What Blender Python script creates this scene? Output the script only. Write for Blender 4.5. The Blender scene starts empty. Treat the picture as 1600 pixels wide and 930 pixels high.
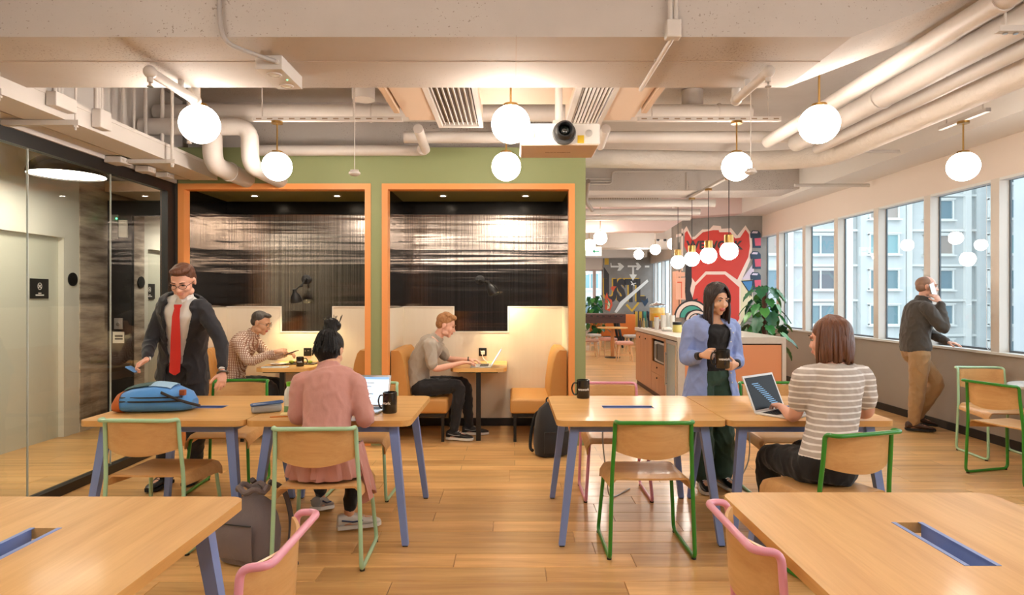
import bpy, bmesh, math, random
from mathutils import Vector, Matrix, Quaternion
from mathutils.geometry import tessellate_polygon
from mathutils.bvhtree import BVHTree
from mathutils import noise as mnoise

random.seed(7)
SC = bpy.context.scene
COL = SC.collection
V = Vector
PI = math.pi

# ------------------------------------------------------------------ camera
F, EYE = 1000.0, 1.47              # focal length in pixels of the 1600 wide frame, eye height
cam = bpy.data.cameras.new('camera'); cam.sensor_width = 36.0; cam.lens = 36.0 * F / 1600.0
cam.clip_start = 0.05; cam.clip_end = 400
camo = bpy.data.objects.new('camera', cam); COL.objects.link(camo)
camo.location = (0, 0, EYE); camo.rotation_euler = (PI / 2, 0, 0)
SC.camera = camo

# ------------------------------------------------------------------ world, exposure
LAMP = 24.0                         # radiance of the opal globes
LAMP_COL = (1.0, 0.90, 0.79)
wd = bpy.data.worlds.new('overcast_sky'); SC.world = wd; wd.use_nodes = True
bgn = wd.node_tree.nodes['Background']
bgn.inputs[0].default_value = (0.86, 0.94, 1.0, 1); bgn.inputs[1].default_value = 1.9
SC.view_settings.view_transform = 'Standard'; SC.view_settings.look = 'None'
SC.view_settings.gamma = 1.0; SC.view_settings.use_curve_mapping = False
SC.view_settings.exposure = 0.95
SC.cycles.use_denoising = True
SC.cycles.use_light_tree = False
SC.cycles.max_bounces = 7; SC.cycles.diffuse_bounces = 4; SC.cycles.glossy_bounces = 4; SC.cycles.adaptive_threshold = 0.02; SC.cycles.transparent_max_bounces = 24
SC.cycles.sample_clamp_indirect = 6.0
SC.cycles.caustics_reflective = False; SC.cycles.caustics_refractive = False

# ------------------------------------------------------------------ materials
def lin(c):
    def f(v):
        v /= 255.0
        return v / 12.92 if v <= 0.04045 else ((v + 0.055) / 1.055) ** 2.4
    return (f(c[0]), f(c[1]), f(c[2]), 1.0)

MATS = {}
def mat(name, col, rough=0.5, metal=0.0, spec=0.5, var=None, bump=None, coat=0.0, emit=None, sheen=0.0, alpha=None):
    """col sRGB 0-255; var=(scale3, amount, second colour); bump=(scale3, strength, distance)"""
    if name in MATS: return MATS[name]
    m = bpy.data.materials.new(name); m.use_nodes = True
    nt = m.node_tree; N = nt.nodes; L = nt.links
    b = N['Principled BSDF']
    b.inputs['Base Color'].default_value = lin(col)
    b.inputs['Roughness'].default_value = rough; b.inputs['Metallic'].default_value = metal
    b.inputs['Specular IOR Level'].default_value = spec
    b.inputs['Coat Weight'].default_value = coat; b.inputs['Coat Roughness'].default_value = 0.12
    if sheen: b.inputs['Sheen Weight'].default_value = sheen
    if emit:
        b.inputs['Emission Color'].default_value = (*emit[0], 1) ; b.inputs['Emission Strength'].default_value = emit[1]
    def coords(sc):
        tc = N.new('ShaderNodeTexCoord'); mp = N.new('ShaderNodeMapping')
        mp.inputs['Scale'].default_value = sc
        L.new(tc.outputs['Object'], mp.inputs[0]); return mp.outputs[0]
    if var:
        sc, amt, c2 = var
        nz = N.new('ShaderNodeTexNoise'); nz.inputs['Scale'].default_value = 1.0; nz.inputs['Detail'].default_value = 6
        nz.inputs['Roughness'].default_value = 0.6
        L.new(coords(sc), nz.inputs['Vector'])
        rp = N.new('ShaderNodeValToRGB')
        rp.color_ramp.elements[0].position = 0.5 - 0.5 * amt; rp.color_ramp.elements[1].position = 0.5 + 0.5 * amt
        rp.color_ramp.elements[0].color = lin(c2); rp.color_ramp.elements[1].color = lin(col)
        L.new(nz.outputs['Fac'], rp.inputs[0]); L.new(rp.outputs[0], b.inputs['Base Color'])
    if bump:
        sc, st, dist = bump
        nz = N.new('ShaderNodeTexNoise'); nz.inputs['Scale'].default_value = 1.0; nz.inputs['Detail'].default_value = 5
        L.new(coords(sc), nz.inputs['Vector'])
        bp = N.new('ShaderNodeBump'); bp.inputs['Strength'].default_value = st; bp.inputs['Distance'].default_value = dist
        L.new(nz.outputs['Fac'], bp.inputs['Height']); L.new(bp.outputs[0], b.inputs['Normal'])
    MATS[name] = m
    return m

def wood(name, c1, c2, axis='X', rough=0.4, rnd=0.0, coat=0.15, fine=1.0):
    """streaked wood grain along a local axis; rnd = brightness change from one object to the next"""
    if name in MATS: return MATS[name]
    m = mat(name, c1, rough, coat=coat); nt = m.node_tree; N = nt.nodes; L = nt.links; b = N['Principled BSDF']
    tc = N.new('ShaderNodeTexCoord'); oi = N.new('ShaderNodeObjectInfo')
    ad = N.new('ShaderNodeVectorMath'); ad.operation = 'ADD'
    ml = N.new('ShaderNodeVectorMath'); ml.operation = 'SCALE'; ml.inputs['Scale'].default_value = 13.0
    cb = N.new('ShaderNodeCombineXYZ')
    for i in range(3): L.new(oi.outputs['Random'], cb.inputs[i])
    L.new(cb.outputs[0], ml.inputs[0]); L.new(tc.outputs['Object'], ad.inputs[0]); L.new(ml.outputs[0], ad.inputs[1])
    def noise(lo, hi, detail=6, rgh=0.6):
        mp = N.new('ShaderNodeMapping')
        s = [hi, hi, hi]; s['XYZ'.index(axis)] = lo; mp.inputs['Scale'].default_value = s
        L.new(ad.outputs[0], mp.inputs[0])
        nz = N.new('ShaderNodeTexNoise'); nz.inputs['Scale'].default_value = 1; nz.inputs['Detail'].default_value = detail
        nz.inputs['Roughness'].default_value = rgh; nz.inputs['Distortion'].default_value = 0.6
        L.new(mp.outputs[0], nz.inputs['Vector']); return nz.outputs['Fac']
    a1 = noise(0.9 * fine, 11 * fine); a2 = noise(3 * fine, 90 * fine, 3)
    mx = N.new('ShaderNodeMath'); mx.operation = 'MULTIPLY_ADD'; mx.inputs[1].default_value = 0.35
    L.new(a2, mx.inputs[0]); L.new(a1, mx.inputs[2])
    rp = N.new('ShaderNodeValToRGB'); rp.color_ramp.elements[0].position = 0.52; rp.color_ramp.elements[1].position = 0.86
    rp.color_ramp.elements[0].color = lin(c1); rp.color_ramp.elements[1].color = lin(c2)
    L.new(mx.outputs[0], rp.inputs[0])
    out = rp.outputs[0]
    if rnd:
        mr = N.new('ShaderNodeMapRange'); mr.inputs['To Min'].default_value = 1 - rnd; mr.inputs['To Max'].default_value = 1 + rnd
        L.new(oi.outputs['Random'], mr.inputs['Value'])
        hs = N.new('ShaderNodeHueSaturation'); L.new(mr.outputs[0], hs.inputs['Value']); L.new(out, hs.inputs['Color']); out = hs.outputs[0]
    L.new(out, b.inputs['Base Color'])
    bp = N.new('ShaderNodeBump'); bp.inputs['Strength'].default_value = 0.08; bp.inputs['Distance'].default_value = 0.002
    L.new(mx.outputs[0], bp.inputs['Height']); L.new(bp.outputs[0], b.inputs['Normal'])
    return m

def floor_far_mat():
    m = wood('oak_floor_boards', (230, 184, 120), (198, 148, 90), 'X', 0.33, coat=0.2)
    m = m.copy(); m.name = 'oak_floor_far'; nt = m.node_tree; N = nt.nodes; L = nt.links; b = N['Principled BSDF']
    src = b.inputs['Base Color'].links[0].from_socket
    tc = N.new('ShaderNodeTexCoord'); br = N.new('ShaderNodeTexBrick')
    br.inputs['Scale'].default_value = 1.0; br.inputs['Brick Width'].default_value = 1.25; br.inputs['Row Height'].default_value = 0.178
    br.inputs['Mortar Size'].default_value = 0.0025; br.offset = 0.37
    br.inputs['Color1'].default_value = (1, 1, 1, 1); br.inputs['Color2'].default_value = (0.8, 0.8, 0.8, 1); br.inputs['Mortar'].default_value = (0.45, 0.45, 0.45, 1)
    L.new(tc.outputs['Object'], br.inputs['Vector'])
    mx = N.new('ShaderNodeMix'); mx.data_type = 'RGBA'; mx.blend_type = 'MULTIPLY'; mx.inputs['Factor'].default_value = 1
    L.new(src, mx.inputs[6]); L.new(br.outputs['Color'], mx.inputs[7]); L.new(mx.outputs[2], b.inputs['Base Color'])
    return m

def glass(name, tint=(1, 1, 1), ior=1.5, rough=0.0):
    if name in MATS: return MATS[name]
    m = bpy.data.materials.new(name); m.use_nodes = True; nt = m.node_tree; N = nt.nodes; L = nt.links
    N.remove(N['Principled BSDF'])
    t = N.new('ShaderNodeBsdfTransparent'); t.inputs[0].default_value = (*tint, 1)
    g = N.new('ShaderNodeBsdfGlossy'); g.inputs['Roughness'].default_value = rough
    fr = N.new('ShaderNodeFresnel'); fr.inputs['IOR'].default_value = ior
    mx = N.new('ShaderNodeMixShader')
    ge = N.new('ShaderNodeNewGeometry'); inv = N.new('ShaderNodeMath'); inv.operation = 'SUBTRACT'; inv.inputs[0].default_value = 1.0
    L.new(ge.outputs['Backfacing'], inv.inputs[1])          # only the entry face of the thin pane reflects
    mu = N.new('ShaderNodeMath'); mu.operation = 'MULTIPLY'; L.new(fr.outputs[0], mu.inputs[0]); L.new(inv.outputs[0], mu.inputs[1])
    L.new(mu.outputs[0], mx.inputs[0]); L.new(t.outputs[0], mx.inputs[1]); L.new(g.outputs[0], mx.inputs[2])
    L.new(mx.outputs[0], N['Material Output'].inputs[0])
    MATS[name] = m
    return m

def steel_mat():
    m = mat('brushed_dark_steel', (150, 138, 128), 0.14, metal=1.0); nt = m.node_tree; N = nt.nodes; L = nt.links; b = N['Principled BSDF']
    tc = N.new('ShaderNodeTexCoord')
    def nz(sc, det=3):
        mp = N.new('ShaderNodeMapping'); mp.inputs['Scale'].default_value = sc
        L.new(tc.outputs['Object'], mp.inputs[0])
        n = N.new('ShaderNodeTexNoise'); n.inputs['Scale'].default_value = 1; n.inputs['Detail'].default_value = det
        L.new(mp.outputs[0], n.inputs['Vector']); return n.outputs['Fac']
    b1 = N.new('ShaderNodeBump'); b1.inputs['Strength'].default_value = 0.3; b1.inputs['Distance'].default_value = 0.002
    L.new(nz((150, 150, 0.7)), b1.inputs['Height'])
    b2 = N.new('ShaderNodeBump'); b2.inputs['Strength'].default_value = 0.4; b2.inputs['Distance'].default_value = 0.012
    L.new(nz((0.3, 0.3, 9.0), 2), b2.inputs['Height']); L.new(b1.outputs[0], b2.inputs['Normal'])
    L.new(b2.outputs[0], b.inputs['Normal'])
    st = N.new('ShaderNodeValToRGB'); st.color_ramp.elements[0].position = 0.3; st.color_ramp.elements[1].position = 0.72
    st.color_ramp.elements[0].color = lin((112, 103, 96)); st.color_ramp.elements[1].color = lin((160, 149, 139))
    L.new(nz((210, 210, 0.5), 2), st.inputs[0]); L.new(st.outputs[0], b.inputs['Base Color'])
    b.inputs['Anisotropic'].default_value = 0.92
    tg = N.new('ShaderNodeTangent'); tg.direction_type = 'RADIAL'; tg.axis = 'Z'; L.new(tg.outputs[0], b.inputs['Tangent'])
    return m

def check_mat(name, base, line, sc, axis=(1, 0, 1), wid=0.16):
    """woven check or stripes: dark bands where the fraction of coord*sc is under wid, on the chosen axes"""
    m = mat(name, base, 0.85); nt = m.node_tree; N = nt.nodes; L = nt.links; b = N['Principled BSDF']
    tc = N.new('ShaderNodeTexCoord'); sp = N.new('ShaderNodeSeparateXYZ'); L.new(tc.outputs['Object'], sp.inputs[0])
    acc = None
    for i in range(3):
        if not axis[i]: continue
        mu = N.new('ShaderNodeMath'); mu.operation = 'MULTIPLY'; mu.inputs[1].default_value = sc; L.new(sp.outputs[i], mu.inputs[0])
        fr = N.new('ShaderNodeMath'); fr.operation = 'FRACT'; L.new(mu.outputs[0], fr.inputs[0])
        lt = N.new('ShaderNodeMath'); lt.operation = 'LESS_THAN'; lt.inputs[1].default_value = wid; L.new(fr.outputs[0], lt.inputs[0])
        if acc is None: acc = lt.outputs[0]
        else:
            a = N.new('ShaderNodeMath'); a.operation = 'MAXIMUM'; L.new(acc, a.inputs[0]); L.new(lt.outputs[0], a.inputs[1]); acc = a.outputs[0]
    mx = N.new('ShaderNodeMix'); mx.data_type = 'RGBA'; L.new(acc, mx.inputs['Factor'])
    mx.inputs[6].default_value = lin(base); mx.inputs[7].default_value = lin(line); L.new(mx.outputs[2], b.inputs['Base Color'])
    nz = N.new('ShaderNodeTexNoise'); nz.inputs['Scale'].default_value = 14; L.new(tc.outputs['Object'], nz.inputs['Vector'])
    bp = N.new('ShaderNodeBump'); bp.inputs['Strength'].default_value = 0.5; bp.inputs['Distance'].default_value = 0.02
    L.new(nz.outputs['Fac'], bp.inputs['Height']); L.new(bp.outputs[0], b.inputs['Normal'])
    return m

concrete = mat('painted_concrete', (198, 190, 184), 0.8, var=((1.1, 1.1, 1.1), 0.5, (180, 170, 162)), bump=((9, 9, 9), 0.25, 0.01))
_n = concrete.node_tree
# blowholes and form marks: small dark pits on the painted concrete
def add_pits(m, dark, sc=38.0, thr=0.66):
    nt = m.node_tree; N = nt.nodes; L = nt.links; b = N['Principled BSDF']
    src = b.inputs['Base Color'].links[0].from_socket
    tc = N.new('ShaderNodeTexCoord')
    n1 = N.new('ShaderNodeTexNoise'); n1.inputs['Scale'].default_value = sc; n1.inputs['Detail'].default_value = 2
    n2 = N.new('ShaderNodeTexNoise'); n2.inputs['Scale'].default_value = 1.7; n2.inputs['Detail'].default_value = 3
    L.new(tc.outputs['Object'], n1.inputs['Vector']); L.new(tc.outputs['Object'], n2.inputs['Vector'])
    mu = N.new('ShaderNodeMath'); mu.operation = 'MULTIPLY_ADD'; mu.inputs[1].default_value = 0.45
    L.new(n2.outputs['Fac'], mu.inputs[0]); L.new(n1.outputs['Fac'], mu.inputs[2])
    rp = N.new('ShaderNodeValToRGB'); rp.color_ramp.elements[0].position = thr + 0.29; rp.color_ramp.elements[1].position = thr + 0.34
    rp.color_ramp.elements[0].color = (0, 0, 0, 1); rp.color_ramp.elements[1].color = (1, 1, 1, 1)
    L.new(mu.outputs[0], rp.inputs[0])
    mx = N.new('ShaderNodeMix'); mx.data_type = 'RGBA'; L.new(rp.outputs[0], mx.inputs['Factor'])
    L.new(src, mx.inputs[6]); mx.inputs[7].default_value = lin(dark); L.new(mx.outputs[2], b.inputs['Base Color'])
add_pits(concrete, (152, 140, 130), 85, 0.62)

white_paint = mat('white_paint', (208, 201, 195), 0.55, var=((2, 2, 2), 0.6, (198, 190, 183)))
pipe_white = mat('pipe_white', (206, 198, 191), 0.5, var=((3, 3, 3), 0.7, (194, 185, 177)), bump=((14, 14, 14), 0.15, 0.01))
warm_wall = mat('warm_white_wall', (218, 204, 192), 0.75)
taupe = mat('taupe_wall', (160, 148, 136), 0.7, var=((0.8, 0.8, 0.8), 0.6, (150, 138, 126)))
green_paint = mat('olive_green_paint', (142, 149, 102), 0.6)
orange_trim = mat('orange_trim', (232, 152, 84), 0.45)
cream = mat('cream_wainscot', (232, 222, 203), 0.6, var=((30, 30, 2), 0.8, (226, 214, 194)))
black_metal = mat('black_metal', (22, 21, 21), 0.42, spec=0.5)
black_plastic = mat('black_plastic', (16, 16, 17), 0.35)
steel = steel_mat()
dark_band = mat('dark_steel_band', (30, 27, 24), 0.25, metal=0.8)
tan_leather = mat('tan_leather', (200, 146, 80), 0.48, bump=((26, 26, 26), 0.2, 0.006), var=((5, 5, 5), 0.8, (188, 132, 66)))
brass = mat('brass', (178, 142, 84), 0.3, metal=1.0)
chrome = mat('chrome', (200, 200, 200), 0.15, metal=1.0)
alu = mat('aluminium', (196, 198, 200), 0.35, metal=0.85)
opal = mat('opal_globe', (255, 250, 240), 0.3, emit=(LAMP_COL, LAMP))
opal_small = mat('opal_globe_small', (255, 250, 240), 0.3, emit=(LAMP_COL, LAMP))
spot_glow = mat('downlight_lens', (255, 250, 240), 0.3, emit=((1, 0.88, 0.72), 60))
bulb_glow = mat('reading_bulb', (255, 240, 210), 0.3, emit=((1, 0.85, 0.5), 60))
oak_top = wood('oak_table_top', (224, 176, 108), (204, 152, 86), 'X', 0.42, coat=0.1)
oak_top_y = wood('oak_table_top_lengthwise', (224, 176, 108), (204, 152, 86), 'Y', 0.42, coat=0.1)
plywood = wood('bent_plywood', (216, 170, 112), (200, 150, 92), 'X', 0.4, coat=0.1)
oak_board = wood('oak_floor_boards', (230, 184, 120), (198, 148, 90), 'X', 0.33, rnd=0.17, coat=0.2)
floor_far = floor_far_mat()
blue_metal = mat('periwinkle_metal', (126, 148, 204), 0.45)
slot_dark = mat('slot_floor', (78, 94, 146), 0.6)
mint = mat('mint_tube', (168, 208, 170), 0.3, coat=0.3)
green_tube = mat('green_tube', (46, 136, 38), 0.28, coat=0.3)
pink_tube = mat('pink_tube', (226, 152, 172), 0.28, coat=0.3)
pane_glass = glass('partition_glass', (0.97, 0.985, 0.97), 1.62)
window_glass = glass('window_glass', (0.95, 0.985, 1.0), 1.42)
clear_glass = glass('clear_glass', (0.95, 0.97, 0.97), 1.45)
window_frame_m = mat('window_frame_white', (214, 214, 212), 0.45)
elev_panel = mat('elevator_panel', (206, 206, 190), 0.4)
elev_white = mat('elevator_surround', (222, 220, 208), 0.5)
travertine = mat('travertine', (216, 202, 184), 0.3, var=((1.3, 1.3, 9), 0.3, (118, 102, 90)))
raw_concrete = mat('raw_concrete', (158, 152, 146), 0.85, var=((1.6, 1.6, 1.6), 0.5, (128, 122, 116)), bump=((12, 12, 12), 0.3, 0.01))

# ------------------------------------------------------------------ mesh builder
class MB:
    def __init__(self): self.v = []; self.f = []; self.mi = []; self.cur = 0
    def add(self, vs, fs):
        o = len(self.v); self.v += [V(p) for p in vs]
        for f in fs: self.f.append(tuple(i + o for i in f)); self.mi.append(self.cur)
        return self
    def box(self, lo, hi, rot=None, piv=None):
        x0, y0, z0 = lo; x1, y1, z1 = hi
        vs = [V(p) for p in ((x0, y0, z0), (x1, y0, z0), (x1, y1, z0), (x0, y1, z0), (x0, y0, z1), (x1, y0, z1), (x1, y1, z1), (x0, y1, z1))]
        if rot is not None:
            c = V(piv) if piv is not None else (V(lo) + V(hi)) / 2
            vs = [rot @ (p - c) + c for p in vs]
        return self.add(vs, [(0, 3, 2, 1), (4, 5, 6, 7), (0, 1, 5, 4), (1, 2, 6, 5), (2, 3, 7, 6), (3, 0, 4, 7)])
    def cbox(self, c, s, rot=None):
        c = V(c); h = V(s) / 2
        return self.box(c - h, c + h, rot)
    def rbox(self, lo, hi, r=0.01, n=3, rot=None):
        """box with rounded edges (bevelled through bmesh)"""
        bm = bmesh.new(); bmesh.ops.create_cube(bm, size=1)
        s = V(hi) - V(lo); c = (V(hi) + V(lo)) / 2
        for v in bm.verts: v.co = V((v.co.x * s.x, v.co.y * s.y, v.co.z * s.z))
        bmesh.ops.bevel(bm, geom=bm.edges[:], offset=r, segments=n, affect='EDGES', profile=0.5)
        vs = [(rot @ v.co if rot else v.co) + c for v in bm.verts]
        bm.verts.index_update()
        self.add(vs, [tuple(v.index for v in f.verts) for f in bm.faces]); bm.free(); return self
    def rings(self, rs, cap0=True, cap1=True, closed=False):
        n = len(rs[0]); vs = [p for r in rs for p in r]; fs = []
        m = len(rs)
        for i in range(m - 1 if not closed else m):
            j = (i + 1) % m
            for k in range(n): fs.append((i * n + k, i * n + (k + 1) % n, j * n + (k + 1) % n, j * n + k))
        if not closed:
            if cap0: fs.append(tuple(range(n - 1, -1, -1)))
            if cap1: fs.append(tuple((m - 1) * n + k for k in range(n)))
        return self.add(vs, fs)
    def cyl(self, p0, p1, r0, r1=None, n=16, caps=True):
        r1 = r0 if r1 is None else r1
        p0, p1 = V(p0), V(p1); a, b = frame_of(p1 - p0)
        ring = lambda p, r: [p + a * (r * math.cos(2 * PI * k / n)) + b * (r * math.sin(2 * PI * k / n)) for k in range(n)]
        return self.rings([ring(p0, r0), ring(p1, r1)], caps, caps)
    def tube(self, pts, r, n=10, closed=False, ends=False):
        """sweep; r is a number or one radius per point; ends=True rounds the ends off"""
        pts = [V(p) for p in pts]; m = len(pts)
        rad = [r] * m if not hasattr(r, '__len__') else list(r)
        if ends and not closed:
            d0 = (pts[0] - pts[1]).normalized(); d1 = (pts[-1] - pts[-2]).normalized()
            r0, r1 = rad[0], rad[-1]
            pts = [pts[0] + d0 * r0 * 0.98, pts[0] + d0 * r0 * 0.7] + pts + [pts[-1] + d1 * r1 * 0.7, pts[-1] + d1 * r1 * 0.98]
            rad = [r0 * 0.2, r0 * 0.71] + rad + [r1 * 0.71, r1 * 0.2]; m = len(pts)
        tan = []
        for i in range(m):
            if closed: t = pts[(i + 1) % m] - pts[i - 1]
            else: t = pts[min(i + 1, m - 1)] - pts[max(i - 1, 0)]
            tan.append(t.normalized() if t.length > 1e-9 else V((0, 0, 1)))
        a, b = frame_of(tan[0]); rs = []
        for i in range(m):
            if i: 
                q = tan[i - 1].rotation_difference(tan[i]); a = q @ a
                a = (a - tan[i] * a.dot(tan[i])).normalized(); b = tan[i].cross(a)
            rs.append([pts[i] + a * (rad[i] * math.cos(2 * PI * k / n)) + b * (rad[i] * math.sin(2 * PI * k / n)) for k in range(n)])
        return self.rings(rs, closed=closed)
    def lathe(self, prof, c=(0, 0, 0), n=24, axis=None, closed=False):
        """profile of (radius, height) turned about z at c (or about another axis)"""
        c = V(c); q = V((0, 0, 1)).rotation_difference(V(axis).normalized()) if axis is not None else None
        rs = []
        for r, h in prof:
            r = max(r, 1e-4)
            ring = [V((r * math.cos(2 * PI * k / n), r * math.sin(2 * PI * k / n), h)) for k in range(n)]
            rs.append([(q @ p if q else p) + c for p in ring])
        return self.rings(rs, closed=closed)
    def ball(self, c, r, n=24, m=14, rot=None):
        rx, ry, rz = (r, r, r) if not hasattr(r, '__len__') else r
        c = V(c); rs = []
        for i in range(m + 1):
            t = PI * i / m; s = max(math.sin(t), 0.01)
            ring = [V((rx * s * math.cos(2 * PI * k / n), ry * s * math.sin(2 * PI * k / n), -rz * math.cos(t))) for k in range(n)]
            rs.append([(rot @ p if rot else p) + c for p in ring])
        return self.rings(rs)
    def prism(self, poly, o, u, w, d, holes=()):
        """polygon (2-D) with holes in the plane o + x*u + y*w, extruded along vector d"""
        o, u, w, d = V(o), V(u), V(w), V(d)
        loops = [list(poly)] + [list(h) for h in holes]
        flat = [p for l in loops for p in l]
        tri = tessellate_polygon([[V((p[0], p[1], 0)) for p in l] for l in loops])
        k = len(flat); vs = [o + u * p[0] + w * p[1] for p in flat] + [o + u * p[0] + w * p[1] + d for p in flat]
        fs = []
        for t in tri:
            fs.append(tuple(t)); fs.append(tuple(i + k for i in reversed(t)))
        s = 0
        for l in loops:
            n = len(l)
            for i in range(n):
                a, b = s + i, s + (i + 1) % n; fs.append((a, b, b + k, a + k))
            s += n
        return self.add(vs, fs)
    def sheet(self, grid, th):
        """grid of points (rows of equal length) given thickness th along the surface normal"""
        R, C = len(grid), len(grid[0]); g = [[V(p) for p in r] for r in grid]
        nv = [[None] * C for _ in range(R)]
        for i in range(R):
            for j in range(C):
                du = g[min(i + 1, R - 1)][j] - g[max(i - 1, 0)][j]; dv = g[i][min(j + 1, C - 1)] - g[i][max(j - 1, 0)]
                nv[i][j] = du.cross(dv).normalized()
        vs = [p for r in g for p in r] + [g[i][j] + nv[i][j] * th for i in range(R) for j in range(C)]
        K = R * C; fs = []
        for i in range(R - 1):
            for j in range(C - 1):
                a = i * C + j; fs.append((a, a + 1, a + C + 1, a + C)); fs.append((K + a, K + a + C, K + a + C + 1, K + a + 1))
        rim = [(0, j) for j in range(C)] + [(i, C - 1) for i in range(1, R)] + [(R - 1, j) for j in range(C - 2, -1, -1)] + [(i, 0) for i in range(R - 2, 0, -1)]
        for q in range(len(rim)):
            a = rim[q][0] * C + rim[q][1]; nx = rim[(q + 1) % len(rim)]; b = nx[0] * C + nx[1]
            fs.append((a, K + a, K + b, b))
        return self.add(vs, fs)
    def mesh(self, name, mats, smooth=False, shift=None):
        me = bpy.data.meshes.new(name)
        me.from_pydata([(p - shift) if shift is not None else p for p in self.v], [], self.f)
        mats = mats if isinstance(mats, (list, tuple)) else [mats]
        for m in mats: me.materials.append(m)
        bm = bmesh.new(); bm.from_mesh(me)
        if len(mats) > 1:
            for f, k in zip(bm.faces, self.mi): f.material_index = k
        bmesh.ops.recalc_face_normals(bm, faces=bm.faces[:])
        if smooth:
            for f in bm.faces: f.smooth = True
            for e in bm.edges:
                if len(e.link_faces) == 2 and e.calc_face_angle(0) > 0.7: e.smooth = False
        bm.to_mesh(me); bm.free(); me.update()
        return me
    def build(self, name, mats, parent=None, smooth=False, world=False):
        """one mesh object. A top-level mesh gets its origin at its base; a part is in its parent's frame
        (world=True: given in world coordinates, parent unrotated)"""
        if parent is None:
            lo = V([min(p[i] for p in self.v) for i in range(3)]); hi = V([max(p[i] for p in self.v) for i in range(3)])
            sh = V(((lo.x + hi.x) / 2, (lo.y + hi.y) / 2, lo.z))
        else: sh = wloc(parent) if world else V((0, 0, 0))
        o = bpy.data.objects.new(name, self.mesh(name, mats, smooth, sh)); COL.objects.link(o)
        if parent is None: o.location = sh
        else: o.parent = parent
        return o

def wloc(o):
    p = V(o.location)
    while o.parent: o = o.parent; p += V(o.location)
    return p

def frame_of(t):
    t = t.normalized(); h = V((0, 0, 1)) if abs(t.z) < 0.9 else V((1, 0, 0))
    a = t.cross(h).normalized(); return a, t.cross(a)

def fillet(pts, r, seg=5, closed=False):
    """round the corners of a polyline"""
    pts = [V(p) for p in pts]; out = []; m = len(pts)
    for i in range(m):
        if not closed and i in (0, m - 1): out.append(pts[i]); continue
        p, a, b = pts[i], pts[i - 1], pts[(i + 1) % m]
        rr = r[i] if hasattr(r, '__len__') else r
        da, db = (a - p), (b - p); d = min(rr, da.length * 0.49, db.length * 0.49)
        pa, pb = p + da.normalized() * d, p + db.normalized() * d
        for k in range(seg + 1):
            t = k / seg; out.append(pa * (1 - t) ** 2 + p * 2 * t * (1 - t) + pb * t * t)
    return out

def catmull(pts, n=6):
    pts = [V(p) for p in pts]; out = []
    P = [pts[0] * 2 - pts[1]] + pts + [pts[-1] * 2 - pts[-2]]
    for i in range(1, len(P) - 2):
        for k in range(n):
            t = k / n; a, b, c, d = P[i - 1], P[i], P[i + 1], P[i + 2]
            out.append(0.5 * ((2 * b) + (c - a) * t + (2 * a - 5 * b + 4 * c - d) * t * t + (3 * b - a - 3 * c + d) * t ** 3))
    out.append(pts[-1]); return out

def rrect(w, d, r, n=6, cx=0, cy=0):
    out = []
    for sx, sy, a0 in ((1, 1, 0), (-1, 1, 90), (-1, -1, 180), (1, -1, 270)):
        for k in range(n + 1):
            a = math.radians(a0 + 90 * k / n)
            out.append((cx + sx * (w / 2 - r) + r * math.cos(a), cy + sy * (d / 2 - r) + r * math.sin(a)))
    return out

def tag(o, label=None, cat=None, group=None, kind=None):
    if label: o['label'] = label
    if cat: o['category'] = cat
    if group: o['group'] = group
    if kind: o['kind'] = kind
    return o

def thing(name, label, cat, loc=(0, 0, 0), rz=0.0, group=None, kind=None):
    o = bpy.data.objects.new(name, None); o.empty_display_size = 0.1; COL.objects.link(o)
    o.location = loc; o.rotation_euler = (0, 0, rz)
    return tag(o, label, cat, group, kind)

def struct(name, mb, m, smooth=False):
    return tag(mb.build(name, m, None, smooth), kind='structure')

def copy_tree(o, parent=None):
    c = o.copy(); COL.objects.link(c); c.parent = parent
    for ch in list(o.children): copy_tree(ch, c)
    return c

def part(me_obj, parent, loc=(0, 0, 0), rz=0.0):
    """another object that shares a mesh"""
    c = bpy.data.objects.new(me_obj.name.split('.')[0], me_obj.data); COL.objects.link(c)
    c.parent = parent; c.location = loc; c.rotation_euler = (0, 0, rz); return c

def at(px, py, Y):
    return V(((px - 800) * Y / F, Y, EYE + (465 - py) * Y / F))

def on_z(px, py, z):
    Y = F * (EYE - z) / (py - 465); return at(px, py, Y)

def text_mesh(txt, size, depth=0.001, bold=0.0, align='CENTER'):
    cu = bpy.data.curves.new('lettering', 'FONT'); cu.body = txt; cu.size = size; cu.extrude = depth; cu.offset = bold
    cu.align_x = align; cu.align_y = 'CENTER'; cu.resolution_u = 3
    o = bpy.data.objects.new('lettering', cu); COL.objects.link(o)
    dg = bpy.context.evaluated_depsgraph_get(); dg.update()
    me = bpy.data.meshes.new_from_object(o.evaluated_get(dg))
    bpy.data.objects.remove(o); bpy.data.curves.remove(cu); return me

def text_part(txt, size, m, parent, loc, rot=(PI / 2, 0, 0), name='lettering', depth=0.001, bold=0.0, sx=1.0):
    me = text_mesh(txt, size, depth, bold); me.materials.clear(); me.materials.append(m)
    o = bpy.data.objects.new(name, me); COL.objects.link(o); o.parent = parent; o.location = loc; o.rotation_euler = rot; o.scale = (sx, 1, 1)
    return o
# ================================================================== THE SETTING
XL, XW, YG, YB, ZC = -3.37, 4.85, 6.35, 7.35, 3.45
XE = -4.72                                   # lift lobby wall
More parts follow.
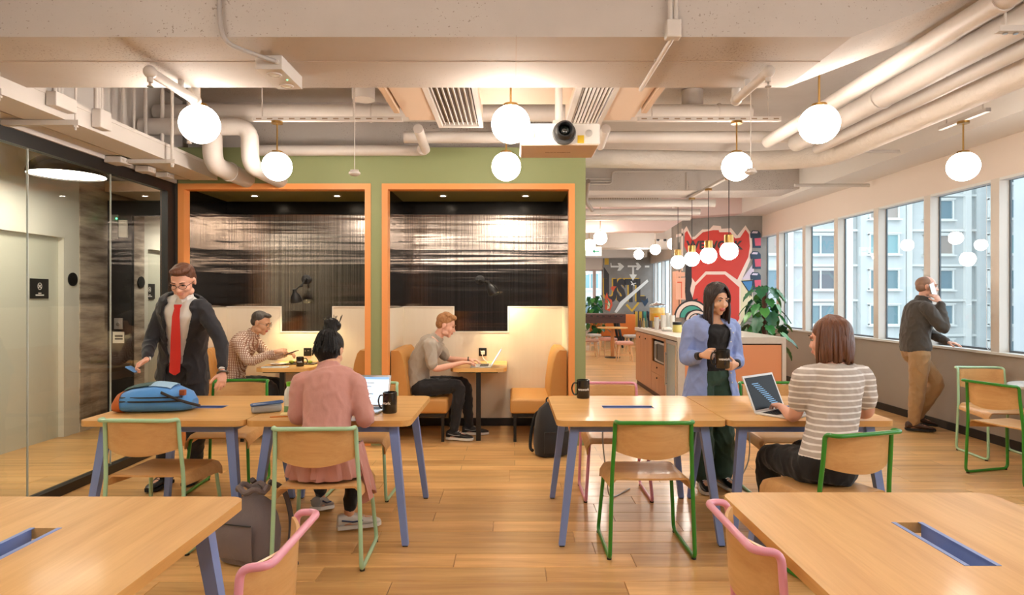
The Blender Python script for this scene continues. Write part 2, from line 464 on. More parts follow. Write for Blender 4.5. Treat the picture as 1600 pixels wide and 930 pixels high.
# ---- floor: a base, and oak boards one by one where they can be told apart
PY0, PY1, PW = 2.6, 2.6 + 16 * 0.178, 0.178
fl = MB().box((-5.0, -2.7, -0.12), (5.05, PY0, 0)).box((-5.0, PY0, -0.12), (5.05, PY1, -0.012)).box((-5.0, PY1, -0.12), (5.05, 22.8, 0))
floor = struct('floor', fl, floor_far)
rnd = random.Random(3)
bcache = {}
def board_mesh(l):
    k = round(l, 2)
    if k not in bcache:
        b = MB(); h = l / 2 - 0.0012; w = PW / 2 - 0.0012; c = 0.002
        b.add([(-h, -w, -0.012), (h, -w, -0.012), (h, w, -0.012), (-h, w, -0.012), (-h, -w, -c), (h, -w, -c), (h, w, -c), (-h, w, -c),
               (-h + c, -w + c, 0), (h - c, -w + c, 0), (h - c, w - c, 0), (-h + c, w - c, 0)],
              [(0, 3, 2, 1), (0, 1, 5, 4), (1, 2, 6, 5), (2, 3, 7, 6), (3, 0, 4, 7), (4, 5, 9, 8), (5, 6, 10, 9), (6, 7, 11, 10), (7, 4, 8, 11), (8, 9, 10, 11)])
        bcache[k] = b.mesh('plank', oak_board)
    return bcache[k]
fz = V(floor.location)
for i in range(16):
    x = XE; y = PY0 + (i + 0.5) * PW; l = rnd.choice([0.4, 0.6, 0.9, 1.1])
    while x < XW - 0.05:
        l = min(l, XW - x)
        o = bpy.data.objects.new('plank', board_mesh(l)); COL.objects.link(o); o.parent = floor
        o.location = V((x + l / 2, y, 0)) - fz
        x += l; l = rnd.choice([1.0, 1.2, 1.4, 1.2])
# ---- ceiling slab with cast beams
ceiling = struct('ceiling', MB().box((-5.0, -2.7, ZC), (5.05, 22.8, ZC + 0.15)), concrete)
def cbeam(mb, name='beam', m=concrete): return mb.build(name, m, ceiling, world=True)
def haunched(y0, y1, zb=2.72, x0=-4.9, m=concrete, name='beam'):
    prof = [(x0, zb), (1.63, zb), (2.35, zb + 0.27), (4.31, zb + 0.34), (4.31, ZC), (x0, ZC)]
    return cbeam(MB().prism(prof, (0, y0, 0), (1, 0, 0), (0, 0, 1), (0, y1 - y0, 0)), name, m)
haunched(3.07, 3.81)
cbeam(MB().prism([(0.73, 3.075), (3.6, 3.075), (4.31, 3.1), (4.31, ZC), (0.73, ZC)], (0, 9.6, 0), (1, 0, 0), (0, 0, 1), (0, 0.7, 0)))
pinkish = mat('pink_painted_beam', (214, 188, 182), 0.75)
cbeam(MB().prism([(-1, 2.72), (2.9, 2.72), (3.3, 2.98), (4.31, 3.05), (4.31, ZC), (-1, ZC)], (0, 12.0, 0), (1, 0, 0), (0, 0, 1), (0, 0.39, 0)), 'beam', pinkish)
cbeam(MB().box((-1, 16.3, 2.74), (4.31, 16.9, ZC)), 'beam', white_paint)
cbeam(MB().box((-1, 20.4, 2.76), (4.31, 21.0, ZC)), 'beam', white_paint)
haunched(-1.3, -0.6)
cbeam(MB().box((4.31, -2.6, 3.05), (4.97, 12.4, ZC)), 'edge_beam', mat('edge_beam_paint', (214, 208, 202), 0.7, bump=((10, 10, 10), 0.2, 0.01)))
cbeam(MB().box((4.31, 13.2, 3.05), (4.97, 22.6, ZC)), 'edge_beam', white_paint)
# formwork joints on the near beam: thin proud ridges and a shallow step
cbeam(MB().box((-4.7, 3.385, 2.7165), (1.63, 3.393, 2.7205)).box((0.018, 3.07, 2.7165), (0.024, 3.81, 2.7205)), 'formwork_ridge', mat('ridge_paint', (190, 174, 162), 0.8))
# ---- right: window wall
XS = XW + 0.12
struct('wall_right', MB().box((XW, -2.7, 0), (XS, 12.4, 0.9)).box((XW, 13.2, 0), (XS, 22.6, 0.9)), taupe)
struct('wall_right_upper', MB().box((XW, -2.7, 2.66), (XS, 12.4, ZC)).box((XW, 13.2, 2.66), (XS, 22.6, ZC)), warm_wall)
struct('trim_1', MB().box((XW - 0.035, -2.7, 0.9), (XS + 0.04, 12.4, 0.925)).box((XW - 0.035, 13.2, 0.9), (XS + 0.04, 22.6, 0.925)), window_frame_m)
struct('baseboard_right', MB().box((XW - 0.012, -2.7, 0), (XW, 12.4, 0.09)), black_metal)
ys = [6.36 + 1.05 * k for k in range(-8, 6)]
mul = MB().box((0, 0, 0.925), (0.115, 0.115, 2.66))
mull_m = mat('mullion_paint', (204, 196, 186), 0.5)
n = 0
def window(y0, y1, x=XW, wall='right'):
    global n
    n += 1
    w = thing('window_%d' % n, None, None, (x, (y0 + y1) / 2, 0.925), kind='structure')
    g = 0.10; h = (y1 - y0) / 2
    MB().box((g - 0.004, -h + 0.016, 0.02), (g + 0.004, h - 0.016, 1.71)).build('pane', window_glass, w)
    fr = MB()
    fr.box((g - 0.008, -h, 0), (g + 0.008, -h + 0.016, 1.735)).box((g - 0.008, h - 0.016, 0), (g + 0.008, h, 1.735))
    fr.box((g - 0.02, -h + 0.02, 0), (g + 0.02, h - 0.02, 0.02)).box((g - 0.02, -h + 0.02, 1.71), (g + 0.02, h - 0.02, 1.735))
    fr.build('window_frame', mat('window_gasket', (86, 94, 100), 0.5), w)
    MB().box((-0.005, -h, 1.71), (0.08, h, 1.737)).build('head_track', window_frame_m, w)
    return w
for i, y in enumerate(ys):
    m = mul.build('mullion', mull_m); m.location = (XW + 0.05, y + 0.0575, 0.925)
    tag(m, kind='structure'); m.name = 'trim_%d' % (i + 10)
    if i < len(ys) - 1: window(y + 0.115, ys[i + 1])
window(ys[-1] + 0.115, 12.4)
yy = 13.3
while yy < 22.3:
    m = mul.build('mullion', window_frame_m); m.location = (XW + 0.05, yy + 0.0575, 0.925); tag(m, kind='structure'); m.name = 'trim_%d' % (40 + int(yy))
    window(yy + 0.115, min(yy + 1.05, 22.4)); yy += 1.05
# blind cords hanging in the windows
for i, (px, Y) in enumerate(((1437, 7.62), (1540, 6.62), (1298, 9.75), (1362, 8.65))):
    c = MB().cyl((XW + 0.06, Y, 0.95), (XW + 0.06, Y, 2.63), 0.0025, n=6)
    c.tube(catmull([(XW + 0.06, Y, 0.95), (XW + 0.06, Y - 0.03, 0.935), (XW + 0.06, Y - 0.06, 1.0)], 4), 0.0025, 6)
    tag(c.build('blind_cord', mat('cord_white', (240, 240, 240), 0.6)), 'thin white blind cord in window %s' % ('behind the man on the phone', 'nearest the round grey table', 'above the striped top woman', 'left of the man on the phone')[i], 'cord', 'blind cords')
# ---- back of the room and far end (closing the shell)
struct('wall_back', MB().box((-5.0, -2.75, 0), (5.05, -2.6, ZC)), mat('rear_wall_blue_grey', (78, 84, 94), 0.7))
struct('wall_far_left', MB().box((-1.1, 7.6, 0), (-1.0, 22.6, ZC)), warm_wall)
YF = 22.5
struct('wall_far', MB().box((-1.1, YF, 0), (2.45, YF + 0.15, ZC)).box((2.45, YF, 0), (3.2, YF + 0.15, 0.5)).box((2.45, YF, 2.45), (3.2, YF + 0.15, ZC)), warm_wall)
farconc = struct('wall_far_concrete', MB().box((3.2, YF - 0.06, 0), (4.97, YF + 0.15, ZC)), raw_concrete)
w = thing('window_80', None, None, (2.825, YF + 0.05, 0.5), kind='structure')
MB().box((-0.375, -0.02, 0), (-0.33, 0.02, 1.95)).box((0.02, -0.03, 0), (0.13, 0.03, 1.95)).box((0.33, -0.02, 0), (0.375, 0.02, 1.95)).box((-0.375, -0.02, 1.9), (0.375, 0.02, 1.95)).build('window_frame', mat('pink_frame', (205, 180, 170), 0.5), w)
MB().box((-0.33, -0.004, 0), (0.33, 0.004, 1.9)).build('pane', window_glass, w)
# mural column by the windows
colm = struct('wall_column', MB().box((3.29, 12.4, 0), (XS, 13.2, ZC)), raw_concrete)
# ---- left: glass partition to the lift lobby
part_w = thing('wall_left', None, None, (XL, 0, 0), kind='structure')
MB().box((-0.03, -2.6, 2.505), (0.03, 6.34, 2.6)).build('head_frame', black_metal, part_w)
MB().box((-0.035, -2.6, 0), (0.035, 6.34, 0.07)).build('floor_channel', black_metal, part_w)
MB().box((-0.04, 6.2, 0.07), (0.035, 6.34, 2.505)).build('end_post', black_metal, part_w)
js = [5.37 - 0.92 * k for k in range(0, 9)]
edges = [6.2] + js
for a, b in zip(edges[:-1], edges[1:]):
    MB().box((-0.005, b + 0.003, 0.07), (0.005, a - 0.003, 2.505)).build('pane', pane_glass, part_w)
sil = mat('silicone_joint', (196, 204, 200), 0.3)
for y in js: MB().box((-0.006, y - 0.003, 0.07), (0.006, y + 0.003, 2.505)).build('joint', sil, part_w)
struct('wall_left_upper', MB().box((XL - 0.08, -2.6, 2.6), (XL + 0.05, 6.45, ZC)), white_paint)
# lift lobby behind the glass
struct('wall_lobby', MB().box((XE - 0.3, -2.6, 0), (XE - 0.12, 12.0, ZC)), elev_white)
lob = MB()
lob.box((XE - 0.12, -2.6, 0), (XE, 4.2, ZC)).box((XE - 0.12, 4.2, 2.1), (XE, 6.74, ZC)).box((XE - 0.12, 6.74, 0), (XE, 6.98, ZC))
lob.box((XE - 0.12, 8.2, 0), (XE, 8.3, ZC)).box((XE - 0.12, 8.3, 2.1), (XE, 9.3, ZC)).box((XE - 0.12, 9.3, 0), (XE, 10.2, ZC))
struct('wall_lobby_panel', lob, elev_white)
tv = struct('wall_lobby_stone', MB().box((XE - 0.14, 6.98, 0), (XE + 0.01, 8.2, 2.66)).box((XE - 0.12, 6.98, 2.66), (XE, 8.2, ZC)), travertine)
struct('ceiling_lobby', MB().box((XE, -2.6, 2.98), (XL - 0.08, 7.42, 3.1)).box((XE, 7.42, 2.7), (XL - 0.08, 10.2, 2.82)), mat('lobby_ceiling', (206, 190, 172), 0.8))
struct('wall_lobby_end', MB().box((XE, 10.1, 0), (XL, 10.2, 2.7)), elev_white)
struct('wall_lobby_back', MB().box((XL - 0.1, 6.34, 0), (XL + 0.055, 10.1, 2.7)), mat('lobby_dark_wall', (60, 56, 52), 0.6))
no_entry = mat('sign_black', (38, 36, 34), 0.5); sign_white = mat('sign_white', (235, 232, 225), 0.5)
for i, (y0, y1) in enumerate(((4.2, 6.74), (8.3, 9.3))):
    d = thing('door_%d' % (i + 1), None, None, (XE - 0.08, (y0 + y1) / 2, 0), kind='structure')
    h = (y1 - y0) / 2
    if i == 0:
        MB().box((-0.02, -h, 0), (0.02, 0.15, 2.1)).build('door_leaf', elev_panel, d); MB().box((-0.02, 0.156, 0), (0.02, h, 2.1)).build('door_leaf', elev_panel, d)
    else: MB().box((-0.02, -h, 0), (0.02, h, 2.1)).build('door_leaf', elev_panel, d)
# signs, call buttons and readers in the lobby (all flat plates on the wall)
def lobby_sign(y, z, x, label, s=0.2):
    t = thing('no_entry_sign', label, 'sign', (x, y, z - s / 2), group=None)
    MB().box((-0.003, -s * 0.62, 0), (0.003, s * 0.62, s)).build('plate', no_entry, t)
    r = [(0.03 * s * 5 * math.cos(2 * PI * k / 24), 0.036 * s * 5 * math.sin(2 * PI * k / 24)) for k in range(24)]
    ri = [(p[0] * 0.84, p[1] * 0.84) for p in r]
    g = MB().prism(r, (0.003, 0, s * 0.62), (0, 1, 0), (0, 0, 1), (0.002, 0, 0), [ri])
    for q in (0.7, -0.7):
        g.box((0.003, -0.12 * s, s * 0.60), (0.0052, 0.12 * s, s * 0.64), Matrix.Rotation(q, 3, 'X'))
    g.box((0.003, -0.1 * s, s * 0.24), (0.005, 0.1 * s, s * 0.29)).box((0.003, -0.28 * s, s * 0.14), (0.005, 0.28 * s, s * 0.2))
    g.build('symbol', sign_white, t)
lobby_sign(6.46, 1.56, XE - 0.05, 'black square no entry sign on the big pale lift door')
lobby_sign(8.42, 1.55, XE - 0.05, 'black no entry sign on the narrow lift door beyond the stone')
for i, (y, lab) in enumerate(((6.87, 'black oval lift button plate beside the big lift door'), (8.12, 'black oval lift button plate on the lobby stone'), (9.42, 'black oval lift button plate right of narrow lift door'))):
    tag(MB().lathe([(0.001, 0), (0.072, 0), (0.072, 0.01), (0.001, 0.012)], (XE + (0.012 if i == 1 else 0.001), y, 1.665), 28, (1, 0, 0)).build('call_button', black_plastic, smooth=True), lab, 'button', 'lift call plates')
tag(MB().box((XE - 0.058, 5.38, 0.72), (XE - 0.04, 5.42, 0.78)).cyl((XE - 0.04, 5.4, 0.75), (XE - 0.03, 5.4, 0.75), 0.014).build('door_lock', chrome), 'small square steel lock on the pale lift door', 'lock')
# black portal across the lobby with an access panel
pw = thing('lobby_portal', 'black metal portal across the lift lobby behind the glass', 'portal', ((XE + XL) / 2, 7.45, 0))
X0, X1 = XE - (XE + XL) / 2 + 0.012, XL - 0.1 - (XE + XL) / 2
MB().box((X0, 0, 0), (X0 + 0.28, 0.05, 2.42)).build('side_panel', black_metal, pw)
MB().box((X0, 0, 2.42), (X1, 0.05, 2.6)).build('header', black_metal, pw)
MB().box((X1 - 0.07, 0, 0), (X1, 0.05, 2.42)).build('post', black_metal, pw)
xr = XE + 0.15
t = thing('door_release', 'grey door release box with green light on the black portal', 'release box', (xr, 7.445, 2.15))
MB().box((-0.07, -0.03, 0), (0.0, 0, 0.28)).build('housing', mat('release_grey', (130, 128, 124), 0.5), t)
MB().box((0.005, -0.02, 0.02), (0.1, 0, 0.22)).build('notice', sign_white, t)
MB().ball((-0.01, -0.034, 0.235), 0.009, 10, 6).build('indicator', mat('led_green', (20, 160, 70), 0.4, emit=((0.05, 1, 0.25), 6)), t)
t = thing('card_reader', 'small steel card reader with white notice on the black portal', 'card reader', (xr, 7.445, 1.0))
MB().rbox((-0.05, -0.02, 0.1), (0.05, 0, 0.23), 0.006).build('plate', alu, t); MB().cyl((0, -0.02, 0.16), (0, -0.028, 0.16), 0.02).build('button', chrome, t)
MB().box((-0.07, -0.006, -0.06), (0.06, 0, 0.07)).build('notice', sign_white, t)
MB().box((-0.045, -0.009, -0.02), (0.045, -0.006, 0.0)).box((-0.045, -0.009, 0.01), (0.045, -0.006, 0.035)).build('print', no_entry, t)
# ---- green wall with two booths
BO = ((-3.31, -1.40), (-1.29, 0.622))
holes = [[(a, -0.001), (b, -0.001), (b, 2.6), (a, 2.6)] for a, b in BO]
gm = MB()
for x0, x1, z0, z1 in ((-3.335, 0.73, 2.6, 2.96), (-3.335, -3.31, 0, 2.6), (-1.40, -1.29, 0, 2.6), (0.622, 0.73, 0, 2.6)): gm.box((x0, YG, z0), (x1, YG + 0.1, z1))
gm.box((0.66, YG + 0.1, 0), (0.73, 7.48, 2.96)).box((-1.375, YG + 0.1, 0), (-1.315, YB, 2.6)).box((-3.335, YB + 0.02, 0), (0.66, 7.48, 2.96)).box((-3.335, YG + 0.1, 2.6), (0.66, YB + 0.02, 2.7)).box((-3.335, YG + 0.1, 0), (-3.31, YB + 0.02, 2.6))
struct('wall_booths', gm, green_paint)
struct('wall_booths_upper', MB().box((-3.29, 6.5, 2.96), (0.73, 7.48, ZC)), concrete)
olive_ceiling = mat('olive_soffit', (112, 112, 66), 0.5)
trimno = 1
for bi, (a, b) in enumerate(BO):
    trimno += 1
    tr = MB(); y0, y1 = YG - 0.012, YG + 0.11; t_ = 0.058
    tr.box((a, y0, 0), (a + t_, y1, 2.6)).box((b - t_, y0, 0), (b, y1, 2.6)).box((a + t_, y0, 2.6 - t_), (b - t_, y1, 2.6))
    struct('trim_%d' % trimno, tr, orange_trim)
    ia, ib = a + (0.0 if bi else 0.0) + 0.03, b - 0.03
    bw = thing('wall_booth_%s' % ('west', 'east')[bi], None, None, ((a + b) / 2, YB, 0), kind='structure')
    cx = (a + b) / 2
    nx = (-2.64, -2.06) if bi == 0 else (-0.66, -0.05)
    la, lb = ia - cx, ib - cx; na, nb = nx[0] - cx, nx[1] - cx
    up = [(la, 1.365), (na, 1.365), (na, 1.085), (nb, 1.085), (nb, 1.365), (lb, 1.365), (lb, 2.42), (la, 2.42)]
    MB().prism(up, (0, 0, 0), (1, 0, 0), (0, 0, 1), (0, -0.012, 0)).build('steel_panel', steel, bw)
    for s, x in ((1, la), (-1, lb)):
        MB().box((min(x, x + s * 0.012), YG + 0.115 - YB, 1.365), (max(x, x + s * 0.012), -0.0125, 2.42)).build('steel_panel', steel, bw)
        MB().box((min(x, x + s * 0.012), YG + 0.115 - YB, 2.42), (max(x, x + s * 0.012), -0.0125, 2.57)).build('dark_band', dark_band, bw)
        MB().box((min(x, x + s * 0.016), YG + 0.115 - YB, 0.09), (max(x, x + s * 0.016), -0.0165, 1.36)).build('wainscot', cream, bw)
    MB().box((la, -0.012, 2.42), (lb, 0, 2.57)).build('dark_band', dark_band, bw)
    lo = [(la, 0.09), (lb, 0.09), (lb, 1.36), (nb + 0.012, 1.36), (nb + 0.012, 1.07), (na - 0.012, 1.07), (na - 0.012, 1.36), (la, 1.36)]
    MB().prism(lo, (0, 0, 0), (1, 0, 0), (0, 0, 1), (0, -0.016, 0)).build('wainscot', cream, bw)
    ed = MB()
    for x0, x1, z0, z1 in ((la, na - 0.012, 1.36, 1.37), (nb + 0.012, lb, 1.36, 1.37), (na - 0.012, na, 1.07, 1.37), (nb, nb + 0.012, 1.07, 1.37), (na, nb, 1.07, 1.082)): ed.box((x0, -0.022, z0), (x1, -0.012, z1))
    ed.build('wainscot_edge', mat('pale_edging', (240, 234, 222), 0.4), bw)
    MB().box((la, -0.022, 0), (lb, 0, 0.09)).build('skirting', black_metal, bw)
    MB().box((la, YG + 0.1 - YB, 2.57), (lb, 0, 2.598)).build('soffit', olive_ceiling, bw)
    for k, x in enumerate((-0.42, 0.47) if bi == 0 else (-0.41, 0.48)):
        dl = thing('downlight', 'small recessed downlight in the %s booth soffit, %s one' % (('west', 'east')[bi] if 0 else ('left', 'right')[bi], ('left', 'right')[k]), 'downlight', (cx + x, YG + 0.55, 2.55), group='booth downlights')
        MB().lathe([(0.028, 0.012), (0.045, 0.012), (0.045, 0.02), (0.028, 0.02)], n=20, closed=True).build('ring', white_paint, dl)
        MB().lathe([(0.001, 0.014), (0.028, 0.014), (0.028, 0.019), (0.001, 0.019)], n=16).build('lens', spot_glow, dl)
        sp = bpy.data.lights.new('downlight_beam', 'SPOT'); sp.energy = 22; sp.color = (1, 0.86, 0.68); sp.spot_size = 1.9; sp.spot_blend = 0.7; sp.shadow_soft_size = 0.04
        so = bpy.data.objects.new('downlight_beam', sp); COL.objects.link(so); so.parent = dl; so.location = (0, 0, -0.01)
# lobby downlight
dl = thing('downlight', 'small round downlight in the lift lobby ceiling', 'downlight', (-4.05, 7.1, 2.965))
MB().lathe([(0.03, 0.005), (0.05, 0.005), (0.05, 0.014), (0.03, 0.014)], n=20, closed=True).build('ring', white_paint, dl)
MB().lathe([(0.001, 0.007), (0.03, 0.007), (0.03, 0.013), (0.001, 0.013)], n=16).build('lens', spot_glow, dl)

dl = thing('downlight', 'added unseen downlight brightening the far back of the lift lobby', 'downlight', (-4.1, 8.7, 2.684))  # out of view, added to light the passage beyond the portal
MB().lathe([(0.03, 0.005), (0.05, 0.005), (0.05, 0.014), (0.03, 0.014)], n=20, closed=True).build('ring', white_paint, dl)
MB().lathe([(0.001, 0.007), (0.03, 0.007), (0.03, 0.013), (0.001, 0.013)], n=16).build('lens', spot_glow, dl)
sp = bpy.data.lights.new('downlight_beam', 'SPOT'); sp.energy = 60; sp.color = (1, 0.9, 0.76); sp.spot_size = 2.6; sp.spot_blend = 0.8; sp.shadow_soft_size = 0.05
so = bpy.data.objects.new('downlight_beam', sp); COL.objects.link(so); so.parent = dl; so.location = (0, 0, -0.01)
# ================================================================== LAMPS
def globe_lamp(loc, d, stem_top, label, group, kind='brass', small=False):
    """opal globe: loc is the globe centre"""
    t = thing('globe_pendant', label, 'pendant lamp', (loc[0], loc[1], loc[2] - d / 2), group=group)
    MB().ball((0, 0, d / 2), (d / 2, d / 2, d / 2 * 0.985), 28, 14).build('globe', opal, t, True)
    c = d / 2
    MB().lathe([(0.001, d - 0.004), (0.05 * d / .25, d - 0.006), (0.052 * d / .25, d - 0.014), (0.046 * d / .25, d + 0.006), (0.012, d + 0.014), (0.001, d + 0.014)], n=20).build('cap', brass, t, True)
    top = stem_top - (loc[2] - d / 2)
    MB().cyl((0, 0, d + 0.01), (0, 0, top), 0.0065, n=10).build('stem', brass, t, True)
    MB().lathe([(0.001, top - 0.02), (0.045, top - 0.02), (0.045, top), (0.001, top)], n=20).build('canopy', brass, t, True)
    return t
D1 = 0.238
row1 = [(-488, 'leftmost of the three large front globe lamps, left of the emergency light'), (-2, 'large front globe lamp overlapping the projector'), (480, 'large front globe lamp below the haunched beam on the right')]
for px, lab in row1:
    globe_lamp((px * 3.95 / F, 3.95, 2.54), D1, 2.98 if px == -2 else ZC, lab, 'front row globe lamps')
row2 = [(-367, 'globe lamp on a brass stem above the left booth'), (-9, 'globe lamp directly below the front middle globe, before the green wall'), (351, 'globe lamp above the standing woman beside a hanging sensor'), (705, 'globe lamp nearest the windows, hanging by the far right pipe')]
for px, lab in row2:
    globe_lamp((px * 5.25 / F, 5.25, 2.545), D1, ZC if px == -9 else 2.915, lab, 'second row globe lamps')
for x in (-1.9, 0.0, 1.9, 3.6):
    for y in (1.3, -0.2):
        globe_lamp((x, y, 2.56), D1, ZC, 'globe lamp behind the camera, %s row, %s' % ('nearer' if y > 0 else 'farther', {-1.9: 'by the glass', 0.0: 'second from the glass', 1.9: 'third from the glass', 3.6: 'by the windows'}[x]), 'rear rows of globe lamps')
far = [((938, 372), 11.9, 'far globe lamp hanging first right of the green wall edge'), ((920.5, 383), 13.4, 'far globe lamp half hidden by the green wall edge'), ((998, 398), 16.7, 'far globe lamp before the arrow mural'), ((1024, 390), 15.2, 'far globe lamp left of the ceiling twin spot box'), ((1052, 381), 13.6, 'far globe lamp just left of the red mural column')]
for (px, py), Y, lab in far:
    p = at(px, py, Y); globe_lamp(p, 0.25, ZC, lab, 'globe lamps of the far room')
for x, y in ((0.2, 10), (0.0, 13.5), (0.2, 17), (1.8, 17.5), (0.2, 20)):  # unseen globes, added so the far floor gets enough light
    globe_lamp((x, y, 2.58), 0.25, ZC, 'added unseen far room globe lamp behind the green wall, %s' % {10: 'nearest it', 13.5: 'second along', 17: 'third along', 17.5: 'above the games table', 20: 'last before the far wall'}[y], 'hidden globe lamps of the far room')
# four pendants over the island on one rail
def island_pendant(y, lab):
    z = 2.07; t = thing('bar_pendant', lab, 'pendant lamp', (2.8, y, z - 0.115), group='pendants over the island')
    MB().ball((0, 0, 0.115), 0.115, 24, 12).build('globe', opal_small, t, True)
    MB().lathe([(0.001, 0.205), (0.058, 0.205), (0.058, 0.32), (0.05, 0.325), (0.001, 0.325)], n=24).build('brass_holder', brass, t, True)
    MB().cyl((0, 0, 0.32), (0, 0, 1.06), 0.005, n=8).build('cable', black_plastic, t)
    MB().lathe([(0.001, 1.04), (0.05, 1.04), (0.05, 1.065), (0.001, 1.065)], n=18).build('canopy', brass, t, True)
for y, lab in ((8.26, 'nearest and largest of the four brass pendants over the island'), (9.12, 'second nearest brass pendant over the island'), (9.96, 'third brass pendant over the island, before the black letters'), (10.8, 'farthest of the four brass pendants over the island')): island_pendant(y, lab)
tag(MB().box((2.775, 7.7, 3.02), (2.825, 11.1, 3.055)).build('pendant_rail', white_paint), 'white rail carrying the four island pendants', 'rail')
# dome pendant in the lobby, and two unseen ones added to brighten it
for dy, dlab in ((5.83, 'big dark dome pendant lamp in the lobby behind the glass'), (3.0, 'added unseen dome lamp in the lobby left of the frame'), (0.2, 'added unseen dome lamp at the near end of the lobby')):
  t = thing('dome_pendant', dlab, 'pendant lamp', (-4.05, dy, 2.58), group='lobby dome pendants')
  R = 0.315
  prof = [(R * math.cos(a), 0.2 * math.sin(a)) for a in [i * PI / 2 / 12 for i in range(13)]]
  prof += [(r * 0.97, h * 0.96) for r, h in reversed(prof)]
  MB().lathe([(max(r, 0.001), h) for r, h in prof], n=40, closed=True).build('shade', mat('dome_black', (48, 44, 40), 0.25), t, True)
  MB().lathe([(0.001, 0.012), (R * 0.95, 0.012), (R * 0.95, 0.02), (0.001, 0.02)], n=40).build('diffuser', mat('dome_diffuser', (255, 250, 240), 0.4, emit=((1, 0.9, 0.76), 14)), t)
  MB().cyl((0, 0, 0.19), (0, 0, 0.4), 0.008, n=8).build('cable', black_plastic, t)
# adjustable black wall lamps in the booths
def wall_lamp(base, elbow, head, aim, lab):
    t = thing('reading_lamp', lab, 'wall lamp', base, group='booth reading lamps'); b = V(base)
    MB().lathe([(0.001, 0), (0.055, 0), (0.055, 0.018), (0.045, 0.024), (0.02, 0.028), (0.02, 0.05), (0.001, 0.05)], (0, 0, 0), 22, (0, -1, 0)).build('wall_plate', black_metal, t, True)
    for k in range(6):
        a = 2 * PI * k / 6
        MB().cyl((0.042 * math.cos(a), -0.018, 0.042 * math.sin(a)), (0.042 * math.cos(a), -0.028, 0.042 * math.sin(a)), 0.007, n=8).build('screw', black_plastic, t)
    e, h = V(elbow) - b, V(head) - b; ax = V(aim).normalized()
    MB().tube(catmull([(0, -0.045, 0), e * 0.5 + V((0, -0.03, 0)), e, (e + h) / 2 + V((0, 0, 0.015)), h], 5), 0.008, 8).ball(e, 0.016, 10, 8).ball(V((0, -0.05, 0)), 0.02, 10, 8).build('arm', black_metal, t, True)
    hd = MB().lathe([(0.001, -0.03), (0.02, -0.03), (0.022, 0.0), (0.03, 0.015), (0.05, 0.045), (0.062, 0.085), (0.066, 0.115), (0.062, 0.115), (0.056, 0.08), (0.04, 0.04), (0.001, 0.03)], h, 24, ax).build('shade', black_metal, t, True)
    MB().ball(h + ax * 0.075, 0.024, 12, 8).build('bulb', bulb_glow, t, True)
    sp = bpy.data.lights.new('reading_beam', 'SPOT'); sp.energy = 16; sp.color = (1, 0.82, 0.42); sp.spot_size = 2.0; sp.spot_blend = 0.6; sp.shadow_soft_size = 0.03
    so = bpy.data.objects.new('reading_beam', sp); COL.objects.link(so); so.parent = t; so.location = h + ax * 0.105
    so.rotation_mode = 'QUATERNION'; so.rotation_quaternion = V((0, 0, -1)).rotation_difference(ax)
yb = YB - 0.012
wall_lamp((at(479, 440, yb).x, yb, at(479, 437, yb).z), at(471, 447, 7.22), at(460.5, 456, 7.12), (0.1, 0.28, -1), 'black jointed reading lamp in the left booth, shade hanging down')
wall_lamp((at(750, 438, yb).x, yb, at(750, 438, yb).z), at(759, 441, 7.24), at(764, 444, 7.16), (0.5, 0.2, -0.9), 'black reading lamp in the right booth, shade tilted right')
# ================================================================== PIPES, TRAYS, DUCTS
def pipe(pts, r, lab, cat='pipe', m=pipe_white, fl=0.0, bands=(), n=16, name='pipe', group='ceiling pipes'):
    pts = fillet(pts, fl, 6) if fl else [V(p) for p in pts]
    o = MB().tube(pts, r, n).build(name, m, None, True); tag(o, lab, cat, group)
    for p, d in bands:
        MB().cyl(V(p) - V(d) * 0.012, V(p) + V(d) * 0.012, r * 1.12, n=n).build('collar', m, o, True, world=True)
    return o
Yv = V((0, 1, 0)); Xv = V((1, 0, 0))
pipe([(2.30, -2.5, 2.87), (2.30, 5.75, 2.87)], 0.056, 'leftmost and thinnest of the big pipes toward the windows', bands=[((2.3, 3.0, 2.87), Yv)])
pipe([(2.60, -2.5, 2.88), (2.60, 5.85, 2.88)], 0.078, 'second of the big parallel pipes toward the windows', bands=[((2.6, 4.5, 2.88), Yv)])
pipe([(2.84, -2.5, 2.855), (2.84, 5.95, 2.855)], 0.05, 'third of the big parallel pipes toward the windows')
lump = mat('wrapped_duct', (224, 216, 208), 0.7, bump=((5, 5, 5), 0.9, 0.05))
pipe([(3.12, -2.5, 2.86), (3.12, 6.35, 2.86), (2.6, 6.95, 2.95), (1.0, 6.95, 2.98), (0.74, 6.95, 2.98)], 0.1, 'lumpy wrapped duct nearest the windows curving left behind the globe', 'duct', lump, 0.35, name='wrapped_duct', n=20)
pipe([(-3.28, 5.9, 3.17), (2.2, 5.9, 3.17)], 0.078, 'large pipe crossing the whole ceiling behind the projector', bands=[((-2.9, 5.9, 3.17), Xv), ((-1.3, 5.9, 3.17), Xv), ((1.9, 5.9, 3.17), Xv)])
pipe([(-2.63, 5.62, 3.02), (-2.63, 5.62, 2.64), (-2.63, 6.5, 2.64)], 0.082, 'left of the two fat downpipes turning into the green wall', fl=0.14, bands=[((-2.63, 5.95, 2.64), Yv)])
pipe([(-3.25, 5.62, 2.97), (-2.3, 5.62, 2.97), (-2.3, 5.62, 2.63), (-2.3, 6.5, 2.63)], 0.074, 'right of the two fat downpipes turning into the green wall', fl=0.13)
pipe([(-2.45, 6.22, 2.9), (-0.86, 6.22, 2.9), (-0.82, 5.9, 2.84)], 0.052, 'horizontal pipe along the top of the green wall', fl=0.12)
pipe([(-1.02, 6.05, 2.985), (2.75, 6.05, 2.985)], 0.055, 'horizontal pipe behind the projector ending at the big pipes')
pipe([(-0.79, 5.38, 2.89), (-0.79, 5.85, 2.82)], 0.042, 'short stub pipe at the left ceiling vent corner')
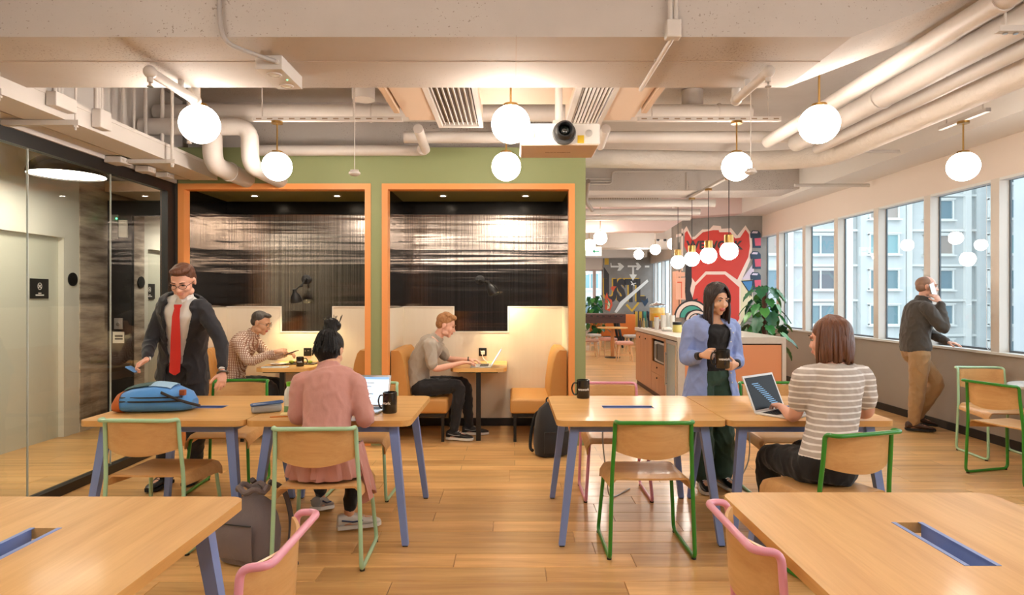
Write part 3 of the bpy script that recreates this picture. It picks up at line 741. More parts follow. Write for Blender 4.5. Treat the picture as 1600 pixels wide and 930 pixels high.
pipe([(0.79, 5.38, 2.89), (0.79, 5.75, 2.83)], 0.04, 'short stub pipe at the right ceiling vent corner')
pipe([(-1.3, 5.6, 3.44), (-1.3, 5.6, 3.2)], 0.1, 'short fat vertical pipe left of the ceiling vents')
pipe([(1.72, 6.1, 3.44), (1.72, 6.1, 3.2)], 0.1, 'short fat vertical pipe right of the ceiling vents')
for i, x in enumerate((-3.22, -3.19, -3.15, -3.06)):
    pipe([(x, 5.3 + 0.1 * i, 2.78), (x, 5.3 + 0.1 * i, ZC)], 0.013 + 0.003 * (i > 1), ('leftmost', 'second', 'third', 'rightmost')[i] + ' of four thin vertical conduits above the cable trunking', n=10, group='conduits above the trunking')
# sprinkler stubs on the beam soffit
for x, lab in ((-1.9, 'sprinkler pipe under the beam above the front left globe'), (1.345, 'sprinkler pipe under the beam near the haunch')):
    t = thing('sprinkler', lab, 'sprinkler', (x, 3.6, 2.6), group='sprinklers under the beam')
    MB().tube([(0, -0.24, 0.055), (0, 0.24, 0.055)], 0.026, 12).build('pipe', pipe_white, t, True)
    MB().ball((0, -0.24, 0.055), 0.034, 14, 8).cyl((0, -0.24, 0.06), (0, -0.24, 0.0), 0.014).build('elbow', pipe_white, t, True)
    MB().ball((0, 0.24, 0.055), 0.034, 14, 8).cyl((0, 0.24, 0.055), (0, 0.24, 0.4), 0.026).build('elbow', pipe_white, t, True)
    MB().cyl((0, -0.24, 0.0), (0, -0.24, -0.02), 0.006, n=8).lathe([(0.001, -0.024), (0.016, -0.024), (0.016, -0.02), (0.001, -0.02)], (0, -0.24, 0), 12).build('head', chrome, t)
    MB().box((-0.012, 0.06, 0.07), (0.012, 0.085, 0.12)).build('clip', pipe_white, t)
# conduit and box on the beam face
t = thing('conduit_box', 'white conduit box on the front beam right of the projector', 'junction box', (0.765, 3.05, 2.70))
MB().rbox((-0.035, -0.035, -0.0), (0.035, 0.02, 0.085), 0.006).build('box', white_paint, t)
MB().cyl((-0.012, -0.005, 0.08), (-0.012, -0.005, 0.74), 0.012, n=10).cyl((0.014, -0.005, 0.08), (0.014, -0.005, 0.74), 0.012, n=10).build('upper_conduit', pipe_white, t, True)
MB().tube([(0.0, 0.0, 0.008), (0.0, 0.76, 0.008)], 0.012, 10).build('lower_conduit', pipe_white, t, True)
MB().box((-0.018, 0.3, 0.006), (0.018, 0.32, 0.02)).build('clip', white_paint, t)
# emergency light
t = thing('emergency_light', 'white twin emergency light box under the front beam', 'emergency light', (-1.255, 3.46, 2.648))
MB().box((-0.068, -0.16, 0), (0.068, 0.16, 0.071)).build('housing', white_paint, t)
for y in (-0.08, 0.1):
    MB().lathe([(0.001, -0.002), (0.026, -0.002), (0.03, -0.006), (0.038, -0.006), (0.04, 0.002), (0.001, 0.002)], (0, y, 0), 22).build('bezel', white_paint, t, True)
    MB().lathe([(0.001, -0.006), (0.024, -0.005), (0.001, -0.001)], (0, y, 0), 16).build('lens', mat('lamp_lens', (225, 220, 210), 0.2), t)
MB().ball((0.04, 0.0, -0.001), 0.004, 8, 6).build('indicator', mat('led_green2', (40, 220, 90), 0.4, emit=((0.1, 1, 0.3), 3)), t)
MB().tube(catmull([(-0.14, -0.405, 0.75), (-0.14, -0.41, 0.3), (-0.13, -0.42, 0.12), (-0.10, -0.40, 0.04), (-0.02, -0.28, 0.03), (0.045, -0.17, 0.035)], 6), 0.011, 10).build('flexible_conduit', mat('conduit_grey', (168, 162, 158), 0.5), t, True)
MB().cyl((0.045, -0.185, 0.035), (0.045, -0.16, 0.035), 0.013).build('gland', white_paint, t)
# cable trunking along the glass wall
t = thing('cable_trunking', 'long white cable trunking box above the glass partition', 'trunking', (-3.02, 2, 2.62))
MB().box((-0.13, -4.5, 0), (0.13, 4.28, 0.14)).build('body', white_paint, t)
MB().box((0.13, -4.5, 0.115), (0.134, 4.28, 0.14)).box((0.13, -4.5, 0), (0.134, 4.28, 0.012)).build('lid_edge', white_paint, t)
tag(MB().box((-3.31, -2.5, 2.63), (-3.19, 6.3, 2.70)).build('cable_trunking', white_paint), 'narrow white trunking close above the black glass head', 'trunking')
for i, (y, x0, x1, zz, h, sy) in enumerate(((3.55, -3.33, -3.2, 2.575, 0.05, 0.2), (3.86, -3.24, -3.14, 2.572, 0.045, 0.14), (5.3, -3.33, -3.19, 2.575, 0.05, 0.16), (5.66, -3.3, -3.18, 2.575, 0.05, 0.12), (5.95, -3.28, -3.17, 2.58, 0.045, 0.12))):
    o = MB().rbox((x0, y - sy / 2, zz), (x1, y + sy / 2, zz + h), 0.005, 2).build('junction_box', white_paint)
    tag(o, ('nearest junction box under the narrow trunking', 'junction box just behind the nearest one under the trunking', 'middle junction box under the trunking above the suited man', 'second last junction box under the trunking', 'last junction box under the trunking by the booth frame')[i], 'junction box', 'junction boxes on the trunking')
    for k in range(3): MB().cyl((x1, y - sy * 0.3 + sy * 0.3 * k, zz + h / 2), (x1 + 0.003, y - sy * 0.3 + sy * 0.3 * k, zz + h / 2), 0.011, n=10).build('knockout', mat('knockout_grey', (190, 180, 170), 0.6), o, world=True)
for i, (y, z0) in enumerate(((4.05, 2.66), (4.45, 2.64))):
    t = thing('junction_box', ('white junction box on the side of the wide trunking', 'taller junction box with conduits on the wide trunking')[i], 'junction box', (-2.86, y, z0), group='side boxes on the trunking')
    MB().rbox((-0.025, -0.09 if i == 0 else -0.06, 0), (0.04, 0.1 if i == 0 else 0.06, 0.09 if i == 0 else 0.13), 0.005, 2).build('box', white_paint, t)
    for k in range(3): MB().cyl((0.0 - 0.01 * k, -0.05 + 0.045 * k, 0.09 if i == 0 else 0.13), (0.0 - 0.01 * k, -0.05 + 0.045 * k, 0.78), 0.014, n=10).build('conduit', pipe_white, t, True)
for i, y in enumerate((3.53, 4.15, 5.33)):
    t = thing('trunking_hanger', ('nearest', 'middle', 'farthest')[i] + ' steel hanger bar under the cable trunking', 'hanger', (-3.0, y, 2.585), group='trunking hangers')
    MB().box((-0.3, -0.02, 0), (0.2, 0.02, 0.033)).build('bar', white_paint, t)
    MB().cyl((0.17, 0, -0.03), (0.17, 0, 0.86 if y > 3.9 else 0.13), 0.007 + 0.006 * (y > 5), n=8).build('rod', pipe_white, t, True)
    MB().cyl((0.17, 0, -0.012), (0.17, 0, 0.0), 0.016, n=6).build('nut', white_paint, t)
pipe([(-2.75, 5.45, 2.78), (-2.75, 5.45, ZC)], 0.02, 'thin vertical rod left of the front left globe', n=10, group='hanger rods')
# ceiling cassette units with grilles
def cassette(x0, x1, g0, g1, lab):
    t = thing('air_conditioner', lab, 'air conditioner', ((x0 + x1) / 2, 4.65, 2.9), group='ceiling air conditioners'); c = (x0 + x1) / 2
    bx0, bx1 = (x0, g0) if g0 - x0 > 0.1 else (g1, x1)
    MB().box((x0 - c, -0.72, 0.03), (x1 - c, 0.62, 0.36)).build('casing', mat('unit_beige', (214, 190, 168), 0.6), t)
    MB().box((bx0 - c, -0.7, 0.0), (bx1 - c, 0.42, 0.03)).build('cover', mat('unit_beige', (0, 0, 0)), t)
    fr = MB(); a, b, y0, y1 = g0 - c, g1 - c, -0.7, 0.7
    fr.box((a, y0, -0.012), (a + 0.035, y1, 0.03)).box((b - 0.035, y0, -0.012), (b, y1, 0.03)).box((a + 0.035, y1 - 0.04, -0.012), (b - 0.035, y1, 0.03)).box((a + 0.035, y0, -0.012), (b - 0.035, y0 + 0.04, 0.03))
    fr.build('grille_frame', white_paint, t)
    n_ = 8; w = (b - a - 0.07) / n_
    sl = None
    for k in range(n_):
        xk = a + 0.035 + w * (k + 0.5)
        if sl is None: sl = MB().box((-0.012, y0 + 0.04, -0.004), (0.008, y1 - 0.04, 0.002), Matrix.Rotation(0.7, 3, 'Y'), (0, 0, 0)).build('slat', white_paint, t); sl.location = (xk, 0, 0.01)
        else: part(sl, t, (xk, 0, 0.01))
    MB().box((a + 0.03, y0 + 0.04, 0.024), (b - 0.03, y1 - 0.04, 0.029)).build('grille_back', mat('grille_dark', (92, 76, 64), 0.8), t)
    s = -1 if bx0 == x0 else 1; e = x0 - c if s < 0 else x1 - c
    MB().box((e - 0.06 if s < 0 else e + 0.02, -0.7, -0.02), (e - 0.02 if s < 0 else e + 0.06, 0.25, 0.03), Matrix.Rotation(0.0, 3, 'Y')).build('access_flap', mat('flap_tan', (198, 168, 140), 0.6), t)
cassette(-0.84, -0.24, -0.61, -0.24, 'ceiling air conditioner with slatted grille left of the projector')
cassette(0.44, 0.97, 0.44, 0.73, 'ceiling air conditioner with slatted grille right of the projector')
tag(MB().box((-0.24, 3.95, 2.98), (0.44, 5.0, 3.3)).build('duct_box', mat('unit_beige', (0, 0, 0))), 'beige duct box between the two ceiling grilles behind the projector pole', 'duct')
tag(MB().rbox((0.73, 4.02, 2.83), (0.86, 4.12, 2.888), 0.006).build('junction_box', white_paint), 'small junction box on the right ceiling air conditioner', 'junction box')
# hanging channels for the second row lamps
def channel(x0, x1, y, lab, rods=()):
    t = thing('lamp_channel', lab, 'channel', ((x0 + x1) / 2, y, 2.915), group='lamp channels'); c = (x0 + x1) / 2
    MB().box((x0 - c, -0.02, 0), (x1 - c, 0.02, 0.035)).build('channel', white_paint, t)
    s = None
    for k in range(int((x1 - x0) / 0.09)):
        p = x0 - c + 0.05 + 0.09 * k
        if s is None: s = MB().box((-0.022, -0.0215, 0.012), (0.022, -0.0202, 0.022)).build('slot', mat('slot_shadow', (150, 128, 108), 0.8), t); s.location = (p, 0, 0)
        else: part(s, t, (p, 0, 0))
    for r in rods: MB().cyl((r - c, 0, 0.03), (r - c, 0, 0.53), 0.006, n=8).build('rod', pipe_white, t)
channel(-2.12, -0.9, 5.25, 'slotted channel carrying the globe above the left booth', (-2.05, -1.3))
channel(1.03, 2.2, 5.25, 'slotted channel carrying the globe beside the hanging sensor', (1.15, 2.1))
t = thing('lamp_channel', 'short channel carrying the globe nearest the windows', 'channel', (3.7, 5.25, 2.915), group='lamp channels')
MB().box((-0.02, -0.28, 0), (0.02, 0.28, 0.03)).build('channel', white_paint, t)
for y in (-0.22, 0.2): MB().cyl((0, y, 0.02), (0, y, 0.53), 0.006, n=8).build('rod', pipe_white, t)
# hanging sensors
for px, py, Y, lab in ((554, 272, 5.0, 'small white sensor hanging before the green wall'), (1173, 270, 4.9, 'small white sensor hanging in front of a globe')):
    p = at(px, py, Y); t = thing('hanging_sensor', lab, 'sensor', p, group='hanging sensors')
    MB().lathe([(0.001, -0.012), (0.03, -0.012), (0.045, 0.0), (0.045, 0.012), (0.03, 0.024), (0.001, 0.024)], n=18).build('body', white_paint, t, True)
    MB().box((-0.03, -0.012, 0.022), (0.03, 0.012, 0.034)).build('bracket', white_paint, t)
    MB().cyl((0, 0, 0.03), (0, 0, ZC - p.z), 0.0035, n=6).build('rod', pipe_white, t)
# conduit drawing on the second beam
for i, pts in enumerate(([(0.95, 9.585, 3.17), (1.5, 9.585, 3.17), (1.5, 9.585, 3.36), (2.9, 9.585, 3.36)], [(0.95, 9.585, 3.21), (1.48, 9.585, 3.21)], [(0.95, 9.585, 3.25), (1.48, 9.585, 3.25)], [(2.62, 9.585, 3.36), (2.62, 9.585, 3.09)])):
    pipe(pts, 0.013, ('bent conduit looping across the second beam', 'upper of two short conduits by the green wall edge', 'lower of two short conduits by the green wall edge', 'vertical conduit drop on the second beam')[i], fl=0.06 if i == 0 else 0, n=8, group='conduits on the second beam')
pipe([(3.6, 6.7, 3.0), (4.05, 6.7, 3.0), (4.05, 6.7, 2.98)], 0.016, 'thin conduit stub right of the wrapped duct', n=8, group='right side conduits')
pipe([(3.8, 8.6, 2.98), (4.8, 8.6, 2.98)], 0.022, 'thin horizontal pipe under the edge beam by the windows', n=8, group='right side conduits')
# linear air unit and shelves of pipes beyond the second beam
t = thing('linear_diffuser', 'long white linear air diffuser beyond the second beam', 'air diffuser', (1.85, 10.7, 3.02))
MB().box((-0.62, -0.1, 0), (0.62, 0.1, 0.14)).build('casing', white_paint, t)
MB().box((-0.58, -0.104, 0.02), (0.58, -0.1, 0.035)).build('slot', black_plastic, t)
s = None
for k in range(40):
    if s is None: s = MB().box((-0.006, -0.106, 0.075), (0.006, -0.1, 0.1)).build('vane', mat('slot_shadow', (0, 0, 0)), t); s.location = (-0.57, 0, 0)
    else: part(s, t, (-0.57 + 0.029 * k, 0, 0))
for i, (y, z, r) in enumerate(((10.1, 2.96, 0.06), (10.9, 2.93, 0.05), (11.5, 2.9, 0.045))):
    pipe([(-0.9, y, z), (3.2, y, z)], r, 'far white ceiling pipe crossing above the island, %s row' % ('first', 'second', 'third')[i], group='pipes above the island')
pipe([(1.0, 8.4, 3.0), (1.02, 8.9, 2.82), (1.2, 9.6, 2.78)], 0.03, 'dark bent pipe in the far ceiling corner by the green wall', m=mat('pipe_dim', (150, 138, 128), 0.6), fl=0.1)
# projector
t = thing('projector', 'white ceiling projector with a large black lens', 'projector', (0.32, 4.45, 2.487))
MB().rbox((-0.265, -0.2, 0), (0.265, 0.2, 0.142), 0.012, 3).build('body', mat('projector_white', (236, 232, 226), 0.4), t, True)
MB().box((-0.255, -0.19, -0.004), (0.255, 0.19, 0.004)).build('base', mat('projector_base', (205, 180, 155), 0.6), t)
lx = 0.025
MB().lathe([(0.001, 0), (0.078, 0), (0.078, 0.02), (0.07, 0.026), (0.001, 0.02)], (lx, -0.2, 0.072), 32, (0, -1, 0)).build('lens_ring', mat('lens_grey', (70, 68, 66), 0.35), t, True)
MB().lathe([(0.045, 0), (0.058, 0), (0.06, 0.07), (0.05, 0.085), (0.044, 0.085), (0.036, 0.03), (0.045, 0.0)], (lx, -0.215, 0.078), 32, (0, -1, 0), True).build('lens_barrel', black_plastic, t, True)
MB().ball((lx, -0.24, 0.078), (0.036, 0.018, 0.036), 20, 12).build('lens_glass', mat('lens_glass', (20, 26, 22), 0.05, spec=1.0, coat=1.0), t, True)
MB().rbox((-0.185, -0.206, 0.045), (-0.168, -0.198, 0.092), 0.003, 2).build('sensor_window', mat('sensor_grey', (120, 118, 116), 0.5), t)
MB().box((0.115, -0.203, 0.008), (0.158, -0.199, 0.06)).build('warning_sticker', mat('sticker_yellow', (236, 198, 40), 0.5), t)
MB().lathe([(0.001, 0), (0.024, 0), (0.024, 0.003), (0.001, 0.003)], (0.19, -0.199, 0.075), 20, (0, -1, 0)).build('receiver', mat('sensor_light', (200, 198, 194), 0.5), t)
for k in range(3):
    MB().cyl((-0.2 + 0.2 * k, -0.05, 0.14), (-0.2 + 0.2 * k, -0.05, 0.155), 0.012, n=10).build('mount_foot', white_paint, t)
MB().box((-0.24, -0.02, 0.15), (0.06, 0.02, 0.162), Matrix.Rotation(-0.12, 3, 'Y')).box((-0.06, -0.03, 0.15), (0.13, 0.03, 0.16)).build('mount_arm', chrome, t)
MB().rbox((-0.04, -0.05, 0.158), (0.055, 0.05, 0.205), 0.006, 2).build('mount_head', white_paint, t)
MB().cyl((0.005, 0, 0.2), (0.005, 0, 0.492), 0.026, n=16).build('pole', white_paint, t, True)
text_part('COLOUR PROJECTOR', 0.018, mat('print_dark', (120, 96, 78), 0.6), t, (0.0, 0.02, -0.0045), (PI, 0, 0), depth=0.0004)

t = thing('pipe_bracket', 'small white pipe bracket hanging at the top right corner', 'bracket', (2.385, 3.03, 2.725))
MB().box((-0.09, -0.02, 0), (0.09, 0.02, 0.028)).build('channel', white_paint, t); MB().cyl((-0.05, 0, 0.02), (-0.05, 0, 0.3), 0.006, n=8).build('rod', pipe_white, t)
for x in (-0.05, 0.0, 0.05): MB().cyl((x, 0, -0.008), (x, 0, 0.004), 0.011, n=8).build('bolt', chrome, t)
# ================================================================== TABLES AND CHAIRS
def make_table(name, lab, x0, x1, y0, y1, slot_along='X', group='square oak tables'):
    cx, cy = (x0 + x1) / 2, (y0 + y1) / 2; w, d = x1 - x0, y1 - y0
    t = thing(name, lab, 'table', (cx, cy, 0), group=group)
    sl, sw = 0.335, 0.1
    hw, hd = (sl / 2, sw / 2) if slot_along == 'X' else (sw / 2, sl / 2)
    hole = [(-hw, -hd), (hw, -hd), (hw, hd), (-hw, hd)]
    zt, th = 0.745, 0.034
    top = MB().prism(rrect(w, d, 0.055), (0, 0, zt - th), (1, 0, 0), (0, 1, 0), (0, 0, th), [hole])
    top.build('tabletop', oak_top if slot_along == 'X' else oak_top_y, t)
    # cable slot: two folded side plates with rims, ends open to the wood, a floor below
    tray = MB()
    for s in (-1, 1):
        if slot_along == 'X':
            tray.box((-hw, min(s * hd, s * (hd - 0.014)), zt - 0.001), (hw, max(s * hd, s * (hd - 0.014)), zt + 0.0015))
            tray.box((-hw, min(s * hd, s * (hd - 0.004)), zt - 0.075), (hw, max(s * hd, s * (hd - 0.004)), zt))
        else:
            tray.box((min(s * hw, s * (hw - 0.014)), -hd, zt - 0.001), (max(s * hw, s * (hw - 0.014)), hd, zt + 0.0015))
            tray.box((min(s * hw, s * (hw - 0.004)), -hd, zt - 0.075), (max(s * hw, s * (hw - 0.004)), hd, zt))
    tr = tray.build('cable_slot', blue_metal, t)
    MB().box((-hw, -hd, zt - 0.08), (hw, hd, zt - 0.075)).build('slot_floor', slot_dark, tr)
    # frame and splayed legs
    ix, iy = w / 2 - 0.115, d / 2 - 0.105; zf = zt - th
    fr = MB()
    for s in (-1, 1):
        fr.box((-ix, s * iy - 0.012, zf - 0.05), (ix, s * iy + 0.012, zf)).box((s * ix - 0.012, -iy, zf - 0.05), (s * ix + 0.012, iy, zf))
    fr.build('apron', blue_metal, t)
    for sx in (-1, 1):
        for sy in (-1, 1):
            a = V((sx * ix, sy * iy, zf)); b = V((sx * (w / 2 - 0.03), sy * (d / 2 - 0.03), 0))
            lg = MB(); h0, h1 = 0.026, 0.0185
            ring = lambda c, h: [c + V((-h, -h, 0)), c + V((h, -h, 0)), c + V((h, h, 0)), c + V((-h, h, 0))]
            lg.rings([ring(a, h0), ring(b + V((0, 0, 0.008)), h1)]); leg = lg.build('leg', blue_metal, t)
            MB().rings([ring(b + V((0, 0, 0.008)), h1 - 0.003), ring(b, h1 - 0.003)]).build('foot', black_plastic, leg)
    return t
make_table('work_table', 'oak work table left of the seam, blue bag lying on it', -2.555, -1.58, 3.757, 4.72)
make_table('work_table', 'oak work table where the woman in the pink cardigan sits', -1.574, -0.60, 3.757, 4.72)
make_table('work_table', 'oak work table with a single black mug, green chair before it', 0.265, 1.268, 3.757, 4.72)
make_table('work_table', 'oak work table where the woman in the striped top sits', 1.274, 2.26, 3.757, 4.72)
make_table('work_table', 'foreground oak work table cut by the left edge, lengthwise blue slot', -1.965, -0.965, 1.36, 2.33, 'Y')
make_table('work_table', 'foreground oak work table at bottom right, lengthwise blue slot', 0.775, 1.77, 1.41, 2.38, 'Y')

def make_chair(tube, lab, loc, rz, group):
    t = thing('stacking_chair', lab, 'chair', (*loc, 0), rz, group)
    r = 0.0115; L_ = []
    side = lambda s: [V((s * 0.195, 0.13, 0.428)), V((s * 0.208, 0.185, 0.405)), V((s * 0.238, 0.235, r)), V((s * 0.238, -0.225, r)), V((s * 0.225, -0.215, 0.46)), V((s * 0.215, -0.235, 0.66)), V((s * 0.212, -0.243, 0.785)), V((s * 0.205, -0.315, 0.787))]
    a = side(-1); b = side(1)[::-1]
    p = fillet(a + b, [0, .03, .045, .045, .06, .05, .03, .035, .035, .03, .05, .06, .045, .045, .03, 0], 5)
    MB().tube(p, r, 12, ends=True).build('frame', tube, t, True)
    # bent plywood seat with turned-down sides
    g = []
    for i in range(11):
        v = i / 10; y = -0.20 + 0.43 * v
        row = []
        for j in range(25):
            u = -1 + 2 * j / 24; wx = 0.246 + 0.004 * v
            au = abs(u); x = u * wx
            dip = 0.010 * (1 - u * u) * math.sin(PI * min(1, v * 1.1))
            fall = 0.085 * max(0, (au - 0.80) / 0.20) ** 1.5 * (0.75 + 0.25 * v)
            x = math.copysign(min(abs(x), wx * (0.93 + 0.07 * min(1, (1 - au) / 0.2)) if au > 0.8 else abs(x)), u)
            z = 0.452 - dip - fall - 0.02 * max(0, (v - 0.85) / 0.15) ** 2 + 0.006 * (1 - v)
            row.append((x, y - 0.02 * (1 - u * u) * (v < 0.05), z))
        g.append(row)
    MB().sheet(g, 0.011).build('seat', plywood, t, True)
    # bent plywood back, bulging to the rear rail
    g = []
    for i in range(8):
        w_ = i / 7; row = []
        for j in range(19):
            u = -1 + 2 * j / 18
            z0 = 0.612 - 0.032 * (1 - u * u); z = z0 + (0.774 - z0) * w_
            y = -0.228 - 0.012 * w_ - 0.066 * (1 - u * u)
            row.append((u * 0.204, y, z))
        g.append(row)
    MB().sheet(g, 0.010).build('backrest', plywood, t, True)
    c0 = MB().cyl((0, 0, -0.002), (0, 0, 0.012), 0.0135, n=10).build('glide', black_plastic, t); c0.location = (-0.238, -0.2, 0.0)
    for x, y in ((0.238, -0.2), (-0.238, 0.21), (0.238, 0.21)): part(c0, t, (x, y, 0))
    return t
CG = 'chairs around the work tables'
make_chair(mint, 'mint framed plywood chair, empty, before the blue bag table', (-2.085, 3.86), math.radians(-2), CG)
make_chair(mint, 'mint framed plywood chair under the woman in pink', (-1.05, 3.635), math.radians(2), CG)
make_chair(mint, 'mint framed plywood chair pushed in behind the open laptop', (-1.13, 4.82), math.radians(178), CG)
make_chair(green_tube, 'green framed plywood chair beside the suited man', (-2.2, 4.97), math.radians(183), CG)
make_chair(green_tube, 'green framed plywood chair, empty, before the single mug table', (0.782, 3.795), math.radians(0.5), CG)
make_chair(pink_tube, 'pink framed plywood chair behind the single mug table', (0.765, 4.80), math.radians(180), CG)
make_chair(green_tube, 'green framed plywood chair hidden behind the dark laptop screen', (2.02, 4.82), math.radians(180), CG)
make_chair(green_tube, 'green framed plywood chair under the woman in the striped top', (1.70, 3.50), math.radians(17), CG)
make_chair(pink_tube, 'pink framed plywood chair in the left foreground by the grey backpack', (-0.93, 1.83), math.radians(90), CG)
make_chair(pink_tube, 'pink framed plywood chair in the right foreground', (0.965, 1.93), math.radians(-90), CG)
make_chair(mint, 'pale mint framed chair against the window wall', (4.52, 5.95), math.radians(176), CG)
make_chair(green_tube, 'green framed chair at the right edge facing the round grey table', (4.075, 5.185), math.radians(-75), CG)
# round grey table by the window
t = thing('round_table', 'small round grey table by the window wall at the right edge', 'table', (4.5, 5.32, 0))
MB().lathe([(0.001, 0.712), (0.30, 0.712), (0.308, 0.72), (0.308, 0.733), (0.302, 0.738), (0.001, 0.738)], n=48).build('tabletop', mat('grey_laminate', (190, 192, 190), 0.35), t, True)
MB().cyl((0, 0, 0.015), (0, 0, 0.712), 0.028, n=16).build('column', black_metal, t, True)
MB().lathe([(0.001, 0), (0.2, 0), (0.2, 0.01), (0.05, 0.02), (0.001, 0.02)], n=36).build('base', black_metal, t, True)
# ---- booth benches and tables
def bench(x_back, x_front, lab):
    s = 1 if x_front > x_back else -1
    y0, y1 = YG + 0.0, YB - 0.03
    t = thing('booth_bench', lab, 'bench', ((x_back + x_front) / 2, (y0 + y1) / 2, 0), group='tan leather booth benches'); c = (x_back + x_front) / 2; my = (y0 + y1) / 2
    xs = lambda a, b: (min(a, b) - c, max(a, b) - c)
    lo, hi = xs(x_back + s * 0.02, x_front)
    MB().rbox((lo, y0 - my + 0.13, 0.29), (hi, y1 - my, 0.44), 0.028, 4).build('seat', tan_leather, t, True)
    # tall slanted back with vertical piping
    bk = MB(); b0 = x_back + s * 0.02 - c
    prof = [(0, 0.40), (0.17, 0.40), (0.165, 0.55), (0.13, 0.80), (0.10, 0.90), (0.07, 0.935), (0.0, 0.93)]
    pts = [(b0 + s * p[0], p[1]) for p in prof]
    ch = 12; rows = []
    yy0, yy1 = y0 - my + 0.13, y1 - my
    for k in range(ch * 4 + 1):
        y = yy0 + (yy1 - yy0) * k / (ch * 4); d = 0.012 * abs(math.sin(PI * k / 4))
        rows.append([V((b0 + s * (p[0] + (d if 0 < i < 6 else 0)), y, p[1])) for i, p in enumerate(prof)])
    bk.rings(rows); bk.build('backrest', tan_leather, t, True)
    f = MB()
    f.box((lo + 0.02, y0 - my + 0.16, 0.255), (hi - 0.02, y0 - my + 0.19, 0.285)).box((lo + 0.02, y1 - my - 0.05, 0.255), (hi - 0.02, y1 - my - 0.02, 0.285)).box((hi - 0.05 if s > 0 else lo + 0.02, y0 - my + 0.19, 0.255), (hi - 0.02 if s > 0 else lo + 0.05, y1 - my - 0.05, 0.285))
    f.build('frame', black_metal, t)
    for x in (lo + 0.05, hi - 0.05):
        for y in (y0 - my + 0.175, y1 - my - 0.035): MB().box((x - 0.015, y - 0.015, 0), (x + 0.015, y + 0.015, 0.256)).build('leg', black_metal, t)
bench(-3.265, -2.70, 'tan leather bench at the left of the left booth under the checked shirt man')
bench(-1.445, -2.02, 'tan leather bench at the right of the left booth behind the pink woman')
bench(-1.245, -0.655, 'tan leather bench under the man in the grey polo')
bench(0.575, -0.02, 'empty tan leather bench at the right of the right booth')
def booth_table(cx, lab):
    t = thing('booth_table', lab, 'table', (cx, 6.93, 0), group='booth tables')
    y0, y1 = -0.40, 0.395; w = 0.29
    poly = [(-w, y0 + 0.10), (-w + 0.03, y0 + 0.03), (-w + 0.1, y0), (w - 0.1, y0), (w - 0.03, y0 + 0.03), (w, y0 + 0.10), (w, y1), (-w, y1)]
    MB().prism(poly, (0, 0, 0.707), (1, 0, 0), (0, 1, 0), (0, 0, 0.038)).build('tabletop', oak_top, t)
    MB().rbox((-0.024, y0 + 0.03, 0), (0.024, y0 + 0.078, 0.707), 0.003, 2).build('leg', black_metal, t)
    MB().box((-0.2, y0 + 0.04, 0.695), (0.2, y0 + 0.07, 0.707)).build('support', black_metal, t)
    return t
booth_table(-2.36, 'oak booth table with chamfered corners where the checked shirt man eats')
booth_table(-0.345, 'oak booth table with chamfered corners before the man in the grey polo')
for x, lab in ((-2.34, 'black wall socket in the left booth behind the dark mug'), (-0.335, 'black wall socket in the right booth with a white plug')):
    t = thing('wall_socket', lab, 'socket', (x, YB - 0.016, 0.80), group='booth wall sockets')
    MB().rbox((-0.045, -0.012, 0), (0.045, 0, 0.092), 0.004, 2).build('plate', black_plastic, t)
    MB().box((-0.03, -0.015, 0.05), (-0.02, -0.011, 0.07)).box((0.0, -0.015, 0.055), (0.02, -0.011, 0.068)).build('switch', mat('switch_grey', (120, 110, 100), 0.5), t)
    if x > -1:
        MB().rbox((-0.02, -0.05, 0.02), (0.025, -0.012, 0.06), 0.006, 2).build('plug', sign_white, t)
# ---- island counter
isl = thing('island_counter', 'long kitchen island counter with stone top and orange panel end', 'counter', (2.785, 9.5, 0))
peach = mat('peach_panel', (226, 150, 102), 0.5); cab = wood('cabinet_tan', (196, 134, 82), (182, 120, 70), 'Z', 0.45)
stone = mat('pale_stone', (216, 206, 194), 0.3, var=((22, 22, 22), 0.8, (202, 190, 176)))
x0, x1, y0, y1, H = -0.685, 0.685, -1.4, 1.4, 0.965
MB().box((x0 - 0.01, y0, 0.915), (x1, y1, H)).build('worktop', stone, isl)
MB().box((x0, y0, 0), (x0 + 0.09, y0 + 0.05, 0.915)).box((x1 - 0.05, y0, 0), (x1, y0 + 0.05, 0.915)).box((x0 + 0.09, y0, 0.885), (x1 - 0.05, y0 + 0.05, 0.915)).build('end_surround', stone, isl)
MB().box((x0 + 0.095, y0 + 0.012, 0.02), (x1 - 0.055, y0 + 0.05, 0.868)).build('end_panel', peach, isl)
MB().box((x0 + 0.09, y0 + 0.03, 0.868), (x1 - 0.05, y0 + 0.045, 0.885)).build('shadow_gap', mat('gap_brown', (70, 44, 30), 0.7), isl)
MB().box((x0 + 0.42, y0 + 0.05, 0), (x1 - 0.03, y1, 0.915)).box((x0 + 0.03, 0.15, 0), (x0 + 0.42, y1, 0.915)).box((x0 + 0.03, y0 + 0.05, 0), (x0 + 0.42, -0.61, 0.915)).box((x0 + 0.03, -0.61, 0), (x0 + 0.42, 0.15, 0.5)).box((x0 + 0.03, -0.61, 0.87), (x0 + 0.42, 0.15, 0.915)).build('carcass', mat('carcass_brown', (92, 60, 40), 0.7), isl)
def front(ya, yb, za, zb, nm='cabinet_door', m=cab, knob=None):
    o = MB().box((x0 + 0.008, ya + 0.003, za), (x0 + 0.03, yb - 0.003, zb)).build(nm, m, isl)
    if knob: MB().lathe([(0.001, 0), (0.012, 0), (0.012, 0.012), (0.001, 0.014)], (x0 + 0.008, knob[0], knob[1]), 12, (-1, 0, 0)).build('knob', black_plastic, o)
    return o
front(1.0, 1.4, 0.08, 0.9, knob=(1.05, 0.82)); front(0.2, 1.0, 0.08, 0.9, knob=(0.6, 0.82))
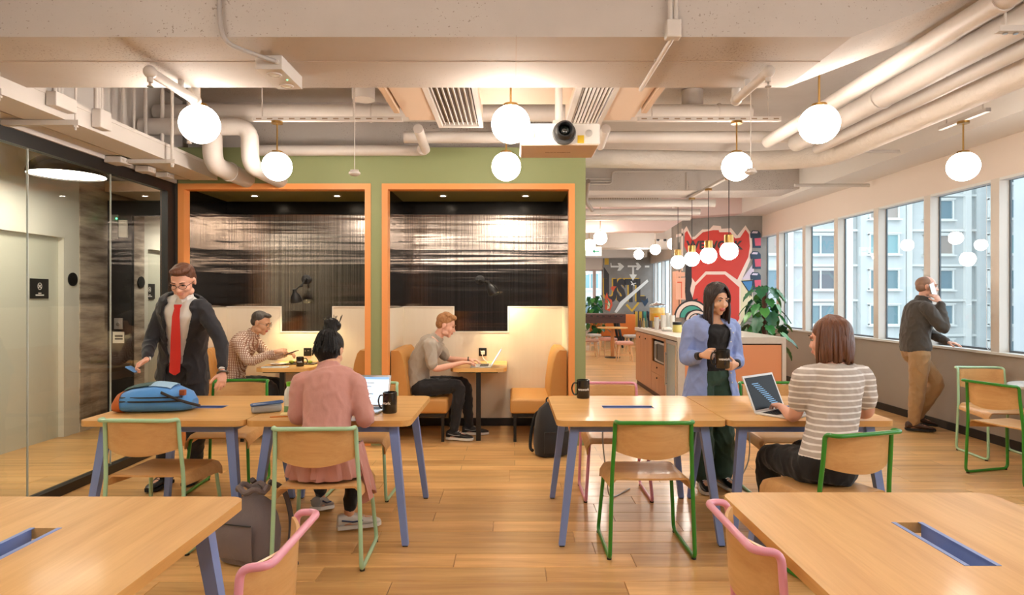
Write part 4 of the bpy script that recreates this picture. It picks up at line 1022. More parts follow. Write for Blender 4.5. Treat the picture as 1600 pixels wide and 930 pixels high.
front(-0.62, 0.2, 0.36, 0.5, 'drawer', knob=(-0.2, 0.45)); front(-0.62, 0.2, 0.08, 0.355, 'drawer', knob=(-0.2, 0.3)); front(-0.75, -0.62, 0.08, 0.9, 'stile')
MB().box((x0 + 0.008, -0.62, 0.5), (x0 + 0.03, 0.2, 0.52)).box((x0 + 0.008, -0.62, 0.86), (x0 + 0.03, 0.2, 0.9)).box((x0 + 0.008, 0.14, 0.52), (x0 + 0.03, 0.2, 0.86)).build('niche_frame', cab, isl)
MB().box((x0 - 0.005, y0 + 0.05, 0), (x0 + 0.03, y0 + 0.09, 0.9)).build('end_stile', stone, isl)
mw = thing('microwave', 'grey microwave oven set in the island niche', 'microwave', (2.785 + x0 + 0.2, 9.5 - 0.25, 0.525))
MB().rbox((-0.17, -0.33, 0), (0.17, 0.33, 0.3), 0.01, 2).build('body', alu, mw); MB().box((-0.176, -0.3, 0.03), (-0.168, 0.12, 0.27)).build('window', black_plastic, mw); MB().box((-0.185, 0.13, 0.04), (-0.17, 0.15, 0.26)).build('handle', chrome, mw)
MB().box((-0.178, 0.18, 0.05), (-0.169, 0.31, 0.25)).build('control_panel', mat('panel_grey', (90, 92, 94), 0.4), mw)
fr = thing('glass_fridge', 'under counter drinks fridge with steel framed glass door in the island', 'fridge', (2.785 + x0 + 0.012, 9.5 - 1.03, 0.08))
MB().box((-0.012, -0.27, 0), (0.012, -0.23, 0.82)).box((-0.012, 0.23, 0), (0.012, 0.27, 0.82)).box((-0.012, -0.23, 0), (0.012, 0.23, 0.05)).box((-0.012, -0.23, 0.77), (0.012, 0.23, 0.82)).build('door_frame', chrome, fr)
MB().box((-0.004, -0.23, 0.05), (0.004, 0.23, 0.77)).build('door_glass', mat('fridge_glass', (150, 176, 186), 0.08, spec=0.8), fr)
MB().cyl((-0.035, 0.2, 0.2), (-0.035, 0.2, 0.65), 0.009, n=10).box((-0.035, 0.195, 0.22), (-0.01, 0.205, 0.23)).box((-0.035, 0.195, 0.62), (-0.01, 0.205, 0.63)).build('handle', chrome, fr)
# ---- stools and round table in the far room
pinkpad = mat('pink_felt', (214, 164, 150), 0.9); greypad = mat('grey_felt', (178, 170, 164), 0.9); ash = wood('pale_ash', (226, 186, 146), (208, 164, 122), 'Z', 0.5)
def stool(px, py, lab, pad=pinkpad, rz=0.0):
    p = on_z(px, py, 0.0); t = thing('padded_stool', lab, 'stool', (p.x, p.y, 0), rz, 'padded stools in the far room')
    MB().rbox((-0.19, -0.17, 0.385), (0.19, 0.17, 0.465), 0.035, 4).build('cushion', pad, t, True)
    for sx in (-1, 1):
        for sy in (-1, 1): MB().tube([(sx * 0.13, sy * 0.11, 0.39), (sx * 0.17, sy * 0.15, 0)], [0.02, 0.013], 10).build('leg', ash, t, True)
    MB().box((-0.15, -0.145, 0.14), (0.15, -0.125, 0.16)).box((-0.15, 0.125, 0.14), (0.15, 0.145, 0.16)).box((-0.15, -0.13, 0.2), (-0.13, 0.13, 0.22)).box((0.13, -0.13, 0.2), (0.15, 0.13, 0.22)).build('stretcher', ash, t)
stool(975.5, 565, 'pink padded stool nearest the island end')
stool(950, 556.5, 'pink padded stool left of the round table column', rz=0.3)
stool(922, 559, 'half hidden brownish pink stool at the green wall edge', mat('brown_felt', (176, 140, 124), 0.9), 0.1)
stool(987, 550, 'pale grey stool behind the pink one beside the island', greypad, 0.2)
stool(926, 548, 'pale stool under the dark games table by the green wall', greypad, 0.4)
p = on_z(957, 559, 0); t = thing('round_table', 'round oak cafe table among the padded stools', 'table', (p.x, p.y, 0))
MB().lathe([(0.001, 0.715), (0.36, 0.715), (0.37, 0.725), (0.37, 0.74), (0.36, 0.745), (0.001, 0.745)], n=40).build('tabletop', oak_top, t, True)
MB().cyl((0, 0, 0.02), (0, 0, 0.715), 0.045, n=16).build('column', cab, t, True); MB().lathe([(0.001, 0), (0.19, 0), (0.19, 0.012), (0.05, 0.03), (0.001, 0.03)], n=32).build('base', black_metal, t, True)
# table football
darkwood = wood('dark_table_wood', (84, 50, 44), (60, 34, 30), 'X', 0.35)
t = thing('football_table', 'dark wood table football game in front of the arrow mural', 'games table', (2.55, 19.0, 0))
MB().box((-0.76, -0.38, 0.72), (0.76, -0.33, 0.98)).build('side_board', darkwood, t); MB().box((-0.76, 0.33, 0.72), (0.76, 0.38, 0.98)).build('side_board', darkwood, t)
MB().box((-0.76, -0.33, 0.72), (-0.70, 0.33, 0.98)).build('end_board', darkwood, t); MB().box((0.70, -0.33, 0.72), (0.76, 0.33, 0.98)).build('end_board', darkwood, t)
MB().box((-0.7, -0.33, 0.8), (0.7, 0.33, 0.82)).build('pitch', mat('pitch_green', (50, 110, 60), 0.6), t)
MB().box((-0.78, -0.39, 0.98), (0.78, -0.32, 1.0)).box((-0.78, 0.32, 0.98), (0.78, 0.39, 1.0)).build('top_rail', mat('rail_grey', (130, 112, 104), 0.4), t)
for k in range(8):
    x = -0.6 + 0.17 * k; rd = MB().cyl((x, -0.62, 0.93), (x, 0.55, 0.93), 0.009, n=8).build('rod', chrome, t)
    MB().cyl((x, -0.72, 0.93), (x, -0.6, 0.93), 0.018, n=10).build('handle', black_plastic, rd)
    for j in range(3): MB().rbox((x - 0.015, -0.2 + 0.18 * j, 0.86), (x + 0.015, -0.16 + 0.18 * j, 0.96), 0.005, 1).build('player', mat('player_red', (170, 40, 40), 0.5) if k % 2 else mat('player_white', (230, 230, 225), 0.5), rd)
for sx in (-1, 1):
    for sy in (-1, 1): MB().tube([(sx * 0.55, sy * 0.3, 0.72), (sx * 0.68, sy * 0.34, 0)], [0.05, 0.03], 8).build('leg', black_metal, t)
MB().box((0.765, -0.05, 0.83), (0.775, 0.05, 0.87)).build('goal_slot', black_plastic, t)
# orange lounge bench seen behind it
t = thing('orange_screen', 'low orange padded screen behind the games table', 'screen', (3.3, 21.0, 0))
MB().rbox((-0.75, -0.06, 0.2), (0.75, 0.06, 0.92), 0.04, 3).build('panel', mat('orange_felt', (226, 122, 52), 0.85), t, True)
for x in (-0.6, 0.6): MB().box((x - 0.03, -0.2, 0), (x + 0.03, 0.2, 0.03)).box((x - 0.02, -0.02, 0.03), (x + 0.02, 0.02, 0.21)).build('foot', black_metal, t)
# dark triangular stand by the wall
t = thing('floor_stand', 'dark sloping floor stand below the arrow mural', 'stand', (3.5, 21.6, 0))
MB().prism([(-0.4, 0), (0.45, 0), (0.3, 0.06), (0.1, 0.62), (0.02, 0.62), (-0.2, 0.06)], (0, -0.15, 0), (1, 0, 0), (0, 0, 1), (0, 0.3, 0)).build('body', mat('stand_dark', (62, 64, 70), 0.6), t)
# ================================================================== PEOPLE
def remesh(mb, name, mats, voxel=0.007, it=3, parent=None, fac=0.5):
    """join overlapping closed shapes into one continuous surface; each face keeps the material of the shape below it"""
    tmp = bpy.data.objects.new('tmp', mb.mesh('tmp', mats)); COL.objects.link(tmp)
    m = tmp.modifiers.new('v', 'REMESH'); m.mode = 'VOXEL'; m.voxel_size = voxel
    s = tmp.modifiers.new('s', 'SMOOTH'); s.factor = fac; s.iterations = it
    dg = bpy.context.evaluated_depsgraph_get(); dg.update()
    me = bpy.data.meshes.new_from_object(tmp.evaluated_get(dg))
    me.name = name; me.materials.clear()
    mats = mats if isinstance(mats, (list, tuple)) else [mats]
    for k in mats: me.materials.append(k)
    me.polygons.foreach_set('use_smooth', [True] * len(me.polygons))
    if len(mats) > 1:
        bv = BVHTree.FromPolygons([tuple(p) for p in mb.v], mb.f)
        idx = [mb.mi[bv.find_nearest(p.center)[2]] for p in me.polygons]
        me.polygons.foreach_set('material_index', idx)
    else: me.polygons.foreach_set('material_index', [0] * len(me.polygons))
    old = tmp.data; bpy.data.objects.remove(tmp); bpy.data.meshes.remove(old)
    sh = wloc(parent) if parent is not None else V((0, 0, 0))
    me.transform(Matrix.Translation(-sh))
    o = bpy.data.objects.new(name, me); COL.objects.link(o); o.parent = parent
    return o

MALE = [(-.16, .13, .10), (-.06, .158, .115), (0, .165, .118), (.2, .152, .112), (.4, .15, .112), (.6, .165, .122), (.76, .178, .122), (.87, .168, .10), (.95, .115, .076), (1.0, .064, .062)]
FEM = [(-.16, .13, .10), (-.06, .158, .115), (0, .165, .118), (.2, .142, .10), (.38, .126, .092), (.58, .142, .118), (.74, .152, .112), (.87, .142, .088), (.95, .098, .066), (1.0, .052, .052)]
ARM = [(0, .056), (.12, .052), (.3, .046), (.5, .039), (.62, .040), (.85, .030), (1, .026)]
LEG = [(0, .088), (.2, .082), (.45, .062), (.52, .056), (.65, .058), (.85, .042), (1, .036)]

def interp(tab, u, k=1):
    if u <= tab[0][0]: return tab[0][k]
    for a, b in zip(tab[:-1], tab[1:]):
        if u <= b[0]:
            t = (u - a[0]) / (b[0] - a[0]); return a[k] * (1 - t) + b[k] * t
    return tab[-1][k]

class Fig:
    def __init__(s, sex, J, k=1.0):
        s.J = {a: (V(b) if hasattr(b, '__len__') else b) for a, b in J.items()}; s.tab = MALE if sex == 'm' else FEM; s.k = k; s.sex = sex
        j = s.J; s.J.setdefault('rs', j['rt'])
        s.curve = catmull([j['pel'], j['wst'], j['che'], j['nek']], 10)
        h = s.J; f = h['hf'].normalized(); u = V(h.get('hu', (0, 0, 1))); r = f.cross(u).normalized(); u = r.cross(f).normalized()
        s.hr, s.hfw, s.hu = r, f, u; s.hs = h.get('hs', 1.0)
    def spine(s, u):
        n = len(s.curve) - 1
        if u < 0: return s.curve[0] + (s.curve[0] - s.curve[3]).normalized() * (-u) * (s.curve[-1] - s.curve[0]).length, (s.curve[1] - s.curve[0]).normalized()
        x = u * n; i = min(int(x), n - 1); t = x - i
        return s.curve[i] * (1 - t) + s.curve[i + 1] * t, (s.curve[min(i + 2, n)] - s.curve[max(i - 1, 0)]).normalized()
    def ring(s, u, inf, n=32, a0=0.0, wide=1.0):
        p, t = s.spine(u); m = min(max(u, 0), 1)
        r = s.J['rt'] * (1 - m) + s.J['rs'] * m; r = (r - t * r.dot(t)).normalized(); f = t.cross(r) * -1
        if f.dot(s.J['rt'].cross(V((0, 0, 1))) * -1) < 0: f = -f
        uu = max(u, -.02) if a0 else u
        hw = interp(s.tab, uu, 1) * s.k * wide + inf; hd = interp(s.tab, uu, 2) * s.k + inf
        if a0 and u < 0: hw += -.09 * u; hd += -.06 * u
        out = []
        if a0 == 0: an = [2 * PI * q / n for q in range(n)]
        else: an = [a0 + (2 * PI - 2 * a0) * q / (n - 1) for q in range(n)]
        for a in an:           # angle from the front, running round by the right side
            c, d = math.cos(a), math.sin(a)
            x = math.copysign(abs(d) ** 0.93, d) * hw; y = math.copysign(abs(c) ** 0.93, c) * hd
            if s.sex == 'f' and c > 0 and 0.5 < u < 0.8: y += 0.018 * c * math.sin(PI * (u - .5) / .3)
            out.append(p + r * x + f * y)
        return out
    def torso(s, mb, inf=0.0, u0=-.16, u1=1.0, gap=None, th=0.016, extra=()):
        us = sorted(set([u0 + (u1 - u0) * q / 16 for q in range(17)]))
        if gap is None: mb.rings([s.ring(u, inf) for u in us])
        else: mb.sheet([s.ring(u, inf, 40, gap(u)) for u in us], th)
    def limb(s, mb, pts, tab, inf=0.0, f0=0.0, f1=1.0, scale=1.0, n=16, add=None):
        pts = fillet(pts, 0.06, 6); L_ = [0]
        for a, b in zip(pts[:-1], pts[1:]): L_.append(L_[-1] + (b - a).length)
        out, rad = [], []
        for q in range(25):
            f = f0 + (f1 - f0) * q / 24; d = f * L_[-1]
            i = max(i for i in range(len(L_)) if L_[i] <= d + 1e-9); i = min(i, len(pts) - 2)
            t = (d - L_[i]) / max(L_[i + 1] - L_[i], 1e-6); out.append(pts[i] * (1 - t) + pts[i + 1] * t)
            rad.append(interp(tab, f) * scale * s.k + inf + (add(f) if add else 0))
        mb.tube(out, rad, n, ends=(f0 == 0))
    def arm(s, mb, sd, inf=0.0, f0=0.0, f1=1.0, scale=1.0, add=None):
        j = s.J; s.limb(mb, [j['sh' + sd], j['el' + sd], j['wr' + sd]], ARM, inf, f0, f1, scale, add=add)
        if f0 == 0:
            c = j['che'] * 0.5 + j['nek'] * 0.5; mb.tube([c * 0.45 + j['sh' + sd] * 0.55, j['sh' + sd]], [0.06 * s.k + inf, 0.055 * s.k * scale + inf], 14, ends=True)
    def leg(s, mb, sd, inf=0.0, f0=0.0, f1=1.0, scale=1.0, add=None):
        j = s.J; s.limb(mb, [j['hip' + sd], j['kn' + sd], j['an' + sd]], LEG, inf, f0, f1, scale, add=add)
    def hp(s, x, y, z): return s.J['hed'] + (s.hr * x + s.hfw * y + s.hu * z) * s.hs
    def rot(s): return Matrix((s.hr, s.hfw, s.hu)).transposed()
    def eb(s, mb, c, r, n=16, m=10): mb.ball(s.hp(*c), [q * s.hs for q in r], n, m, s.rot())
    def head(s, mb, lips=1):
        e = s.eb
        e(mb, (0, -.008, .032), (.074, .094, .082), 24, 14); e(mb, (0, .03, -.02), (.064, .066, .07)); e(mb, (0, .036, -.062), (.048, .052, .046))
        e(mb, (0, .062, -.093), (.024, .022, .02))
        for q in (-1, 1):
            e(mb, (q * .036, .058, -.028), (.028, .03, .028)); e(mb, (q * .05, .02, -.07), (.02, .035, .025))
            e(mb, (q * .077, -.008, -.004), (.010, .018, .030)); e(mb, (q * .03, .084, .024), (.026, .011, .009))
        w = (1.0, 0.0) if s.sex == 'm' else (.78, .007)
        mb.tube([s.hp(0, .088, .012), s.hp(0, .097 - w[1] * .5, -.012), s.hp(0, .106 - w[1], -.029)], [.008 * s.hs, .0088 * w[0] * s.hs, .0125 * w[0] * s.hs], 12, ends=True)
        for q in (-1, 1): e(mb, (q * .011 * w[0], .096 - w[1] * .6, -.033), (.0085 * w[0], .010, .0075))
        k = mb.cur; mb.cur = lips; e(mb, (0, .089, -.057), (.023, .011, .0055)); e(mb, (0, .088, -.066), (.019, .011, .006)); mb.cur = k
        j = s.J; mb.tube([j['nek'] + (j['nek'] - j['hed']) * 0.25, j['nek'] * 0.5 + s.hp(0, -.02, -.05) * 0.5, s.hp(0, -.012, -.03)], [.062 * s.k, .053 * s.k, .055 * s.k], 18)
    def hand(s, mb, sd, d, nrm, curl=(.5, .55, .6, .65), thumb=.5, spread=.06, sc=1.0):
        W = s.J['wr' + sd]; d = V(d).normalized(); nrm = V(nrm); nrm = (nrm - d * nrm.dot(d)).normalized(); l = d.cross(nrm).normalized() * (1 if sd == 'L' else -1)
        sc *= 0.95 * s.k; R_ = []
        for q in range(7):
            t = q / 6; hw = (.025 + .017 * math.sin(min(1, t * 1.3) * PI / 2)) * sc; hh = (.019 - .005 * t) * sc; c = W + d * (.088 * t * sc)
            R_.append([c + l * (hw * math.cos(2 * PI * k / 16)) + nrm * (hh * math.sin(2 * PI * k / 16)) for k in range(16)])
        mb.rings(R_)
        offs = (.0315, .0105, -.0105, -.031); lens = (.072, .08, .073, .057)
        for i in range(4):
            p = W + d * ((.082 - (.006 if i in (0, 3) else 0)) * sc) + l * (offs[i] * sc); dr = (d + l * (spread * (1.5 - i))).normalized(); ax = dr.cross(nrm).normalized()
            pts = [p - dr * .012 * sc, p]; a = curl[i]
            for g, fr in enumerate((.45, .30, .25)):
                dr = Quaternion(ax, -a * (0.8, 1.1, .8)[g]) @ dr; p = p + dr * (lens[i] * fr * sc); pts.append(p)
            mb.tube(fillet(pts, .008, 3), .0083 * sc if i < 3 else .0074 * sc, 10, ends=True)
        p = W + d * (.022 * sc) + l * (.02 * sc); dr = (d * .62 + l * .72 - nrm * .3).normalized(); pts = [p]
        for g, L_ in enumerate((.045, .034, .026)):
            p = p + dr * (L_ * sc); pts.append(p); dr = (dr + (d - l * .55 - nrm * .35) * (thumb * .55)).normalized()
        mb.tube(fillet(pts, .01, 3), [.0135 * sc] + [.0115 * sc] * 4 + [.0105 * sc] * (len(fillet(pts, .01, 3)) - 5), 10, ends=True)
    def foot(s, mb, sd):
        a = s.J['an' + sd]; d = V(s.J['ft' + sd]).normalized(); mb.tube([a - d * .03 + V((0, 0, -.04)), a + d * .05 + V((0, 0, -.04)), a + d * .13 + V((0, 0, -.055))], [.034, .035, .024], 12, ends=True)
        mb.tube([a + V((0, 0, .03)), a + V((0, 0, -.045))], .034, 12)

def shoe(f, sd, par, m, sole, cut=0.10, size=1.0, mark=None):
    a = f.J['an' + sd]; d = V(f.J['ft' + sd]).normalized(); up = V((0, 0, 1)); up = (up - d * up.dot(d)).normalized(); l = d.cross(up)
    base = a - up * 0.085
    prof = [(-.075, .022, .07), (-.07, .034, .085), (-.045, .038, cut), (0, .038, cut + .005), (.045, .041, .085), (.09, .046, .062), (.14, .047, .05), (.175, .037, .042), (.195, .018, .032)]
    rs = []
    for x, hw, h in prof:
        x *= size; r = []
        for q in range(16):
            an = 2 * PI * q / 16; y = math.copysign(abs(math.cos(an)) ** .8, math.cos(an)) * hw; z = (math.sin(an) * .5 + .5) ** .9 * (h - .016) + .016
            r.append(base + d * x + l * y * size + up * z)
        rs.append(r)
    o = MB().rings(rs).build('shoe', m, par, True, world=True)
    so = []
    for x, hw, h in prof: so.append((x * size * 1.02, (hw + .003) * size))
    poly = [(x, y) for x, y in so] + [(x, -y) for x, y in reversed(so)]
    MB().prism(poly, base, d, l, up * .022).build('sole', sole, o, world=False).location = (0, 0, 0)
    for v in o.children[0].data.vertices: v.co -= wloc(par)
    if mark:
        for q in (-1, 1):
            MB().tube([base + d * (-.05) + l * q * .041 + up * .06, base + d * .02 + l * q * .043 + up * .045, base + d * .08 + l * q * .047 + up * .05], .005, 6).build('stripe', mark, par, world=True)
    lc = MB()
    for k in range(4):
        x = .03 + .02 * k; z = .088 - .009 * k; lc.tube([base + d * x - l * .02 + up * z, base + d * x + up * (z + .008), base + d * x + l * .02 + up * z], .003, 6)
    lc.build('laces', sole, par, world=True)
    return o

def face_bits(f, par, brow=(50, 36, 28), closed=False, glasses=None, iris=(52, 36, 26)):
    em = mat('eye_white', (236, 230, 224), 0.25); im = mat('eye_iris_%d' % iris[0], iris, 0.2); bm_ = mat('brow_%d' % brow[0], brow, 0.8)
    for q in (-1, 1):
        ey = MB(); f.eb(ey, (q * .031, .0805, .006), (.0135, .009, .0065 if not closed else .003)); e = ey.build('eye', em if not closed else bm_, par, True, world=True)
        ir = MB(); f.eb(ir, (q * .031, .0885, .0055), (.0058, .0024, .0058 if not closed else .002), 12, 8); ir.build('iris', im, e, True, world=False)
        for v in e.children[0].data.vertices: v.co -= wloc(par)
        ld = MB().tube([f.hp(q * .017, .086, .009), f.hp(q * .031, .0905, .0145), f.hp(q * .046, .0815, .009)], .0022, 6); ld.build('eyelid', bm_, par, world=True)
        MB().tube([f.hp(q * .014, .0955, .027), f.hp(q * .032, .0955, .0325), f.hp(q * .05, .083, .028)], [.0035, .004, .002], 8).build('eyebrow', bm_, par, True, world=True)
    if glasses:
        g = MB()
        for q in (-1, 1):
            ring = [f.hp(q * .033 + .0255 * math.cos(2 * PI * k / 20), .104 - .010 * abs(math.cos(2 * PI * k / 20)) * (1 if q * math.cos(2 * PI * k / 20) > 0 else 0), .002 + .0155 * math.sin(2 * PI * k / 20)) for k in range(20)]
            g.tube(ring, .0019, 6, closed=True); g.tube([f.hp(q * .058, .096, .006), f.hp(q * .078, .04, .008), f.hp(q * .082, -.012, .004)], .002, 6)
        g.tube([f.hp(-.008, .107, .006), f.hp(0, .11, .009), f.hp(.008, .107, .006)], .002, 6)
        g.build('glasses', glasses, par, True, world=True)

def hair_cap(f, par, m, parts, voxel=0.006, it=2, extra=None):
    mb = MB()
    for c, r in parts: f.eb(mb, c, r, 24, 14)
    if extra: extra(mb)
    return remesh(mb, 'hair', [m], voxel, it, par)

def locks(f, mb, n, a0, a1, length, seed, r0=.011, spread=.0, front=None, down=(0, 0, -1)):
    rg = random.Random(seed); dn = V(down)
    for k in range(n):
        az = math.radians(a0 + (a1 - a0) * (k + rg.uniform(-.3, .3)) / max(n - 1, 1))
        sx, cy = math.sin(az), math.cos(az); pts = []
        for el in (86, 64, 40, 16):
            e = math.radians(el); j = rg.uniform(.98, 1.05)
            pts.append(f.hp(.083 * math.cos(e) * sx * j, -.008 + .102 * math.cos(e) * cy * j, .034 + .09 * math.sin(e) * j))
        b = pts[-1]; L_ = length * rg.uniform(.88, 1.06); out = (f.hr * sx + f.hfw * cy)
        for q in (.3, .65, 1): pts.append(b + dn * (L_ * q) + out * (spread * math.sin(q * PI * .7)) + f.hr * rg.uniform(-.005, .005))
        mb.tube(catmull(pts, 4), [r0 * (1 - .35 * i / 24) for i in range(25)], 8, ends=True)

def cloth(name, col, rough=.85, scale=9, st=.5, dist=.02, **k):
    return mat(name, col, rough, bump=((scale, scale, scale * .6), st, dist), sheen=.15, **k)

skin_a = mat('skin_fair', (226, 172, 148), .5, bump=((60, 60, 60), .05, .002)); lip_a = mat('lips_fair', (206, 138, 120), .45)
skin_b = mat('skin_warm', (216, 166, 132), .5, bump=((60, 60, 60), .05, .002)); lip_b = mat('lips_warm', (186, 98, 88), .4)
white_cloth = cloth('white_shirt_cotton', (232, 230, 226)); black_cloth = cloth('black_cotton', (20, 19, 21)); white_sole = mat('white_rubber', (226, 224, 218), .6); black_sole = mat('black_rubber', (20, 20, 20), .7)

def person(lab, f, loc):
    return thing('person', lab, 'person', loc)

def body(f, par, skin, lip, hands):
    mb = MB(); f.torso(mb, -.006); f.head(mb)
    for sd in 'RL':
        f.arm(mb, sd, -.004); f.leg(mb, sd, -.006); f.foot(mb, sd)
        d, n_, kw = hands[sd]; f.hand(mb, sd, d, n_, **kw)
    return remesh(mb, 'body', [skin, lip], .0062, 2, par)

def garment(f, par, name, m, fn, voxel=.009, it=4, fold=.007, fq=13):
    mb = MB(); fn(mb); o = remesh(mb, name, [m], voxel, it, par)
    if fold:                      # real folds in the cloth
        me = o.data; k = V((fq, fq, fq * .75)); off = V(f.J['pel']) * 3; nv = len(me.vertices)
        co = [0.0] * (nv * 3); no = [0.0] * (nv * 3); me.vertices.foreach_get('co', co); me.vertex_normals.foreach_get('vector', no)
        for i in range(0, nv * 3, 3):
            p = V((co[i] * k.x, co[i + 1] * k.y, co[i + 2] * k.z)) + off
            r = 1 - abs(mnoise.noise(p)) * 2.2; q = fold * (max(r, 0) ** 2 - .35 + .35 * mnoise.noise(p * 2.3))
            co[i] += no[i] * q; co[i + 1] += no[i + 1] * q; co[i + 2] += no[i + 2] * q
        me.vertices.foreach_set('co', co); me.update()
    return o

# ---------------------------------------------------------------- 1 the man in the suit
f = Fig('m', dict(pel=(-2.58, 5.02, .93), wst=(-2.555, 4.98, 1.10), che=(-2.49, 4.87, 1.34), nek=(-2.455, 4.79, 1.465), hed=(-2.418, 4.705, 1.59), hf=(.08, -.88, -.46),
    rt=(-1, -.05, 0), rs=(-.99, .1, .06), shR=(-2.635, 4.87, 1.405), elR=(-2.735, 4.84, 1.14), wrR=(-2.64, 4.62, 1.02), shL=(-2.325, 4.81, 1.39), elL=(-2.165, 4.78, 1.13), wrL=(-2.115, 4.68, .93),
    hipR=(-2.67, 5.02, .88), knR=(-2.70, 4.97, .49), anR=(-2.71, 4.99, .095), ftR=(-.1, -1, 0), hipL=(-2.49, 5.03, .88), knL=(-2.5, 5.06, .49), anL=(-2.54, 5.13, .095), ftL=(.1, -1, 0), hs=1.02), .93)
P = person('man in a black suit and red tie bending over the blue bag', f, (-2.6, 5.0, 0))
body(f, P, skin_a, lip_a, {'R': ((-.45, -.6, -.45), (-.55, .2, .8), dict(curl=(.7, .75, .8, .85), thumb=.9)), 'L': ((.02, -.25, -.95), (.75, -.55, .1), dict(curl=(.25, .28, .3, .34), spread=.1))})
suit = cloth('black_suiting', (26, 25, 32), .75, 7, .4)
garment(f, P, 'shirt', white_cloth, lambda mb: (f.torso(mb, .004, .02, .97), [f.arm(mb, s, .006, .5, .98) for s in 'RL'], mb.tube([f.J['nek'] + V((0, .01, -.03)), f.J['nek'] + (f.J['hed'] - f.J['nek']) * .3], [.072, .063], 20)), fold=.003)
gapf = lambda u: max(.12, min(.75, .42 + .5 * (u - .45))) if u > .1 else .42
def jk(mb):
    f.torso(mb, .014, -.17, .955, gapf, .02)
    for s in 'RL': f.arm(mb, s, .012, 0, .93, 1.0)
garment(f, P, 'suit_jacket', suit, jk)
for sg, a in ((1, 1), (-1, -1)):
    pts = [f.ring(u, .03, 40, gapf(u))[0 if sg > 0 else -1] for u in (.35, .5, .65, .8, .9)]
    inn = [f.ring(u, .034, 40, gapf(u) + w)[0 if sg > 0 else -1] for u, w in ((.35, .02), (.5, .22), (.65, .42), (.8, .5), (.9, .3))]
    MB().sheet([pts, inn], .006).build('lapel', suit, P, world=True)
for sg in (-1, 1):
    nk = f.J['nek']; MB().sheet([[nk + V((sg * .008, -.07, .022)), nk + V((sg * .04, -.055, .03)), nk + V((sg * .066, -.01, .042))], [nk + V((sg * .028, -.084, -.035)), nk + V((sg * .058, -.062, -.015)), nk + V((sg * .078, -.012, .005))]], .004).build('collar', white_cloth, P, world=True)
tie = []
for u, w in ((-.03, .004), (.0, .04), (.2, .04), (.5, .036), (.8, .026), (.93, .02), (.955, .026), (.985, .028)):
    r = f.ring(u, .016 if u > 0 else .03, 40, .0001); c = r[0]; rt = V((-1, 0, 0)); tie.append([c - rt * w, c + V((0, -.006, 0)), c + rt * w])
MB().sheet(tie, .006).build('red_tie', mat('red_silk', (216, 38, 34), .45, sheen=.3), P, True, world=True)
garment(f, P, 'trousers', suit, lambda mb: (f.torso(mb, .008, -.16, .12), [f.leg(mb, s, .018, 0, 1.03) for s in 'RL']))
leather_blk = mat('black_leather', (18, 17, 17), .3)
for s in 'RL': shoe(f, s, P, leather_blk, black_sole)
hair_cap(f, P, mat('hair_brown', (96, 56, 34), .5, bump=((70, 70, 18), .9, .01)), [((0, -.022, .05), (.081, .095, .078)), ((0, -.045, .01), (.077, .07, .07)), ((.0, .045, .098), (.06, .05, .028)), ((-.03, .02, .105), (.05, .06, .025))])
face_bits(f, P, (78, 50, 34), True, mat('glasses_dark', (30, 24, 22), .3))
wr = f.J['wrL']; dd = (f.J['wrL'] - f.J['elL']).normalized()
MB().tube([wr + dd * .012 + (q1 * math.cos(t) + q2 * math.sin(t)) * .034 for q1, q2 in [frame_of(dd)] for t in [2 * PI * k / 24 for k in range(24)]], .008, 8, closed=True).build('watch', mat('watch_steel', (110, 104, 98), .3, metal=.8), P, True, world=True)
h = f.J['wrR'] + V((-.052, -.078, -.06)); tag(MB().rbox(h - V((.04, .035, .004)), h + V((.04, .035, .006)), .004, 2, Matrix.Rotation(.5, 3, 'Y')).build('blue_card', mat('card_blue', (96, 148, 206), .4)), 'blue card held in the suited man hand', 'card')
# ---------------------------------------------------------------- 2 checked shirt man in the left booth
f = Fig('m', dict(pel=(-2.97, 6.80, .55), wst=(-2.96, 6.80, .73), che=(-2.85, 6.80, .97), nek=(-2.76, 6.80, 1.07), hed=(-2.665, 6.79, 1.20), hf=(.93, -.08, -.32), rt=(0, -1, 0), rs=(.05, -1, 0),
    shR=(-2.83, 6.60, 1.0), elR=(-2.70, 6.56, .80), wrR=(-2.45, 6.64, .91), shL=(-2.82, 7.0, 1.0), elL=(-2.66, 7.03, .82), wrL=(-2.42, 6.88, .87),
    hipR=(-2.94, 6.69, .53), knR=(-2.50, 6.68, .54), anR=(-2.52, 6.68, .095), ftR=(1, -.1, 0), hipL=(-2.94, 6.91, .53), knL=(-2.50, 6.92, .54), anL=(-2.55, 6.93, .095), ftL=(1, .1, 0), hs=1.02), .95)
P = person('man in a checked shirt and glasses eating in the left booth', f, (-2.9, 6.8, 0))
body(f, P, skin_b, lip_b, {'R': ((.95, .1, .15), (-.1, -.5, .85), dict(curl=(.75, .8, .9, .9), thumb=.8)), 'L': ((.95, -.25, 0), (0, .5, .85), dict(curl=(.6, .65, .7, .75), thumb=.7))})
chk = check_mat('brown_check_cotton', (222, 206, 190), (140, 98, 78), 58, (1, 0, 1), .36)
garment(f, P, 'checked_shirt', chk, lambda mb: (f.torso(mb, .014, -.12, .965), [f.arm(mb, s, .012, 0, .92, 1.0) for s in 'RL'], mb.tube([f.J['nek'] + V((-.01, 0, -.01)), f.J['nek'] + V((.03, 0, .035))], [.075, .068], 20)))
garment(f, P, 'trousers', black_cloth, lambda mb: (f.torso(mb, .008, -.16, .06), [f.leg(mb, s, .016, 0, 1.0) for s in 'RL']))
for s in 'RL': shoe(f, s, P, leather_blk, black_sole)
